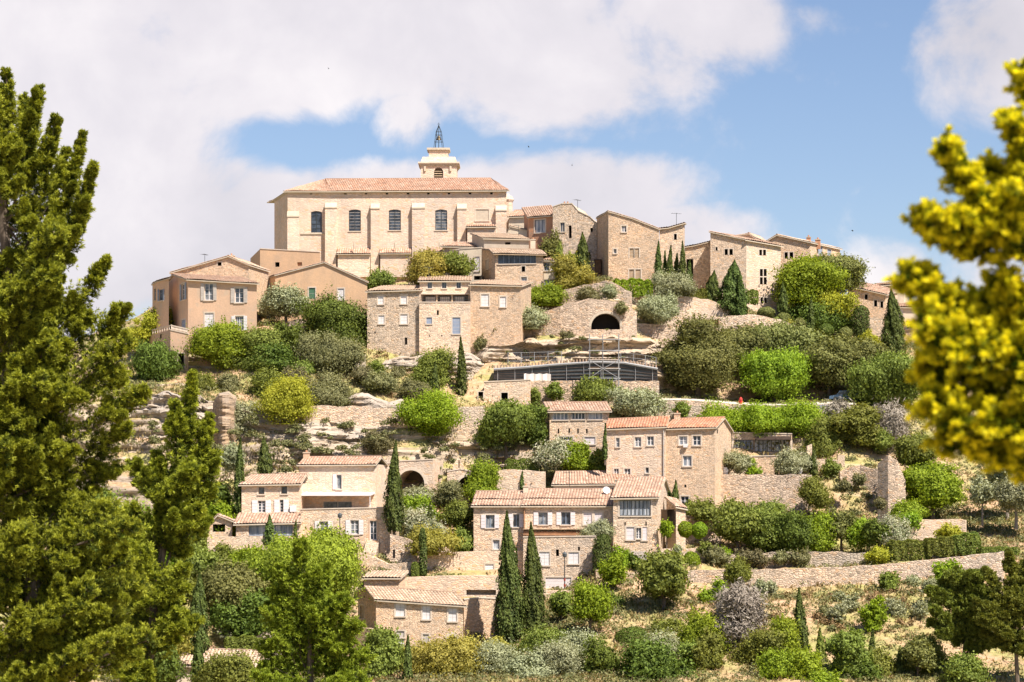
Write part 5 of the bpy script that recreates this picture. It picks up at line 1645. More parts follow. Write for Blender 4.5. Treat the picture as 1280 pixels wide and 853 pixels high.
# picket gate beside the studio block
mb = MB(); root = empty('picket_gate', W3(798, 700, 261), 'pale wooden picket gate below the studio block', 'gate')
for k in range(10):
    q = W3(789.5 + k * 2, 700, 261); mb.box((q.x - .05, q.y, q.z), (q.x + .05, q.y + .04, q.z + .95), 'greysh')
for h in (.25, .7):
    q0, q1 = W3(789, 700, 261.06), W3(808.5, 700, 261.06); mb.box((q0.x, q0.y, q0.z + h), (q1.x, q0.y + .04, q0.z + h + .08), 'greysh')
mb.build('palings', root, root.location)
mb = MB(); root = empty('iron_gate', W3(507, 723, 258), 'thin iron gate between two stone posts below the oleander', 'gate')
for k in range(7):
    q = W3(503 + k * 1.6, 722, 259); mb.tube([(q.x, q.y, q.z), (q.x, q.y, q.z + 1.3)], .02, 'iron', 4)
mb.tube([W3(502.5, 710, 259), W3(513, 710, 259)], .03, 'iron', 4)
mb.build('bars', root, root.location)
# stone stair beside the cliff house
mb = MB()
for k in range(9):
    y = 301.5 + k * .55; z = Z(456, 301.5) + k * .19
    a, c = W2(444, y).x, W2(457, y).x
    mb.box((a, y, z - 1.5), (c, y + .6, z), 'trim_dull')
mb.build('stone_steps', None, W3(450, 456, 301.5), 'flight of worn stone steps beside the four shutter cliff house', 'steps')

# ------------------------------------------------------------------ rock faces
def rock_mat(name, tint):
    m, t, b = new_mat(name)
    v = coords(t)
    vr = coords(t, (.09, .09, 1.0))
    bed = noise(t, vr, 1.5, 8, .66)
    c = ramp(t, bed, [(.27, (.15, .115, .085)), (.38, (.38, .295, .205)), (.5, tint), (.7, tuple(min(.8, x * 1.22) for x in tint))])
    blot = ramp(t, noise(t, v, .28, 6, .62), [(.42, 0.0), (.66, 1.0)])
    c = mixc(t, math_n(t, 'MULTIPLY', blot, .6), c, (.27, .24, .21))
    blot = ramp(t, noise(t, v, .5, 3, .6), [(.56, 0.0), (.7, 1.0)])
    c = mixc(t, math_n(t, 'MULTIPLY', blot, .5), c, (.50, .34, .19))
    vb = N(t, 'ShaderNodeTexVoronoi', feature='DISTANCE_TO_EDGE'); vb.inputs['Scale'].default_value = 1.0
    vw = N(t, 'ShaderNodeMix', data_type='VECTOR'); vw.inputs[0].default_value = .3
    nn_ = N(t, 'ShaderNodeTexNoise'); nn_.inputs['Scale'].default_value = 1.5; t.links.new(v, nn_.inputs['Vector'])
    t.links.new(coords(t, (.4, .4, 1.3)), vw.inputs[4]); t.links.new(nn_.outputs['Color'], vw.inputs[5])
    t.links.new(vw.outputs[1], vb.inputs['Vector'])
    crk = ramp(t, vb.outputs[0], [(0, 1.0), (.06, 0.0)])
    c = mixc(t, math_n(t, 'MULTIPLY', crk, .5), c, (.10, .075, .055))
    t.links.new(c, b.inputs['Base Color'])
    bp = N(t, 'ShaderNodeBump'); bp.inputs['Strength'].default_value = 1.0; bp.inputs['Distance'].default_value = .3
    t.links.new(math_n(t, 'ADD', bed, math_n(t, 'MULTIPLY', noise(t, v, 2.5, 6, .7), .5)), bp.inputs['Height'])
    t.links.new(bp.outputs[0], b.inputs['Normal'])
    b.inputs['Roughness'].default_value = .95
    M[name] = m
rock_mat('rock', (.47, .37, .265)); rock_mat('rock_grey', (.39, .33, .265)); rock_mat('rock_brown', (.36, .25, .16))


def bedding(s, seed, xs):
    i = math.floor(s); f_ = s - i
    def off(j): return 1.6 * mnoise.noise((j * 7.31 + seed * 3.7, xs + j * 1.9, seed))
    e = min(1.0, f_ / .16)
    e = e * e * (3 - 2 * e)
    return off(i - 1) * (1 - e) + off(i) * e + .12 * f_


def cliff(name, pts, mat, lean=2.0, back=5.0, seed=0, tilt=.05, amp=1.0):
    """layered rock face; pts = (px, Y, row of top, row of foot)"""
    A = []
    for (a, c) in zip(pts[:-1], pts[1:]):
        n = max(2, int((W2(a[0], a[1]) - W2(c[0], c[1])).length / .35))
        for k in range(n + (1 if c is pts[-1] else 0)):
            f_ = k / n
            A.append([a[i] * (1 - f_) + c[i] * f_ for i in range(4)])
    rows = []
    nv = 90
    for i, (px, Y, top, foot) in enumerate(A):
        zt, zb = Z(top, Y), Z(foot, Y) - 2.0
        x = W2(px, Y).x
        zt += mnoise.fractal((x * .3, seed, 0), 1.0, 2.0, 4) * .8
        r = []
        edge = min(1.0, i / 6, (len(A) - 1 - i) / 6)
        for k in range(nv + 1):
            f_ = k / nv
            z = zb + (zt - zb) * f_
            zz = z + x * tilt + .45 * mnoise.noise((x * .12, seed, z * .2))
            zw = zz + .35 * mnoise.noise((x * .25, seed + 3, zz * .3))
            lay = bedding(zw * 1.05, seed, x * .06) * 1.1; lay2 = bedding(zw * 3.1, seed + 7, x * .16) * .85
            blk = mnoise.noise((x * .35, seed + 9, zz * .5)) + .35 * mnoise.fractal((x * 1.1, seed, zz * 1.6), 1.0, 2.0, 3)
            big = mnoise.fractal((x * .09, seed, z * .12), 1.0, 2.0, 3)
            y = Y + lean * f_ - (lay * 1.0 + lay2 * .8 + max(-.3, min(.3, blk * 1.4)) * 1.1 + big * 1.8) * amp * (.35 + .65 * edge)
            y += (1 - edge) * 2.0
            r.append((x * y / Y, y, z))
        zc = r[-1][2]
        for k in range(1, 5):
            yb = Y + lean + back * k / 4
            r.append((x * yb / Y, max(yb, r[-1][1] + .4), zc + .25 * mnoise.noise((x * .5, yb * .5, seed)) + (.15 * k if k < 4 else -1.5)))
        rows.append(r)
    V = [p for r in rows for p in r]
    n = len(rows[0])
    Fc = [(i * n + k, (i + 1) * n + k, (i + 1) * n + k + 1, i * n + k + 1) for i in range(len(rows) - 1) for k in range(n - 1)]
    me = bpy.data.meshes.new(name); me.from_pydata(V, [], Fc); me.materials.append(M[mat])
    me.polygons.foreach_set('use_smooth', [True] * len(me.polygons)); me.update()
    try:
        me.set_sharp_from_angle(angle=R(38))
    except Exception:
        pass
    ob = bpy.data.objects.new(name, me); COL.objects.link(ob); tag(ob, kind='structure')


cliff('cliff', [(583, 306.5, 446, 482), (600, 305.5, 434, 480), (650, 305, 429, 479), (690, 305, 424, 479), (735, 305, 421, 479), (780, 305, 421, 479), (812, 305.5, 424, 480), (845, 307, 440, 484)], 'rock', 3.0, 4, 1, -.03)
cliff('cliff', [(462, 303, 457, 478), (500, 302.5, 447, 492), (545, 302, 444, 500), (590, 302, 444, 506), (612, 303, 452, 506)], 'rock_grey', 3.5, 4, 2, .03)
cliff('cliff', [(120, 288, 500, 640), (160, 287.5, 492, 655), (200, 287, 490, 660), (240, 286.5, 492, 660), (268, 286, 500, 655), (300, 286.5, 512, 650)], 'rock_grey', 4.5, 5, 3, .06, 1.3)
cliff('cliff', [(285, 285.5, 505, 640), (318, 285, 516, 636), (360, 285.5, 528, 620), (410, 286, 526, 605), (455, 286.5, 530, 600), (500, 287, 540, 596), (520, 289, 550, 596)], 'rock_grey', 2.6, 1.5, 4, .07, 1.0)
cliff('cliff', [(498, 288.5, 545, 590), (540, 288.5, 545, 600), (580, 288, 553, 606), (620, 288.5, 556, 606), (665, 289, 564, 600), (690, 290, 572, 600)], 'rock', 3.0, 5, 5, -.02, 1.3)
cliff('cliff', [(266, 284.8, 500, 552), (274, 284, 492, 553), (286, 284, 493, 553), (295, 285, 503, 552)], 'rock_brown', 1.0, 4, 6, .02, .45)
cliff('cliff', [(420, 292.5, 499, 508), (445, 292, 497, 510), (475, 292, 499, 510), (505, 292.5, 503, 510)], 'rock_grey', 1.0, 3, 7, .0, .5)
0 and cliff('cliff', [(1098, 279, 560, 590), (1115, 278.5, 552, 592), (1135, 279, 560, 600)], 'rock', 1.5, 3, 8, .0, .6)


def aerial(px, py, Y, label, h=1.8, rot=.3):
    q = W3(px, py, Y); mb = MB()
    mb.tube([(q.x, q.y, q.z - .3), (q.x, q.y, q.z + h)], .03, 'iron', 5)
    c, s_ = math.cos(rot), math.sin(rot)
    mb.tube([(q.x - .7 * c, q.y - .7 * s_, q.z + h - .1), (q.x + .7 * c, q.y + .7 * s_, q.z + h - .1)], .02, 'iron', 4)
    for k in range(6):
        t_ = -.65 + k * .26; l_ = .38 - k * .035
        mb.tube([(q.x + t_ * c - l_ * s_, q.y + t_ * s_ + l_ * c, q.z + h - .08), (q.x + t_ * c + l_ * s_, q.y + t_ * s_ - l_ * c, q.z + h - .08)], .014, 'iron', 3)
    mb.build('tv_aerial', None, tuple(q), label, 'aerial')
aerial(845.5, 281, 330, 'tv aerial on the tiled roof of the narrow stone wing', 1.6)
aerial(722, 263, 338, 'thin aerial on the ruined tower house', 1.5, .9)
aerial(256, 329, 320, 'tv aerial above the gabled stone house', 1.2, 1.2)
aerial(648, 297, 337, 'tv aerial on the upper plastered storey', 1.7, .5)
aerial(823, 524, 284, 'tv aerial on the big stone house ridge', 1.6, .2)
aerial(712, 606, 276, 'tv aerial on the long low house roof', 1.5, -.4)
aerial(536, 347, 313, 'tv aerial on the loggia house roof', 1.4, .7)
aerial(446, 573, 278, 'tv aerial on the square house roof', 1.4, .1)
# ------------------------------------------------------------------ vegetation
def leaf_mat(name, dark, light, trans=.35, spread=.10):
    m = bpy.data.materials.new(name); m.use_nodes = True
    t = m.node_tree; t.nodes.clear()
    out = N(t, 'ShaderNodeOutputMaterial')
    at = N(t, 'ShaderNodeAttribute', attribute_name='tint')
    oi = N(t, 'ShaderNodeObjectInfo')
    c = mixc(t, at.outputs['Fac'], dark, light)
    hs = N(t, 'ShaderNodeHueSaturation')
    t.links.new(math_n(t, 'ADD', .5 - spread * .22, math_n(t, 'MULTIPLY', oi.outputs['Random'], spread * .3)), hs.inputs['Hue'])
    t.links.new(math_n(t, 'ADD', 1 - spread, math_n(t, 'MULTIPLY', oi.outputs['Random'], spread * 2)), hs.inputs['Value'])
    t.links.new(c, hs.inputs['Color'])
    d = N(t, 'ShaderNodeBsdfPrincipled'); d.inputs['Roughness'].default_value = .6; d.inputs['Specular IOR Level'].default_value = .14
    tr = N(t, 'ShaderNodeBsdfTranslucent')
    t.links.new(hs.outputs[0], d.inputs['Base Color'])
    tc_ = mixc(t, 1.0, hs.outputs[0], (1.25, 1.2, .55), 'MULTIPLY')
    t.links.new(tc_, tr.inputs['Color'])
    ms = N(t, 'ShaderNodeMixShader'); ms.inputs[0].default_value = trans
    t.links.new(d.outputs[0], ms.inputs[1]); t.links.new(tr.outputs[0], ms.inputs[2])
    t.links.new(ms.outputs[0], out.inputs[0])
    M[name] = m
    return m


LM = {
    'cypress': leaf_mat('cypress_leaf', (.032, .052, .012), (.115, .155, .035), .2, .12),
    'oak': leaf_mat('holm_oak_leaf', (.07, .085, .025), (.25, .265, .08), .3, .10),
    'green': leaf_mat('fresh_green_leaf', (.065, .12, .012), (.33, .45, .04), .45, .12),
    'mid': leaf_mat('mid_green_leaf', (.065, .09, .018), (.25, .30, .06), .35, .14),
    'dark': leaf_mat('dark_green_leaf', (.035, .06, .012), (.155, .215, .035), .3, .10),
    'olive': leaf_mat('olive_leaf', (.15, .165, .085), (.40, .42, .25), .25, .10),
    'yellow': leaf_mat('yellow_green_leaf', (.17, .20, .018), (.50, .53, .06), .4, .08),
    'gold': leaf_mat('golden_leaf', (.15, .15, .03), (.46, .42, .09), .4, .08),
    'bright': leaf_mat('bright_green_leaf', (.09, .15, .012), (.31, .42, .03), .4, .06),
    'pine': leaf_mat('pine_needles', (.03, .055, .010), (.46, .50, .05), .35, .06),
    'stonepine': leaf_mat('umbrella_pine_needles', (.07, .11, .012), (.36, .45, .045), .35, .05),
    'brown': leaf_mat('brownish_scrub_leaf', (.10, .075, .03), (.36, .25, .12), .3, .15),
    'scrub': leaf_mat('scrub_leaf', (.09, .095, .04), (.27, .26, .12), .3, .15),
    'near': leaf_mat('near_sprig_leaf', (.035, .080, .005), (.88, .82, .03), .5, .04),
    'pinedark': leaf_mat('dark_pine_needles', (.055, .08, .016), (.28, .32, .06), .3, .08),
    'grey': leaf_mat('bare_grey_twigs', (.17, .145, .115), (.34, .30, .24), .1, .1),
    'blossom': leaf_mat('cream_blossom', (.10, .15, .05), (.55, .52, .38), .3, .05),
}
def bark_mat(name, col):
    m, t, b = new_mat(name)
    f_ = noise(t, coords(t, (6, 6, 1)), 3.0, 5, .7)
    t.links.new(ramp(t, f_, [(.3, tuple(c * .5 for c in col)), (.7, tuple(c * 1.4 for c in col))]), b.inputs['Base Color'])
    M[name] = m
bark_mat('bark', (.13, .10, .075)); bark_mat('greybark', (.24, .20, .17))


def quads_mesh(name, C_, Nn, size, aspect, rng, mat, tint=None, up=0.0, shape='rhomb'):
    """C_ centres, Nn normals; leaf sized faces"""
    n = len(C_)
    Nn = Nn + rng.normal(0, .45, (n, 3))
    Nn /= np.linalg.norm(Nn, axis=1)[:, None] + 1e-9
    r = rng.normal(0, 1, (n, 3)); r[:, 2] += up * 4
    a = np.cross(Nn, r); a /= np.linalg.norm(a, axis=1)[:, None] + 1e-9
    b_ = np.cross(a, Nn)
    s = size * rng.uniform(.6, 1.35, n)[:, None] * .5
    asp = aspect
    if shape == 'rhomb':
        V = np.stack([C_ - b_ * s * asp, C_ + a * s, C_ + b_ * s * asp, C_ - a * s], 1)
    V = V.reshape(-1, 3)
    me = bpy.data.meshes.new(name)
    me.vertices.add(4 * n); me.loops.add(4 * n); me.polygons.add(n)
    me.vertices.foreach_set('co', V.astype(np.float32).ravel())
    me.loops.foreach_set('vertex_index', np.arange(4 * n, dtype=np.int32))
    me.polygons.foreach_set('loop_start', np.arange(0, 4 * n, 4, dtype=np.int32))
    at = me.attributes.new('tint', 'FLOAT', 'FACE')
    if tint is None:
        tint = rng.uniform(0, 1, n)
    at.data.foreach_set('value', np.clip(tint, 0, 1).astype(np.float32))
    me.materials.append(mat)
    me.update(calc_edges=True)
    return me


def rand_dirs(rng, n, upbias=0.0):
    d = rng.normal(0, 1, (n, 3)); d[:, 2] += upbias
    return d / np.linalg.norm(d, axis=1)[:, None]


def crown_round(W_, H_, rng, leaf, dens=1.0, clumps=None, z0=0.0, flat=1.0, hollow=.5, rc_f=.25, droop=0):
    """irregular crown of leafy clumps inside an ellipsoid of width W_, height H_"""
    R_ = W_ / 2; Hh = H_ / 2
    k = clumps or int(np.clip(10 + W_ * 4.2, 12, 46))
    d = rand_dirs(rng, k)
    rad = rng.uniform(hollow, 1.0, k) ** .6
    rc = rng.uniform(.5, 1.5, k) * rc_f * (W_ * H_ * .5 + W_ * W_ * .5) ** .5
    ph = rng.uniform(0, 6, 3)
    lob = .84 + .30 * np.sin(d[:, 0] * 3.1 + ph[0]) * np.sin(d[:, 1] * 2.7 + ph[1]) + .2 * np.sin(d[:, 2] * 4 + d[:, 0] * 2 + ph[2])
    cc = d * (rad * lob)[:, None] * np.array([R_, R_, Hh]) * .86
    cc[:, 0] *= rng.uniform(.9, 1.1); cc[:, 2] += Hh + z0
    # leave the underside open
    low = cc[:, 2] < z0 + H_ * .12
    cc[low, 2] += H_ * .15
    Cs, Ns, Ts = [], [], []
    area = 4 * math.pi * rc ** 2
    for c, r, a_ in zip(cc, rc, area):
        n = int(a_ * dens * .9 / (leaf * leaf * .5))
        n = max(12, min(n, 2600))
        dd = rand_dirs(rng, n, .35)
        rr_ = r * np.where(rng.uniform(0, 1, n) < .12, rng.uniform(1.1, 1.5, n), rng.uniform(.5, 1.12, n) ** .7)
        wob = 1 + .3 * np.sin(dd[:, 0] * 5 + c[0] * 3) * np.sin(dd[:, 1] * 4 + c[1]) + .2 * np.sin(dd[:, 2] * 6 + c[2])
        p = c + dd * (rr_ * wob)[:, None] * np.array([1, 1, .8])
        Cs.append(p); Ns.append(dd); Ts.append(np.full(n, rng.uniform(-.15, .15)) + rng.uniform(.15, .85, n) + .12 * dd[:, 2])
    C_ = np.concatenate(Cs); N_ = np.concatenate(Ns); T_ = np.concatenate(Ts)
    # shoots standing out of the outline
    ns = int(len(cc) * 9)
    ci = rng.integers(0, len(cc), ns)
    sd = rand_dirs(rng, ns, .9)
    st = cc[ci] + sd * rc[ci][:, None] * .9
    ln = rng.uniform(.25, .8, ns) * min(1.0, .35 + W_ * .12)
    SC, SN, ST = [], [], []
    for q in range(7):
        f_ = (q + .5) / 7
        SC.append(st + (sd + np.array([0, 0, .25 * f_])) * (ln * f_)[:, None] + rng.normal(0, leaf * .35, (ns, 3))); SN.append(rand_dirs(rng, ns, .3)); ST.append(rng.uniform(.3, 1.0, ns))
    C_ = np.concatenate([C_] + SC); N_ = np.concatenate([N_] + SN); T_ = np.concatenate([T_] + ST)
    # drop buried leaves
    rel = (C_ - np.array([0, 0, Hh + z0])) / np.array([R_, R_, Hh])
    keep = (np.linalg.norm(rel, axis=1) > .42) | (rng.uniform(0, 1, len(C_)) < .35)
    return C_[keep], N_[keep], T_[keep], cc


def crown_cypress(W_, H_, rng, leaf, dens=1.0, blunt=False):
    area = math.pi * W_ * H_ * .62
    n = int(np.clip(area * dens * 4.6 / (leaf * leaf * 1.1), 300, 20000))
    t_ = rng.uniform(0, 1, n) ** .9
    ang = rng.uniform(0, 2 * math.pi, n)
    if blunt:
        pr = np.minimum(1, t_ / .08) ** .5 * (1 - np.clip((t_ - .75) / .25, 0, 1) ** 2.2) ** .5
    else:
        pr = np.minimum(1, .62 + t_ / .16 * .38) * (1 - t_ ** 1.65) ** .95 * 1.04
    a0, a1, a2 = rng.uniform(0, 6, 3)
    fur = 1 + .13 * np.sin(ang * 4 + a0 + 2.2 * np.sin(t_ * 7 + a1)) + .10 * np.sin(ang * 9 + t_ * 16 + a2) + .09 * np.sin(t_ * 30 + ang * 2)
    if blunt:
        fur = 1 + (fur - 1) * .4
    r = W_ / 2 * pr * fur * np.where(rng.uniform(0, 1, n) < .3, rng.uniform(.35, .8, n), rng.uniform(.78, 1.1, n))
    bx = W_ * .07 * np.sin(t_ * 4 + a0) * t_; by = W_ * .07 * np.sin(t_ * 5 + a1) * t_
    C_ = np.stack([np.cos(ang) * r + bx, np.sin(ang) * r + by, t_ * H_ * .985 + .02 * H_], 1)
    N_ = np.stack([np.cos(ang), np.sin(ang), np.full(n, .35)], 1)
    T_ = rng.uniform(0, .7, n) + (fur - 1) * 1.6 + .15
    return C_, N_, T_, None


def crown_box(L, D_, H_, rng, leaf, dens=1.0):
    n = int((2 * L * H_ + L * D_ + 2 * D_ * H_) * dens * 1.9 / (leaf * leaf * .5))
    n = min(n, 15000)
    p = rng.uniform(-1, 1, (n, 3))
    ax = rng.choice(3, n, p=[D_ * H_ / (L * H_ + D_ * H_ + L * D_), L * H_ / (L * H_ + D_ * H_ + L * D_), L * D_ / (L * H_ + D_ * H_ + L * D_)])
    s = np.where(rng.uniform(0, 1, n) < .5, -1, 1)
    s[ax == 2] = 1
    p[np.arange(n), ax] = s
    nn = np.zeros((n, 3)); nn[np.arange(n), ax] = s
    q = p / (np.abs(p) ** 5).sum(1)[:, None] ** .2
    sc_ = 1 + .10 * np.sin(p[:, 0] * L * 1.3 + 1) + .07 * np.sin(p[:, 0] * L * 3.1 + p[:, 2] * 2) + rng.normal(0, .03, n)
    C_ = q * np.array([L / 2, D_ / 2, H_ / 2]) * np.stack([np.ones(n), sc_, sc_], 1) + np.array([0, 0, H_ / 2])
    return C_, nn, rng.uniform(.1, .9, n), None


def limb_mesh(name, cc, W_, H_, trunk_h, rng, rad, mat, nl=7, lean=0.0):
    mb = MB()
    top = Vector((lean, 0, trunk_h))
    mb.tube([(0, 0, -.6), (rng.uniform(-.05, .05), 0, trunk_h * .5), top], [rad * 1.25, rad, rad * .85], mat, 8)
    if cc is not None and len(cc):
        idx = rng.permutation(len(cc))[:nl]
        for i in idx:
            e = Vector(cc[i]); md = top.lerp(e, .5) + Vector((rng.uniform(-.1, .1) * W_, rng.uniform(-.1, .1) * W_, -.05 * H_))
            mb.tube([top, md, e], [rad * .6, rad * .36, rad * .12], mat, 5)
    else:
        mb.tube([top, (0, 0, H_ * .85)], [rad * .8, rad * .15], mat, 5)
    ob = mb.build(name)
    me = ob.data
    bpy.data.objects.remove(ob)
    return me


ARC = {}
_rngv = np.random.default_rng(11)


def archetype(kind, w, h, var):
    """returns (crown mesh, trunk mesh or None) built at true size, reused for like sized plants"""
    q = 1.3
    kw = round(math.log(w) / math.log(q)); kh = round(math.log(h) / math.log(q))
    key = (kind, kw, kh, var)
    if key in ARC:
        return ARC[key]
    w0, h0 = q ** kw, q ** kh
    rng = np.random.default_rng(abs(hash((kind.__len__() * 7 + sum(map(ord, kind)), kw, kh, var))) % (2 ** 31))
    trunk = None
    form, leafm, leaf = KINDS_[kind]
    if form == 'cyp':
        C_, N_, T_, cc = crown_cypress(w0, h0, rng, leaf)
        cr = quads_mesh('crown', C_, N_, leaf, 2.0, rng, LM[leafm], T_, up=1.0)
        trunk = limb_mesh('trunk', None, w0, h0, h0 * .1, rng, max(.08, w0 * .06), M['bark'])
    elif form == 'col':
        C_, N_, T_, cc = crown_cypress(w0, h0, rng, leaf, blunt=True)
        cr = quads_mesh('crown', C_, N_, leaf, 1.5, rng, LM[leafm], T_, up=1.0)
        trunk = limb_mesh('trunk', None, w0, h0, h0 * .1, rng, max(.08, w0 * .06), M['bark'])
    elif form == 'ball':
        n = int(min(9000, 3.14 * w0 * w0 * 2.2 / (leaf * leaf * .5)))
        d = rand_dirs(rng, n)
        C_ = d * np.array([w0 / 2, w0 / 2, h0 / 2]) * (rng.uniform(.86, 1.0, n) * (1 + .05 * np.sin(d[:, 0] * 6) * np.sin(d[:, 2] * 5)))[:, None] + np.array([0, 0, h0 / 2])
        cr = quads_mesh('crown', C_, d, leaf, 1.3, rng, LM[leafm], rng.uniform(.1, .9, n))
    elif form == 'hedge':
        C_, N_, T_, cc = crown_box(w0, min(w0, max(1.2, h0 * .9)), h0, rng, leaf)
        cr = quads_mesh('crown', C_, N_, leaf, 1.3, rng, LM[leafm], T_)
    elif form == 'bush':
        C_, N_, T_, cc = crown_round(w0, h0, rng, leaf, dens=1.0, clumps=int(np.clip(7 + w0 * 2.6, 8, 30)), rc_f=.27)
        C_[:, 2] = np.maximum(C_[:, 2], -.1)
        cr = quads_mesh('crown', C_, N_, leaf, 1.4, rng, LM[leafm], T_)
        trunk = None
    elif form in ('tree', 'airy', 'oak'):
        tr = {'tree': .22, 'airy': .3, 'oak': .22}[form]
        C_, N_, T_, cc = crown_round(w0, h0 * (1 - tr), rng, leaf, dens={'tree': 1.0, 'airy': .62, 'oak': 1.15}[form], z0=h0 * tr, hollow={'tree': .45, 'airy': .5, 'oak': .55}[form],
                                     rc_f={'tree': .20, 'airy': .17, 'oak': .19}[form], clumps=int(np.clip(14 + w0 * 4.5, 16, 56)))
        cr = quads_mesh('crown', C_, N_, leaf, 1.5, rng, LM[leafm], T_)
        trunk = limb_mesh('trunk', cc, w0, h0, h0 * (tr + .06), rng, max(.07, w0 * .035), M['bark'] if leafm != 'olive' else M['greybark'], 9)
    elif form == 'bare':
        C_, N_, T_, cc = crown_round(w0, h0 * .8, rng, leaf, dens=.10, z0=h0 * .2)
        mb = MB()
        for q_ in range(150):
            c = Vector(cc[rng.integers(len(cc))]); e = c + Vector(rng.normal(0, .22 * w0, 3))
            s = c.lerp(Vector((0, 0, h0 * .3)), .5)
            mb.tube([s, c, e], [.035, .025, .008], 'greybark', 3)
        mb.tube([(0, 0, -.5), (0, 0, h0 * .4)], [.16, .1], 'greybark', 6)
        ob = mb.build('trunk'); trunk = ob.data; bpy.data.objects.remove(ob)
        cr = quads_mesh('crown', C_, N_, leaf, 5, rng, LM[leafm], T_)
    ARC[key] = (cr, trunk, w0, h0)
    return ARC[key]


#        form, leaf material, leaf size in metres
KINDS_ = {
    'brownscrub': ('bush', 'brown', .137),
    'cypress': ('cyp', 'cypress', 0.152), 'cypress_bush': ('cyp', 'mid', 0.167), 'column': ('col', 'cypress', 0.129), 'oak': ('oak', 'oak', 0.198), 'tree': ('tree', 'green', 0.198), 'midtree': ('tree', 'mid', 0.198),
    'darktree': ('tree', 'dark', 0.198), 'olive': ('airy', 'olive', 0.152), 'olivebush': ('bush', 'olive', 0.137), 'bush': ('bush', 'mid', 0.167), 'greenbush': ('bush', 'green', 0.167), 'darkbush': ('bush', 'dark', 0.182),
    'yellowbush': ('bush', 'yellow', 0.152), 'goldbush': ('bush', 'gold', 0.152), 'goldtree': ('tree', 'gold', 0.182), 'brightbush': ('bush', 'bright', 0.167), 'hedge': ('hedge', 'mid', 0.152), 'brighthedge': ('hedge', 'bright', 0.167),
    'ball': ('ball', 'oak', 0.106), 'darkball': ('ball', 'dark', 0.114), 'greenball': ('ball', 'bright', 0.114), 'scrub': ('bush', 'scrub', 0.137), 'bare': ('bare', 'grey', 0.106), 'stonepine': ('oak', 'stonepine', 0.152),
    'pinetree': ('airy', 'pine', 0.152), 'youngtree': ('airy', 'bright', 0.167), 'blossom': ('bush', 'blossom', 0.152), 'yellowtree': ('tree', 'yellow', 0.167), 'airymid': ('airy', 'mid', 0.167), 'oakairy': ('airy', 'oak', 0.167),
}
NAMES_ = {'cypress': ('cypress', 'cypress tree'), 'cypress_bush': ('cypress', 'cypress tree'), 'column': ('cypress', 'cypress tree'), 'oak': ('oak_tree', 'tree'), 'tree': ('tree', 'tree'), 'midtree': ('tree', 'tree'), 'darktree': ('tree', 'tree'),
          'olive': ('olive_tree', 'olive tree'), 'olivebush': ('olive_bush', 'bush'), 'hedge': ('hedge', 'hedge'), 'brighthedge': ('hedge', 'hedge'), 'ball': ('topiary_ball', 'topiary'), 'darkball': ('topiary_ball', 'topiary'),
          'greenball': ('topiary_ball', 'topiary'), 'bare': ('bare_tree', 'tree'), 'stonepine': ('umbrella_pine', 'pine tree'), 'pinetree': ('pine_tree', 'pine tree'), 'youngtree': ('young_tree', 'tree'), 'goldtree': ('tree', 'tree'),
          'yellowtree': ('tree', 'tree'), 'airymid': ('tree', 'tree'), 'oakairy': ('tree', 'tree'), 'blossom': ('flowering_bush', 'bush')}
_pcount = [0]


def plant(kind, x0, x1, top, foot, label, Y=None, group=None):
    """a plant spanning picture columns x0..x1 and rows top..foot; Y = distance or None for where the sight line meets the hill"""
    px = (x0 + x1) / 2
    if Y is None:
        Y = hit(px, foot) + .3
    q = W3(px, foot, Y)
    w = (x1 - x0) / F * Y
    h = (foot - top) / F * Y
    if KINDS_[kind][0] in ('bush', 'oak', 'tree', 'airy'):
        w *= 1.0
    _pcount[0] += 1
    i = _pcount[0]
    cr, trunk, w0, h0 = archetype(kind, w, h, i % 3)
    nm, cat = NAMES_.get(kind, ('bush', 'bush'))
    form = KINDS_[kind][0]
    rz = (i * 2.399) % 6.283
    if form == 'hedge':
        rz = 0
    if trunk is None:
        o = bpy.data.objects.new(nm, cr)
        COL.objects.link(o)
        root = o
    else:
        root = bpy.data.objects.new(nm, None); COL.objects.link(root)
        for pn, me in (('trunk', trunk), ('crown', cr)):
            o = bpy.data.objects.new(pn, me); COL.objects.link(o); o.parent = root
    root.location = (q.x, q.y + (0 if form in ('cyp', 'col') else w * .15), q.z - .05)
    root.scale = (w / w0, w / w0, h / h0)
    root.rotation_euler = ((i * 7 % 5 - 2) * .008, (i * 11 % 7 - 3) * .008, rz) if form == 'cyp' else (0, 0, rz)
    tag(root, label, cat, group)
    return root


P = plant
# --- skyline and upper village
P('yellowbush', 176, 211, 385, 428, 'yellow green bush glowing above the balustrade of the ochre house', 316)
P('yellowbush', 158, 182, 402, 440, 'yellowish shrub hanging over the old wall by the big pine', 315)
P('darkbush', 165, 222, 436, 486, 'dark green fig bush in front of the doorway terrace wall', 302)
P('greenbush', 249, 300, 403, 463, 'leafy green bush against the ochre house wall with shutters', 303.5)
P('olive', 325, 388, 362, 410, 'silvery olive tree growing before the ochre gabled house', 314)
P('bush', 292, 356, 417, 474, 'large rounded shrub mass under the garden wall, greyish green', 303)
P('darkbush', 322, 364, 425, 470, 'dense dark green shrub in the middle of the slope bushes', 301.5)
P('darktree', 346, 379, 404, 456, 'dark upright oval bush right of the slope shrub mass', 304)
P('darkbush', 380, 459, 373, 444, 'big dense fig tree with dark shiny leaves beside the cliff house', 311)
P('bush', 455, 486, 344, 364, 'green bush peeping between gabled house and church foot', 326)
P('goldbush', 512, 560, 317, 360, 'golden yellow bush behind the loggia house roof', 318)
P('airymid', 548, 592, 320, 358, 'grey green small tree right of the golden bush', 318.5)
P('oakairy', 674, 702, 288, 350, 'grey green tall bush beside the red plaster house', 330)
P('cypress_bush', 688, 708, 300, 355, 'slim green conifer in the clump left of the dark conifer', 328)
P('cypress', 714, 739, 291, 356, 'dark green conifer before the ruined tower house', 330)
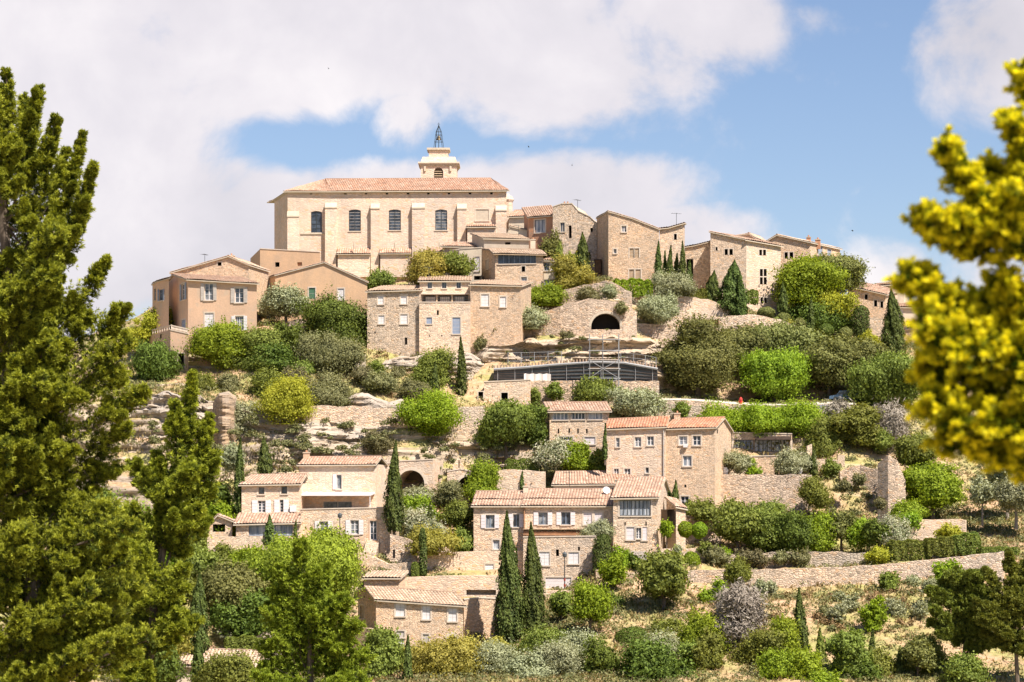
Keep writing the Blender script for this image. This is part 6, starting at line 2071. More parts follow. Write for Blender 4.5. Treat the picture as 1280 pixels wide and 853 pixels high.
P('bush', 704, 722, 318, 345, 'small mid green shrub between the two conifers', 328.5)
P('goldbush', 700, 739, 326, 364, 'yellowish green bush at the foot of the conifer clump', 325)
P('greenbush', 651, 699, 361, 381, 'low creeping green bush on the terrace beside the annex', 319)
P('olivebush', 650, 685, 385, 410, 'low grey scrub patch on the rubble wall ledge', 310.5)
P('olivebush', 752, 772, 356, 372, 'dry grassy bush on the slope above the cave arch', 315)
P('scrub', 722, 745, 362, 378, 'greyish grass tuft on the rubble wall over the cave arch', 311.5)
P('scrub', 700, 716, 415, 426, 'tuft of scrub by the curved rubble wall', 309)
P('brighthedge', 765, 816, 349, 372, 'bright hedge along the terrace under the square house', 319)
P('hedge', 838, 884, 360, 376, 'low hedge on top of the pale retaining wall', 321)
P('cypress', 817, 829, 302, 362, 'tallest thin cypress at the corner of the square house', 322, 'cypresses by the square house')
P('cypress', 826.5, 834, 314, 360, 'thin cypress close behind the tallest one, half hidden by it', 323.5, 'cypresses by the square house')
P('cypress', 832, 842, 307, 360, 'middle cypress of the row by the square house', 322.5, 'cypresses by the square house')
P('cypress', 840, 850, 317, 360, 'shorter cypress in the row, just left of the last tall one', 323, 'cypresses by the square house')
P('cypress', 847, 858, 302, 362, 'last tall cypress of the row before the stone wing', 322, 'cypresses by the square house')
P('cypress', 856, 866, 326, 362, 'shortest cypress at the right end of the row', 322.5, 'cypresses by the square house')
P('olivebush', 821, 866, 347, 371, 'rounded silver green bush under the cypress row', 320.5)
P('olive', 793, 848, 371, 416, 'grey green olive hanging over the pale retaining wall', 315.5)
P('scrub', 770, 784, 378, 392, 'dry bush tuft right above the cave arch', 309.3)
P('cypress', 896, 935, 326, 396, 'broad dark conifer with several tips before the mullioned mansion', 321.5)
P('cypress', 879, 903, 339, 384, 'smaller dark conifer leaning against the broad one', 322.5)
P('cypress', 918, 934, 340, 412, 'dark conifer dropping over the wall at the right of the broad one', 320)
P('hedge', 933, 948, 363, 380, 'clipped dark hedge block below the mansion cross windows', 322)
P('ball', 946.5, 969.5, 383, 398, 'largest flattened clipped ball on the mansion garden wall', 320)
P('ball', 970, 990, 390, 409, 'clipped olive green ball next to the thin garden cypress', 320)
P('ball', 991.5, 1007.5, 397, 411, 'upper one of two small clipped balls left of the thin cypress', 319.6)
P('ball', 990, 1008.5, 406.5, 419, 'lower one of two small clipped balls left of the thin cypress', 319)
P('darkball', 1023, 1043, 404, 421, 'dark green clipped ball between thin cypress and grey ball', 322)
P('ball', 1048, 1066, 408, 426, 'grey green clipped ball beside the broad dark column', 322)
P('bush', 965, 978, 402, 416, 'small loose shrub under the clipped ball terrace', 319)
P('goldbush', 983, 992, 402, 412, 'tiny rusty shrub between clipped balls', 319.3)
P('cypress', 971, 985, 353, 392, 'dark cypress at the left foot of the bright green tree', 322)
P('cypress', 1006.5, 1018.5, 372, 428, 'thin dark cypress in the middle of the topiary garden', 321)
P('tree', 973, 1048, 323, 396, 'bright green leafy tree before the two chimney house', 327)
P('oak', 1000, 1081, 317, 384, 'round olive green tree crown on the skyline under the chimneys', 332)
P('yellowtree', 1021, 1066, 363, 412, 'yellow green small tree in the topiary garden', 325)
P('darktree', 985, 1060, 385, 425, 'dark undergrowth tree in the shade of the garden', 326)
P('column', 1066, 1087, 382, 430, 'short broad dark cypress column beside the grey wall', 324)
P('cypress', 1100, 1132, 362, 448, 'tallest broad cypress column at the right end of the ridge', 322)
P('yellowbush', 1075, 1103, 421, 436, 'yellow green low bush between the two broad cypress columns', 321)
# oaks
P('oak', 820, 926, 414, 508, 'large round holm oak with forked trunk at the left of the oak row', 306)
P('oak', 884, 965, 408, 478, 'holm oak behind the bright tree, second of the oak row', 313)
P('oak', 940, 1024, 412, 480, 'holm oak behind the lane wall in the middle of the oak row', 314)
P('tree', 931, 1008, 443, 510, 'bright green low tree standing out before the dull oaks', 305.5)
P('oak', 1003, 1072, 422, 503, 'holm oak with a bare dark trunk over the parked car', 309)
P('oak', 1042, 1105, 425, 500, 'dull green oak right of the parked car', 309)
P('midtree', 1076, 1150, 441, 530, 'mid green bushy tree next to the golden near branches', 303)
P('bush', 845, 866, 506, 522, 'low bush at the left end of the lane parapet', 298)
for i_, (a_, b_) in enumerate(((880, 935), (925, 985), (975, 1030))):
    P('brightbush', a_ - 3, b_ + 3, (516, 512, 516)[i_], 546, ('bright green vine bank at the chimney end', 'bright green vine bank over the glass front house', 'bright green vine bank at its right end')[i_], 297.5 - i_ * .3, 'bright vines under the lane wall')
P('bare', 1030, 1070, 505, 545, 'dry brownish thicket at the end of the bright vines', 298)
P('bush', 1008, 1052, 530, 585, 'mid green shrub by the square gate pillar', 293)
P('midtree', 1045, 1100, 505, 582, 'tall mid green bush above the broken wall', 292)
P('bush', 1090, 1118, 540, 562, 'round shrub at the edge of the dry rocky gully', 291)
P('bare', 1080, 1140, 520, 575, 'bare grey thicket in the gully below the golden branches', 294)
P('midtree', 1122, 1172, 540, 600, 'dark green bush behind the ruined wall stub', 280)
P('tree', 1130, 1206, 585, 650, 'light green spreading tree right of the ruined wall stub', 276)
P('greenbush', 1112, 1154, 632, 652, 'green bush at the foot of the ruined wall stub', 271)
P('olive', 1212, 1246, 595, 650, 'young olive with thin stem on the bare bank', 272)
P('olive', 1232, 1290, 560, 645, 'forked olive on the bare bank at the picture edge', 277)
P('olive', 1244, 1300, 600, 655, 'low olive in front of the forked one', 270)
P('bush', 1030, 1052, 579, 598, 'rounded bush over the low garden wall', 287)
P('bush', 1000, 1036, 605, 634, 'trailing ivy bush beside the high retaining wall corner', 279)
P('cypress', 1012, 1022, 560, 598, 'thin short cypress next to the gate pillar', 284.5)
P('scrub', 1044, 1060, 600, 614, 'small grey tuft above the dry bank', 282)
P('scrub', 1066, 1082, 596, 605, 'dull low shrub behind the broken arch', 284.5)
P('scrub', 1095, 1106, 618, 640, 'green shrub at the left face of the ruined wall stub', 273.5)

# --- middle
P('cypress', 569.5, 583.5, 422, 496, 'narrow dark cypress below the loggia house', 301)
P('cypress', 538, 550, 452, 500, 'small cypress in front of the cliff bush', 300)
P('bush', 518, 563, 444, 492, 'round green bush on the ledge under the stone houses', 302.5)
P('scrub', 488, 510, 455, 478, 'scrubby bush below the grey cliff house', 303)
P('scrub', 590, 612, 418, 442, 'ivy tuft at the foot of the plain stone house', 309)
P('scrub', 613, 624, 410, 422, 'grass tuft growing from the stone house foot', 309)
P('brightbush', 504, 568, 496, 543, 'round glossy bright bush on top of the old rampart', 289.3)
P('yellowbush', 328, 390, 479, 529, 'wide yellow green bush on the slope edge', 287.8)
P('bush', 312, 352, 468, 506, 'green bush just above the wide yellow green one', 295)
P('scrub', 384, 440, 474, 512, 'grey green cactus like scrub right of the yellow green bush', 293.8)
P('scrub', 375, 420, 420, 462, 'prickly scrub below the dark fig tree', 302)
P('scrub', 402, 450, 428, 468, 'prickly scrub patch beside the stone steps', 302)
P('bush', 366, 392, 456, 470, 'low green bush in the middle of the scrub slope', 299)
P('scrub', 352, 386, 462, 492, 'pale scrub beside the low green bush', 297.5)
P('scrub', 270, 300, 470, 500, 'pale flowering scrub at the cliff edge under the shrubs', 297)
P('olivebush', 290, 320, 500, 555, 'silver green bush spilling down the cliff face', 288.5)
P('scrub', 440, 470, 462, 480, 'brownish scrub clump on the dry slope', 300)
P('bush', 455, 480, 455, 472, 'low bush at the foot of the steps', 301)
P('scrub', 462, 500, 470, 492, 'dry scrub patch on the open slope', 298.5)
P('scrub', 500, 535, 480, 500, 'dry scrub patch left of the narrow cypress', 297)
P('midtree', 603, 662, 502, 574, 'leafy tree shading the cliff foot beside the three window house', 289)
P('darktree', 650, 684, 506, 575, 'dark ivy covered tree against the three window house', 291)
P('olive', 764, 836, 487, 534, 'pale green tree growing above the orange roofs', 295)
P('bush', 663, 676, 487, 504, 'small round bush on the cliff foot wall, left one', 300.3)
P('bush', 680, 704, 483, 501, 'green bush on the cliff foot wall in front of pale rocks', 300.2)
P('bush', 722, 768, 481, 506, 'dark bush at the scaffold foot', 298.8)
P('blossom', 674, 716, 550, 592, 'bush with cream blossom under the three window house', 285)
P('brightbush', 700, 743, 552, 595, 'bright green ivy bush right of the blossom bush', 284.6)
P('hedge', 631, 676, 574, 592, 'clipped pale hedge on the terrace under the leafy tree', 286)
P('greenbush', 585, 622, 577, 632, 'bright fern green bush beside the small vaulted shed', 280)
P('cypress', 753, 759.5, 530, 574, 'very thin cypress at the corner of the big stone house', 280)
P('bush', 740, 758, 560, 590, 'silver bush behind the very thin cypress', 284)
P('cypress', 649.5, 655.5, 587, 612, 'baby cypress on the smooth low wall', 283)
P('cypress', 480.5, 505, 552, 666, 'tall slender cypress between square house and arch', 266.3)
P('cypress', 322, 341, 546, 596, 'wide based cypress behind the white shutter house roof', 276)
P('cypress', 292, 308.5, 548, 655, 'tall narrow cypress left of the white shutter house', 271)
P('cypress', 328, 344, 644, 684, 'short cypress in front of the tiled veranda', 262)
P('cypress', 366, 372, 650, 680, 'tiny thin cypress at the veranda corner', 262)
P('olivebush', 508, 543, 612, 634, 'silver green bush in front of the round arch', 278)
P('scrub', 442, 456, 530, 548, 'tuft on the rampart cliff', 290.5)
P('scrub', 455, 490, 545, 566, 'reedy tuft on the rock above the square house', 287.5)
P('scrub', 375, 395, 542, 560, 'hanging tuft on the layered rock', 288)
P('greenbush', 500, 545, 628, 662, 'green bush behind the slender cypress', 274)
P('blossom', 505, 552, 636, 684, 'pale flowering oleander beside the thin columnar cypress', 268)
P('goldbush', 515, 560, 665, 692, 'rusty orange bush around the thin columnar cypress', 262.5)
P('cypress', 531.5, 545, 628, 668, 'upper thin cypress growing behind the rusty bush', 268.5)
P('column', 524, 533.5, 660, 722, 'thin columnar cypress on the small terrace', 259)
P('hedge', 514, 524.5, 704, 722, 'small yellow clipped bush on the terrace', 259)
P('bush', 552, 592, 628, 662, 'tangled green bush on the bank above the round well', 272)
P('bush', 560, 594, 664, 692, 'creeping vine bush on the bank by the long house', 268.3)
P('scrub', 540, 575, 600, 640, 'dry green scrub under the vaulted shed', 277)
P('olivebush', 726, 764, 656, 674, 'silver trailing bush on the balcony wall end', 262.8)
P('column', 741.5, 764, 668, 726, 'blunt clipped cypress column beside the garage block', 259.8)
P('cypress', 831.5, 840, 609, 634, 'smaller of two cypresses at the studio corner', 276)
P('cypress', 838.5, 849, 601, 636, 'taller of two cypresses at the studio corner', 275)
P('bush', 891, 904, 578, 598, 'dark bush against the shaded gable end', 284.5)
P('olivebush', 904, 936, 568, 596, 'round silver olive bush on the high wall terrace', 284.6)
P('brightbush', 934, 945, 577, 586, 'small green cushion bush on the terrace', 286)
P('brightbush', 935, 953, 588, 596, 'low green patch by the terrace edge', 284)
P('olivebush', 972, 1011, 564, 594, 'wide olive bush shading the terrace room door', 284)
P('youngtree', 825, 842, 650, 684, 'yellow green little tree beside the porch', 263.5)
P('greenball', 847, 867, 651, 672, 'left clipped round tree on the flower terrace', 265)
P('greenball', 864, 885, 652, 673, 'right clipped round tree on the flower terrace', 265)
P('bush', 857, 900, 632, 648, 'low shrub hedge on the wall beside the porch', 272.5)
P('brightbush', 765, 790, 688, 714, 'round green bush below the studio block', 260.3)
P('darkbush', 786, 802, 696, 714, 'dark shrub by the picket gate', 260)
P('greenball', 853, 876, 689, 714, 'dark round clipped bush right of the leafy tree', 260.2)
P('olivebush', 843, 852, 682, 694, 'small grey plant in a pot on the flower terrace', 262)
P('bush', 873, 892, 682, 694, 'low green cushion on the lane wall', 262)
P('brightbush', 890, 910, 688, 696, 'bright low cushion on the lane wall', 262)
for i_, (a_, b_) in enumerate(((884, 912), (918, 938), (940, 962), (966, 985), (985, 1012))):
    P('scrub', a_, b_, 690 + (i_ % 2), 706, ('rosemary tuft hanging over the lane wall, %s' % ('first from the leafy tree', 'second from the leafy tree', 'third from the leafy tree', 'fourth from the leafy tree', 'widest, at the far end')[i_]), 261.2, 'rosemary tufts on the lane wall')

# --- right slope
P('midtree', 893, 952, 630, 692, 'big grey green shrub under the high retaining wall', 268)
P('bush', 930, 985, 626, 692, 'tall loose shrub in the middle of the lane greenery', 269)
P('darkbush', 958, 1010, 648, 693, 'dark green bush behind the lane', 267)
P('greenbush', 1000, 1045, 645, 692, 'fresh green bush behind the lane', 267.5)
P('oakairy', 1030, 1075, 640, 692, 'brownish green shrub in the lane greenery', 268)
P('greenbush', 1062, 1090, 645, 692, 'narrow green bush near the end of the lane', 267)
P('darktree', 1082, 1112, 652, 692, 'small dark tree at the end of the lane', 265)
P('blossom', 1098, 1136, 650, 688, 'pale flowering bush by the clipped hedge', 266)
P('greenbush', 1125, 1150, 640, 672, 'green bush above the clipped hedge', 268.5)
P('yellowbush', 1168, 1202, 659, 678, 'yellow green bush above the clipped hedge', 264)
P('hedge', 1110, 1164, 676, 701, 'olive green clipped hedge, its broad left part', 260)
P('hedge', 1156, 1200, 672, 696, 'olive green clipped hedge, its middle part', 260)
P('hedge', 1190, 1226, 668, 694, 'olive green clipped hedge, its round right part', 260)
P('darkball', 1208, 1226, 664, 682, 'dark clipped ball at the top of the long hedge', 262)
P('hedge', 1224, 1276, 684, 694, 'low trailing end of the long hedge', 258.5)
P('yellowbush', 1080, 1112, 690, 704, 'yellow green creeper at the left foot of the long hedge', 260)
P('midtree', 797, 864, 689, 772, 'round leafy tree with a short forked trunk on the dry bank', 247)
P('youngtree', 710, 766, 733, 802, 'bright yellow green young tree beside the cypress pair', None)
P('midtree', 688, 716, 738, 782, 'grey green small tree left of the bright young tree', 245)
P('youngtree', 748, 782, 696, 748, 'light green tree in front of the clipped column', 253)
P('darkbush', 757, 776, 745, 766, 'dark low bush right of the light green tree', 250)
P('darkball', 768, 814, 783, 816, 'rounded dark green bush on the lower bank', 238)
P('bush', 816, 846, 772, 806, 'broom like pale green tuft below the leafy tree', 241)
P('tree', 876, 915, 726, 778, 'green tree above the bare grey tree', 250)
P('bare', 893, 958, 735, 822, 'bare grey brown tree in the lower middle', 236)
P('greenbush', 850, 905, 776, 830, 'green undergrowth left of the bare grey tree', 235)
P('bush', 925, 985, 795, 853, 'yellowish green bush at the bottom right of the bare tree', 231)
P('olive', 940, 958, 727, 756, 'small olive tree at the left end of the olive row', 251)
P('olive', 952, 972, 728, 754, 'small olive by the first, a little higher up the bank', 252)
P('cypress', 991, 1012, 736, 832, 'lone dark cypress on the dry grass slope', 234)
P('olive', 1036, 1058, 755, 790, 'round olive left of the two stemmed olive', 243)
P('olive', 1056, 1074, 745, 778, 'small olive next to the round one', 246)
P('olive', 1042, 1062, 744, 770, 'olive hidden behind the round one', 249)
P('youngtree', 1079, 1108, 748, 812, 'young light green tree among the olives', 240)
P('olive', 1098, 1132, 750, 784, 'leaning olive with a bare branch', 246)
P('olive', 1143, 1161, 750, 784, 'small round olive near the dark pines', 245)
P('olive', 1154, 1180, 725, 756, 'grey olive behind the dark pines', 251)
P('scrub', 1020, 1040, 760, 784, 'grey tuft on the dry bank left of the olives', 245)
P('cypress', 1085, 1096, 787, 834, 'small cypress below the young light green tree', 234)
P('cypress', 1116, 1136, 808, 856, 'cone shaped young cypress at the bottom', 229)
P('cypress_bush', 1017, 1033, 786, 836, 'loose pointed conifer right of the lone cypress', 233)
P('bush', 1140, 1184, 805, 856, 'dull green bush under the dark pines', 230)
P('greenbush', 962, 998, 770, 850, 'leafy green bush left of the lone cypress', 231)
P('greenbush', 985, 1035, 822, 870, 'bright low bush at the foot of the lone cypress', 226)
P('bush', 1038, 1075, 810, 862, 'olive green bush at the bottom between two cypresses', 228)
P('bush', 1066, 1120, 812, 864, 'dull bush around the small cypress', 228.5)
P('tree', 1172, 1202, 705, 745, 'light green treetop behind the dark pines', 246)

P('midtree', 862, 905, 792, 862, 'bushy green tree at the bottom, left foot of the bare tree', 229)
P('greenbush', 948, 985, 812, 866, 'fresh green bush on the bottom edge before the yellowish one', 226)
P('darkbush', 1070, 1100, 828, 866, 'dark low bush on the bottom edge beneath the small cypress', 226)
P('midtree', 1040, 1086, 788, 862, 'loose olive green tree between the bottom conifers', 227.5)
P('oakairy', 1128, 1168, 790, 866, 'thin olive green tree left of the forked pine', 227)
P('airymid', 905, 945, 700, 745, 'loose green shrub in front of the long dry stone wall', 255)
P('airymid', 1095, 1125, 715, 762, 'thin light tree against the long dry stone wall', 253)
P('olivebush', 1128, 1152, 722, 746, 'silver bush at the foot of the long dry stone wall', 254.5)
P('greenbush', 1010, 1050, 842, 880, 'green bush cut by the bottom edge near the lone cypress', 223.5)
P('bush', 1180, 1230, 826, 872, 'dull bush at the foot of the forked pine', 224)
# --- lower centre
P('cypress', 617, 653, 640, 812, 'taller broad cypress of the pair before the courtyard wall', 243)
P('cypress', 649, 682, 654, 810, 'shorter cypress of the pair, next to the garage block', 244)
P('darkball', 579, 595, 795, 812, 'small conical bush by the round stone block', 240)
P('goldbush', 606, 634, 800, 820, 'reddish low bush at the cypress foot', 237)
P('bush', 640, 720, 800, 826, 'low green ground cover at the cypress feet', 238)
P('olivebush', 588, 645, 812, 846, 'silver bush left of the silver mass in the lower middle', 232)
P('olivebush', 634, 690, 818, 856, 'big silver grey bush in the lower middle', 228)
P('olivebush', 672, 728, 812, 858, 'silver grey bush next to the dark round bush', 229)
P('olivebush', 700, 745, 800, 830, 'pale silver shrub behind the dark round bush', 234)
P('darkbush', 728, 775, 806, 858, 'dark olive round bush near the bottom edge', 228)
P('darkbush', 778, 850, 812, 862, 'wide dark olive bush near the bottom edge', 227)
P('olivebush', 805, 850, 800, 826, 'silver shrub behind the wide dark bush', 233)
P('goldbush', 515, 600, 804, 866, 'wide olive gold bush in front of the lowest house', 230)
P('cypress', 503.5, 516.5, 795, 866, 'slim cypress in front of the lowest house wall', 228)
P('midtree', 452, 508, 795, 866, 'green tree against the lower left of the lowest house', 232)
P('bush', 850, 880, 805, 850, 'mixed green shrub left of the bare tree foot', 230)

# --- left: behind the pines
P('midtree', 60, 150, 610, 790, 'shaded leafy tree filling the gap behind the huge pine', 236)
P('greenbush', 130, 225, 650, 752, 'green leafy mass between the huge pine and the pavilion bank', 246)
P('darktree', 110, 190, 700, 860, 'dark tree behind the foot of the second pine', 226)
P('oakairy', 205, 250, 600, 690, 'olive green tree at the cliff foot behind the second pine', 272)
P('stonepine', 352, 454, 668, 785, 'domed umbrella pine with bright green crown below the terrace house', 238)
P('stonepine', 303, 390, 682, 775, 'left half shaded dome of a second umbrella pine', 241)
P('oak', 254, 330, 706, 802, 'broad evergreen with pale leaf clusters behind the thin cypress', 236)
P('darktree', 262, 340, 740, 812, 'deep dark green tree below the pale clustered evergreen', 234)
P('midtree', 176, 240, 704, 785, 'mixed grey green tree left of the cypress in the lower left', 234)
P('midtree', 214, 275, 690, 742, 'green tree behind the tall lower left cypress', 244)
P('bush', 256, 292, 680, 720, 'green bush at the foot of the pavilion wall', 254)
P('greenbush', 284, 330, 686, 725, 'fresh green bush under the veranda terrace wall', 253)
P('cypress', 232, 262, 716, 822, 'tall broad cypress in the lower left', 230)
P('cypress', 237, 256, 788, 870, 'slim cypress before the long tiled garden building', 224)
P('goldtree', 165, 234, 772, 850, 'rusty yellow topped tree in the lower left', 225)
P('darkbush', 165, 222, 800, 875, 'dark bushy conifer below the rusty tree', 221)
P('bush', 256, 318, 822, 874, 'grey green bush covering the garden building wall', 221)
P('hedge', 280, 328, 796, 822, 'bright topped hedge behind the garden building', 231)
P('olivebush', 262, 294, 786, 806, 'pale bush behind the bright topped hedge', 234)
P('bush', 216, 262, 640, 700, 'green bush at the cliff foot left of the pavilion', 268)
P('brightbush', 252, 294, 628, 672, 'bright green bush beneath the tall narrow cypress', 270)
P('darkbush', 255, 290, 608, 650, 'dark fig leaves at the cliff foot', 273)
P('olivebush', 268, 300, 552, 592, 'silver bush on the cliff beside the tall narrow cypress', 280)
P('bush', 236, 270, 468, 500, 'grassy green shrub on the rampart under the ochre house', 297)
# ------------------------------------------------------------------ ground cover (nobody could count it)
def ground_cover():
    rng = np.random.default_rng(5)
    from collections import defaultdict
    Cs, Ns, Ts = [], [], []
    gC, gN, gT = [], [], []
    n = 64000
    pxs = rng.uniform(130, 1400, n); 
    Ys = rng.uniform(222, 345, n)
    # more weight on open slopes
    for px, Y in zip(pxs, Ys):
        ys, zs = prof_at(px)
        z = float(np.interp(Y, ys, zs)); z2 = float(np.interp(Y + .5, ys, zs))
        slope = (z2 - z) / .5
        x = (px - 640) / F * Y
        f_ = mnoise.fractal((x * .09, Y * .09, 2.2), 1.0, 2.0, 4)
        if slope > 1.6:
            if rng.uniform() > .22:
                continue
        dens = .62 + f_ * .8
        if px > 850 and Y < 256:
            dens *= .55
        if rng.uniform() > dens:
            continue
        wob = mnoise.fractal((x * .16, Y * .16, z * .1), 1.0, 2.0, 4); 
        z += .35 * wob
        green = f_ + rng.uniform(-.35, .35) > .05
        if rng.uniform() < .30:        # leafy scrub cushion
            s = rng.uniform(.2, .75)
            k = int(10 + 75 * s * s)
            d = rand_dirs(rng, k, .5); d[:, 2] = np.abs(d[:, 2])
            Cs.append(np.array([x, Y, z]) + d * s * np.array([1.2, 1.2, .9])); Ns.append(d); Ts.append(rng.uniform(0, 1, k) * (.9 if green else .9) + (0 if green else .2))
        else:                          # grass tuft
            k = 4
            c = np.array([x, Y, z + .12]) + rng.normal(0, .22, (k, 3)) * np.array([1, 1, .15])
            gC.append(c); d = rng.normal(0, 1, (k, 3)); d[:, 2] *= .2; gN.append(d); gT.append(rng.uniform(0, .5, k) + (.0 if green else .5))
    def cushions(n, x0, x1, y0, y1, s0, s1, off):
        c_, n_, t_ = [], [], []
        for _ in range(n):
            px, py = rng.uniform(x0, x1), rng.uniform(y0, y1)
            Y = hit(px, py) - off
            s = rng.uniform(s0, s1)
            k = int(70 + 260 * s * s)
            for _b in range(3):
                d = rand_dirs(rng, k // 3, .5); d[:, 2] = np.abs(d[:, 2]) * .95
                ctr = np.array(W3(px, py, Y)) + rng.normal(0, s * .45, 3) * np.array([1, .5, .3])
                c_.append(ctr + d * s * rng.uniform(.35, 1.1, len(d))[:, None] * .75); n_.append(d); t_.append(rng.uniform(0, 1, len(d)))
        return c_, n_, t_
    for a_ in (cushions(70, 165, 500, 520, 602, .35, 1.1, 2.8), cushions(45, 500, 700, 545, 605, .3, .8, 2.2), cushions(60, 1020, 1250, 555, 668, .35, .9, 0), cushions(40, 590, 830, 405, 470, .2, .55, 2.0), cushions(45, 830, 1160, 745, 850, .3, .8, 0)):
        Cs += a_[0]; Ns += a_[1]; Ts += a_[2]
    bC, bN, bT = cushions(70, 860, 1180, 732, 812, .35, .85, 0)
    e_ = cushions(40, 370, 540, 440, 500, .3, .8, 0)
    me = quads_mesh('brown_scrub', np.concatenate(bC + e_[0]), np.concatenate(bN + e_[1]), .15, 1.4, rng, LM['brown'], np.concatenate(bT + e_[2]))
    o = bpy.data.objects.new('brown_scrub', me); COL.objects.link(o)
    tag(o, 'brownish dry scrub on the open slopes', 'scrub', kind='stuff')
    me = quads_mesh('low_scrub', np.concatenate(Cs), np.concatenate(Ns), .17, 1.4, rng, LM['scrubcover'], np.concatenate(Ts))
    o = bpy.data.objects.new('low_scrub', me); COL.objects.link(o)
    tag(o, 'low grey green scrub scattered over the slopes', 'scrub', kind='stuff')
    me = quads_mesh('dry_grass', np.concatenate(gC), np.concatenate(gN), .16, 3.2, rng, LM['grass'], np.concatenate(gT), up=1.0)
    o = bpy.data.objects.new('dry_grass', me); COL.objects.link(o)
    tag(o, 'dry straw coloured grass tufts on the slopes', 'grass', kind='stuff')


LM['scrubcover'] = leaf_mat('slope_scrub', (.07, .085, .03), (.26, .25, .11), .3, .02)
LM['grass'] = leaf_mat('slope_grass', (.17, .15, .05), (.45, .33, .18), .3, .02)
ground_cover()


# ------------------------------------------------------------------ the near pines and the branch beside the camera
def plume_tree(name, label, cat, Y, base, trunk, limbs, leafm, tuft, per, leaf, asp, seed, bark='bark', trad=.16, dens=1.0, spread=(0, 0)):
    """a tree given by limbs: each limb = list of (px, row, depth offset) with plume radius in metres at each point.
    tufts of needles cover every plume"""
    rng = np.random.default_rng(seed)
    root = empty(name, base, label, cat)
    org = Vector(base)
    tb = MB()
    tp_ = [Vector(p) for p in trunk]
    tb.tube(tp_, [trad * (1 - .8 * k / (len(tp_) - 1)) for k in range(len(tp_))], bark, 9)
    Cs, Ns, Ts = [], [], []
    bb = MB()
    for pts, radii in limbs:
        P3 = [W3(p[0], p[1], Y + p[2]) for p in pts]
        # where the limb joins the trunk
        j = min(range(len(tp_)), key=lambda k: (tp_[k] - P3[0]).length + 2 * max(0, tp_[k].z - P3[0].z))
        if len(P3) == 2:
            bb.tube(P3, [trad * .07, trad * .03], bark, 4)
        else:
            bb.tube([tp_[j]] + P3, [trad * .26] + [trad * .16 * (1 - .7 * k / len(P3)) for k in range(len(P3))], bark, 5)
        seg = [(P3[k], P3[k + 1], radii[k], radii[k + 1]) for k in range(len(P3) - 1)]
        for a, c, ra, rc in seg:
            L = (c - a).length
            d = (c - a).normalized()
            area = 2 * math.pi * (ra + rc) / 2 * L * 1.3
            rm_ = (ra + rc) / 2
            nt_ = int(dens * 5.5 * (L / rm_ + .8)) + 3
            per_t = 11
            f0 = rng.uniform(0, 1, nt_)
            A = np.array(a); C2 = np.array(c); D_ = np.array(d)
            dirs = rand_dirs(rng, nt_, .15)
            perp = dirs - (dirs @ D_)[:, None] * D_
            perp /= np.linalg.norm(perp, axis=1)[:, None] + 1e-9
            td = perp * rng.uniform(.5, 1.0, nt_)[:, None] + D_ * rng.uniform(.4, 1.1, nt_)[:, None] + np.array([0, 0, .45]) * rng.uniform(.4, 1.2, nt_)[:, None]
            td /= np.linalg.norm(td, axis=1)[:, None]
            rl = (ra + (rc - ra) * f0)
            tl = rl * rng.uniform(.8, 1.75, nt_)
            b0 = A + (C2 - A) * f0[:, None] + perp * (rl * rng.uniform(0, .3, nt_))[:, None]
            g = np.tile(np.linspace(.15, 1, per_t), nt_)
            rep = lambda v: np.repeat(v, per_t, axis=0)
            wv = rep(rl) * .17 * (1.25 - g)
            cen = rep(b0) + rep(td) * (rep(tl) * g)[:, None] + rng.normal(0, 1, (nt_ * per_t, 3)) * wv[:, None]
            tw = rep(td) * 1.0 + np.array([0, 0, .2]); base_p = rep(b0)
            n = nt_ * per_t
            tint0 = rep(rng.uniform(-.12, .15, nt_)) + .06 + .6 * g ** 2.0 + rng.uniform(-.12, .12, n)  # crown's inner shade and sunlit tips painted into the needle tint
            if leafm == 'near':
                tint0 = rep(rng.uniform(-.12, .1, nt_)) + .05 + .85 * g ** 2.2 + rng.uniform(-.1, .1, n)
            for _ in range(per):
                off = rng.normal(0, 1, (n, 3)); off /= np.linalg.norm(off, axis=1)[:, None]
                nd = tw * .9 + off; nd /= np.linalg.norm(nd, axis=1)[:, None]
                Cs.append(np.concatenate([cen + nd * tuft * .42, nd], 1))
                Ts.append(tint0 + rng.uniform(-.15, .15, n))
            for q in range(0, nt_, 2):
                bb.tube([Vector(b0[q]), Vector(b0[q] + td[q] * tl[q] * .8)], [.05 * tuft, .02 * tuft], bark, 3)
    A = np.concatenate(Cs); T_ = np.concatenate(Ts)
    cen, dr = A[:, :3], A[:, 3:]
    n = len(cen)
    side = np.cross(dr, rng.normal(0, 1, (n, 3))); side /= np.linalg.norm(side, axis=1)[:, None] + 1e-9
    s = leaf * rng.uniform(.7, 1.3, n)[:, None] * .5
    V = np.stack([cen - dr * s * asp, cen + side * s, cen + dr * s * asp, cen - side * s], 1).reshape(-1, 3) - np.array(org)
    me = bpy.data.meshes.new('crown')
    me.vertices.add(4 * n); me.loops.add(4 * n); me.polygons.add(n)
    me.vertices.foreach_set('co', V.astype(np.float32).ravel())
    me.loops.foreach_set('vertex_index', np.arange(4 * n, dtype=np.int32))
    me.polygons.foreach_set('loop_start', np.arange(0, 4 * n, 4, dtype=np.int32))
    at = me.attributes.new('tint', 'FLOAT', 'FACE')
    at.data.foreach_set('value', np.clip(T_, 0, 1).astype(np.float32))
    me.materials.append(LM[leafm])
    me.update(calc_edges=True)
    o = bpy.data.objects.new('crown', me); COL.objects.link(o); o.parent = root
    tb.build('trunk', root, org)
    bb.build('branches', root, org)
    print(name, 'leaf faces', n)
    return root


def limbs_from(spec):
    out = []
    for pts, radii in spec:
        out.append((pts, radii))
    return out


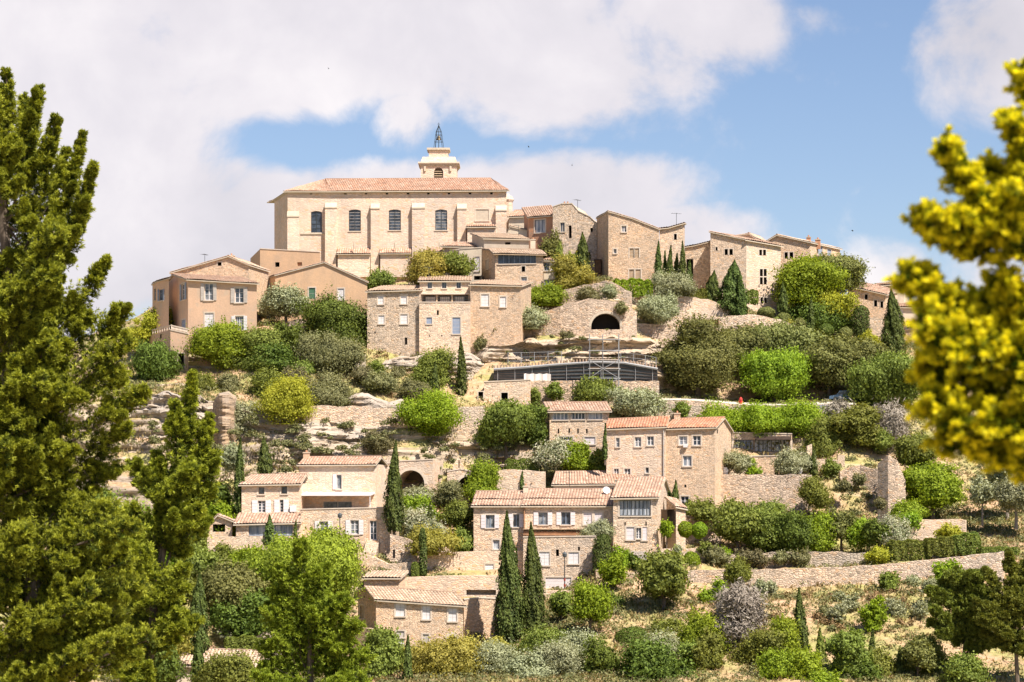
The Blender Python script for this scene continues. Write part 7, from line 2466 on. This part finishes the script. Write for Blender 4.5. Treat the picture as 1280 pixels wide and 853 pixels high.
# giant pine on the left, about fifty metres away
Yp = 50.0
def tr_pts(xs, Yt):
    return [W3(px, py, Yt) for px, py in xs]
bz = near_z(W2(40, Yp).x, Yp)
base = Vector((W2(40, Yp).x, Yp, bz))
trunk = [base - Vector((0, 0, .5))] + tr_pts([(45, 800), (30, 600), (15, 420), (5, 280), (5, 150), (8, 100)], Yp)
rg = random.Random(3)
L_ = []
def add(pts, r0, r1=None, dz=None):
    """limb through picture points; radii in picture pixels"""
    n_ = len(pts)
    r1 = (r1 if r1 is not None else r0 * .4) * .6
    z0_ = rg.uniform(-1.6, 1.0) if dz is None else dz
    pp_ = [(p[0], p[1], z0_ * (k + .3) / n_) for k, p in enumerate(pts)]
    rr = [(r0 + ((r1 if r1 is not None else r0 * .4) - r0) * k / (n_ - 1)) / F * CURY for k in range(n_)]
    for k in range(1, n_):      # side sprays pointing up and out
        for _ in range(2):
            f_ = rg.uniform(0, 1)
            bx_, by_ = [pts[k - 1][i] * (1 - f_) + pts[k][i] * f_ for i in (0, 1)]
            dx_, dy_ = pts[k][0] - pts[k - 1][0], pts[k][1] - pts[k - 1][1]
            l_ = math.hypot(dx_, dy_) + .1
            sp_ = rr[k] / CURY * F * rg.uniform(1.3, 2.0)
            an_ = math.atan2(dy_, dx_) + rg.choice((-1, 1)) * rg.uniform(.5, .9)
            L_.append(([(bx_, by_, z0_ * .6), (bx_ + sp_ * math.cos(an_), by_ + sp_ * math.sin(an_) - 3, z0_ * .6 + rg.uniform(-.4, .2))], [rr[k] * .5, rr[k] * .16]))
    L_.append((pp_, rr))
CURY = Yp
add([(5, 250), (8, 170), (8, 92)], 30, 7)
add([(-20, 260), (-10, 180), (-12, 120)], 34, 14)
add([(15, 270), (32, 190), (50, 112)], 26, 6)
add([(30, 250), (35, 180), (30, 125)], 20, 8)
add([(25, 290), (55, 220), (70, 150)], 24, 7)
add([(30, 310), (65, 250), (84, 190)], 24, 7)
add([(40, 330), (85, 250), (104, 168)], 20, 5)
add([(60, 320), (100, 270), (117, 208)], 18, 6)
add([(40, 350), (80, 320), (108, 262)], 22, 8)
add([(20, 380), (50, 350), (75, 318)], 26, 10)
add([(-20, 380), (0, 330), (10, 270)], 36, 22)
add([(10, 420), (40, 400), (70, 380)], 34, 18)
add([(30, 460), (85, 400), (112, 360), (134, 325)], 30, 6)
add([(40, 470), (85, 430), (112, 395)], 26, 9)
add([(50, 490), (110, 440), (146, 402), (156, 386)], 30, 7)
add([(50, 510), (120, 465), (158, 430)], 30, 12)
add([(40, 540), (100, 500), (150, 470)], 36, 16)
add([(-20, 480), (20, 460), (55, 440)], 44, 26)
add([(-30, 560), (10, 540), (60, 525)], 46, 30)
add([(40, 580), (110, 540), (160, 505), (182, 490)], 32, 9)
add([(50, 610), (115, 575), (160, 535)], 30, 12)
add([(40, 640), (100, 620), (146, 585)], 34, 14)
add([(-30, 640), (20, 620), (70, 600)], 46, 30)
add([(-20, 700), (40, 690), (100, 660), (140, 640)], 44, 22)
add([(-20, 760), (40, 740), (110, 720), (160, 700)], 44, 22)
add([(-20, 830), (40, 800), (100, 790), (150, 770)], 44, 24)
add([(20, 870), (80, 850), (140, 830)], 40, 22)
add([(0, 440), (30, 420), (40, 380)], 36, 20)
add([(40, 700), (100, 680), (165, 660)], 34, 16)
add([(40, 780), (110, 750), (175, 735)], 36, 18)
add([(60, 870), (130, 820), (185, 800)], 36, 20)
add([(20, 640), (70, 650), (120, 640)], 40, 26)
add([(-30, 420), (0, 400), (20, 370)], 40, 24)
rgf = random.Random(9)
for _ in range(46):
    y_ = rgf.uniform(330, 860); xm_ = 70 + (y_ - 330) * .14
    x0_ = rgf.uniform(-25, 45); x1_ = rgf.uniform(x0_ + 20, max(x0_ + 30, xm_))
    add([(x0_, y_ + 25), ((x0_ + x1_) / 2, y_), (x1_, y_ - rgf.uniform(20, 45))], rgf.uniform(24, 36), rgf.uniform(10, 20), dz=rgf.uniform(-2.5, 2.0))
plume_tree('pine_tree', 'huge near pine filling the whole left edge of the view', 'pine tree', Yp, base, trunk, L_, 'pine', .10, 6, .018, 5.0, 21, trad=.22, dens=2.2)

# second pine whose tip stands before the cliff
Yp = 78.0; CURY = Yp; L_ = []
bz = near_z(W2(175, Yp).x, Yp)
base = Vector((W2(175, Yp).x, Yp, bz))
trunk = [base] + tr_pts([(185, 840), (195, 740), (215, 620), (232, 540), (240, 480)], Yp)
add([(232, 560), (238, 510), (240, 468)], 16, 4)
add([(225, 600), (222, 545), (218, 505)], 20, 6)
add([(235, 600), (256, 555), (262, 522)], 18, 6)
add([(230, 620), (256, 600), (268, 570)], 22, 10)
add([(215, 650), (200, 610), (196, 570)], 24, 8)
add([(225, 660), (245, 630), (262, 612)], 24, 10)
add([(205, 700), (180, 660), (160, 640)], 30, 14)
add([(210, 700), (235, 670), (255, 650)], 24, 10)
add([(200, 740), (170, 720), (130, 700)], 30, 16)
add([(195, 690), (215, 660), (222, 640)], 30, 16)
add([(190, 790), (150, 770), (110, 750)], 30, 16)
add([(195, 780), (175, 730), (180, 690)], 30, 14)
add([(185, 840), (150, 820), (110, 800)], 30, 16)
add([(180, 860), (160, 830), (140, 790)], 30, 18)
for _ in range(14):
    y_ = rgf.uniform(600, 850); s_ = rgf.choice((-1, 1)); x0_ = 205 - (y_ - 600) * .08
    add([(x0_, y_ + 20), (x0_ + s_ * 18, y_), (x0_ + s_ * rgf.uniform(30, 45 + (y_ - 600) * .08), y_ - 25)], 22, 9, dz=rgf.uniform(-2, 2))
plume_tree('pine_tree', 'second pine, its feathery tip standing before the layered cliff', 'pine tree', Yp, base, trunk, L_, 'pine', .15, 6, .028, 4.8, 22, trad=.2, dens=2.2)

# third pine, bottom centre left
Yp = 130.0; CURY = Yp; L_ = []
base = Vector((W2(388, Yp).x, Yp, -37.0))
trunk = [base] + tr_pts([(388, 850), (386, 780), (380, 720), (378, 690)], Yp)
add([(380, 760), (378, 715), (376, 678)], 26, 7)
add([(375, 780), (358, 740), (352, 710)], 26, 8)
add([(390, 770), (400, 735), (405, 712)], 22, 8)
add([(395, 800), (420, 770), (432, 752)], 24, 10)
add([(395, 830), (425, 800), (446, 782)], 26, 10)
add([(375, 820), (350, 790), (338, 765)], 26, 10)
add([(385, 810), (385, 780), (390, 750)], 34, 18)
add([(380, 850), (350, 830), (332, 810)], 30, 14)
add([(395, 860), (430, 840), (458, 822)], 30, 14)
add([(385, 870), (385, 830), (385, 800)], 36, 22)
add([(380, 890), (350, 865), (335, 850)], 30, 16)
add([(400, 890), (430, 865), (450, 852)], 30, 16)
for _ in range(12):
    y_ = rgf.uniform(740, 880); s_ = rgf.choice((-1, 1))
    add([(384, y_ + 20), (384 + s_ * 18, y_), (384 + s_ * rgf.uniform(25, 30 + (y_ - 700) * .25), y_ - 25)], 22, 9, dz=rgf.uniform(-2, 2))
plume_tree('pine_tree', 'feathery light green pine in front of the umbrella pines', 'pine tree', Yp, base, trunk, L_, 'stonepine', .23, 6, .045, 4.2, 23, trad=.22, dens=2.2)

# two dark pines at the lower right
Yp = 228.0; CURY = Yp; L_ = []
base = W3(1206, 852, Yp); base.z = gz(1206, Yp) - .2
trunk = [base] + tr_pts([(1205, 815), (1207, 790), (1204, 760), (1200, 730)], Yp)
add([(1206, 800), (1185, 780), (1166, 762)], 12, 8)
add([(1206, 790), (1190, 755), (1178, 728)], 13, 7)
add([(1205, 770), (1200, 740), (1192, 716)], 13, 6)
add([(1207, 780), (1218, 745), (1222, 720)], 13, 6)
add([(1207, 800), (1228, 770), (1240, 750)], 13, 7)
add([(1207, 805), (1190, 795), (1172, 792)], 10, 5)
add([(1207, 790), (1206, 765), (1208, 748)], 15, 10)
add([(1195, 760), (1172, 745), (1160, 738)], 10, 5)
for _ in range(16):
    y_ = rgf.uniform(720, 810); s_ = rgf.choice((-1, 1)); w_ = (44 if y_ > 745 else 26)
    add([(1206, y_ + 12), (1206 + s_ * w_ * .4, y_ + 3), (1206 + s_ * w_ * rgf.uniform(.7, 1.05), y_ - rgf.uniform(0, 12))], 9, 6, dz=rgf.uniform(-3, 3))
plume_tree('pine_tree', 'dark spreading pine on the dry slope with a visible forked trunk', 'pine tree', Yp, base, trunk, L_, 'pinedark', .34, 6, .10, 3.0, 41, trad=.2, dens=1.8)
Yp = 225.0; CURY = Yp; L_ = []
base = W3(1272, 856, Yp); base.z = gz(1272, Yp) - .2
trunk = [base] + tr_pts([(1270, 815), (1268, 780), (1268, 740), (1266, 705)], Yp)
add([(1268, 760), (1262, 720), (1262, 694)], 13, 5)
add([(1270, 780), (1248, 745), (1236, 718)], 14, 7)
add([(1270, 800), (1245, 780), (1230, 770)], 12, 7)
add([(1270, 770), (1285, 730), (1290, 700)], 15, 7)
add([(1270, 790), (1295, 770), (1312, 750)], 15, 9)
add([(1270, 810), (1290, 805), (1310, 800)], 12, 7)
add([(1270, 790), (1268, 765), (1270, 740)], 17, 12)
add([(1270, 815), (1255, 805), (1240, 803)], 10, 6)
for _ in range(18):
    y_ = rgf.uniform(705, 815); s_ = rgf.choice((-1, 1)); w_ = (46 if y_ > 740 else 26)
    add([(1269, y_ + 12), (1269 + s_ * w_ * .4, y_ + 3), (1269 + s_ * w_ * rgf.uniform(.7, 1.05), y_ - rgf.uniform(0, 12))], 9, 6, dz=rgf.uniform(-3, 3))
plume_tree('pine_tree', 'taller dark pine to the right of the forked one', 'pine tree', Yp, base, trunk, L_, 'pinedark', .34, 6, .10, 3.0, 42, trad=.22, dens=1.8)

# golden green evergreen a few metres to the right of the camera, out of focus
Yp = 9.5; CURY = Yp; L_ = []
bz = near_z(W2(1480, Yp).x, Yp)
base = Vector((W2(1440, Yp).x, Yp, bz))
trunk = [base] + [W3(px, py, Yp) for px, py in ((1430, 900), (1400, 700), (1380, 500), (1360, 300), (1350, 100), (1350, 0))]
def addn(pts, r0, r1=None):
    n_ = len(pts); z0_ = rg.uniform(-.45, .35)
    L_.append(([(p[0], p[1], z0_ * (k + .3) / n_) for k, p in enumerate(pts)], [.84 * (r0 + ((r1 or r0 * .4) - r0) * k / (n_ - 1)) / F * CURY for k in range(n_)]))
addn([(1330, 160), (1300, 120), (1282, 96)], 30, 18)
addn([(1340, 250), (1290, 200), (1262, 155)], 34, 18)
addn([(1330, 330), (1260, 290), (1215, 240), (1180, 185)], 34, 16)
addn([(1300, 300), (1240, 290), (1165, 282)], 30, 20)
addn([(1260, 310), (1200, 310), (1150, 278)], 26, 14)
addn([(1330, 280), (1280, 250), (1240, 215)], 36, 20)
addn([(1350, 380), (1310, 330), (1270, 300)], 44, 30)
addn([(1330, 420), (1280, 400), (1250, 350)], 34, 20)
addn([(1340, 420), (1250, 400), (1180, 380), (1130, 350)], 30, 20)
addn([(1300, 430), (1200, 410), (1145, 345)], 30, 18)
addn([(1340, 470), (1260, 450), (1190, 440), (1160, 410)], 44, 26)
addn([(1340, 520), (1260, 500), (1190, 480), (1155, 462)], 44, 22)
addn([(1340, 560), (1270, 540), (1200, 530), (1160, 505)], 40, 24)
addn([(1340, 580), (1280, 570), (1220, 560), (1180, 548)], 34, 22)
addn([(1340, 500), (1300, 480), (1270, 440)], 50, 34)
addn([(1340, 610), (1290, 590), (1250, 572)], 30, 18)
addn([(1360, 340), (1320, 300), (1290, 240)], 46, 30)
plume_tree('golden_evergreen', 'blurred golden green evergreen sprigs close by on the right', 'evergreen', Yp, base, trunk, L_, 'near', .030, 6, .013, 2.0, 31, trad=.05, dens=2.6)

# pale bush in the near lower left corner
root = empty('olive_tree', W3(10, 1000, 60), 'pale olive treetop in the bottom corner below the huge pine', 'olive tree')
root.location.z = near_z(root.location.x, 60)
h_ = Z(815, 60) - root.location.z
rng = np.random.default_rng(77)
C_, N_, T_, cc = crown_round(3.2, 3.6, rng, .07, dens=.5, clumps=44, z0=h_ - 3.6, rc_f=.15)
cr = quads_mesh('crown', C_, N_, .07, 1.9, rng, LM['olive'], T_)
o = bpy.data.objects.new('crown', cr); COL.objects.link(o); o.parent = root
tm = limb_mesh('trunk', cc, 3.2, h_, h_ - 3.0, rng, .14, M['greybark'], 9)
o = bpy.data.objects.new('trunk', tm); COL.objects.link(o); o.parent = root

# swifts in the sky
def bird(px, py, Y, s, a, label):
    mb = MB(); c = W3(px, py, Y)
    ca, sa = math.cos(a), math.sin(a)
    def q(x, z, y=0): return (c.x + (x * ca - z * sa) * s, c.y + y * s, c.z + (x * sa + z * ca) * s)
    mb.hexa([q(-.12, -.05, -.05), q(.1, -.05, -.05), q(.1, -.05, .05), q(-.12, -.05, .05), q(-.08, .04, -.03), q(.14, .03, -.03), q(.14, .03, .03), q(-.08, .04, .03)], 'iron')
    for sg in (-1, 1):
        mb.face([q(-.05, 0, 0), q(.07, 0, 0), q(-.02, .18, sg * .3), q(-.14, .22, sg * .52)], 'iron')
    mb.build('bird', None, tuple(c), label, 'bird', 'swifts circling over the village')
bird(661, 184, 300, .7, .2, 'tiny dark bird over the church roof end')
bird(715, 207, 300, .6, -.5, 'tiny dark bird in the blue between church and clouds')
bird(1066, 289, 280, .75, .4, 'tiny dark bird over the round skyline tree')
bird(1094, 335, 280, .5, -.2, 'tiny dark bird just left of the golden sprigs')
bird(411, 86, 320, .6, .6, 'tiny dark bird against the big cloud')
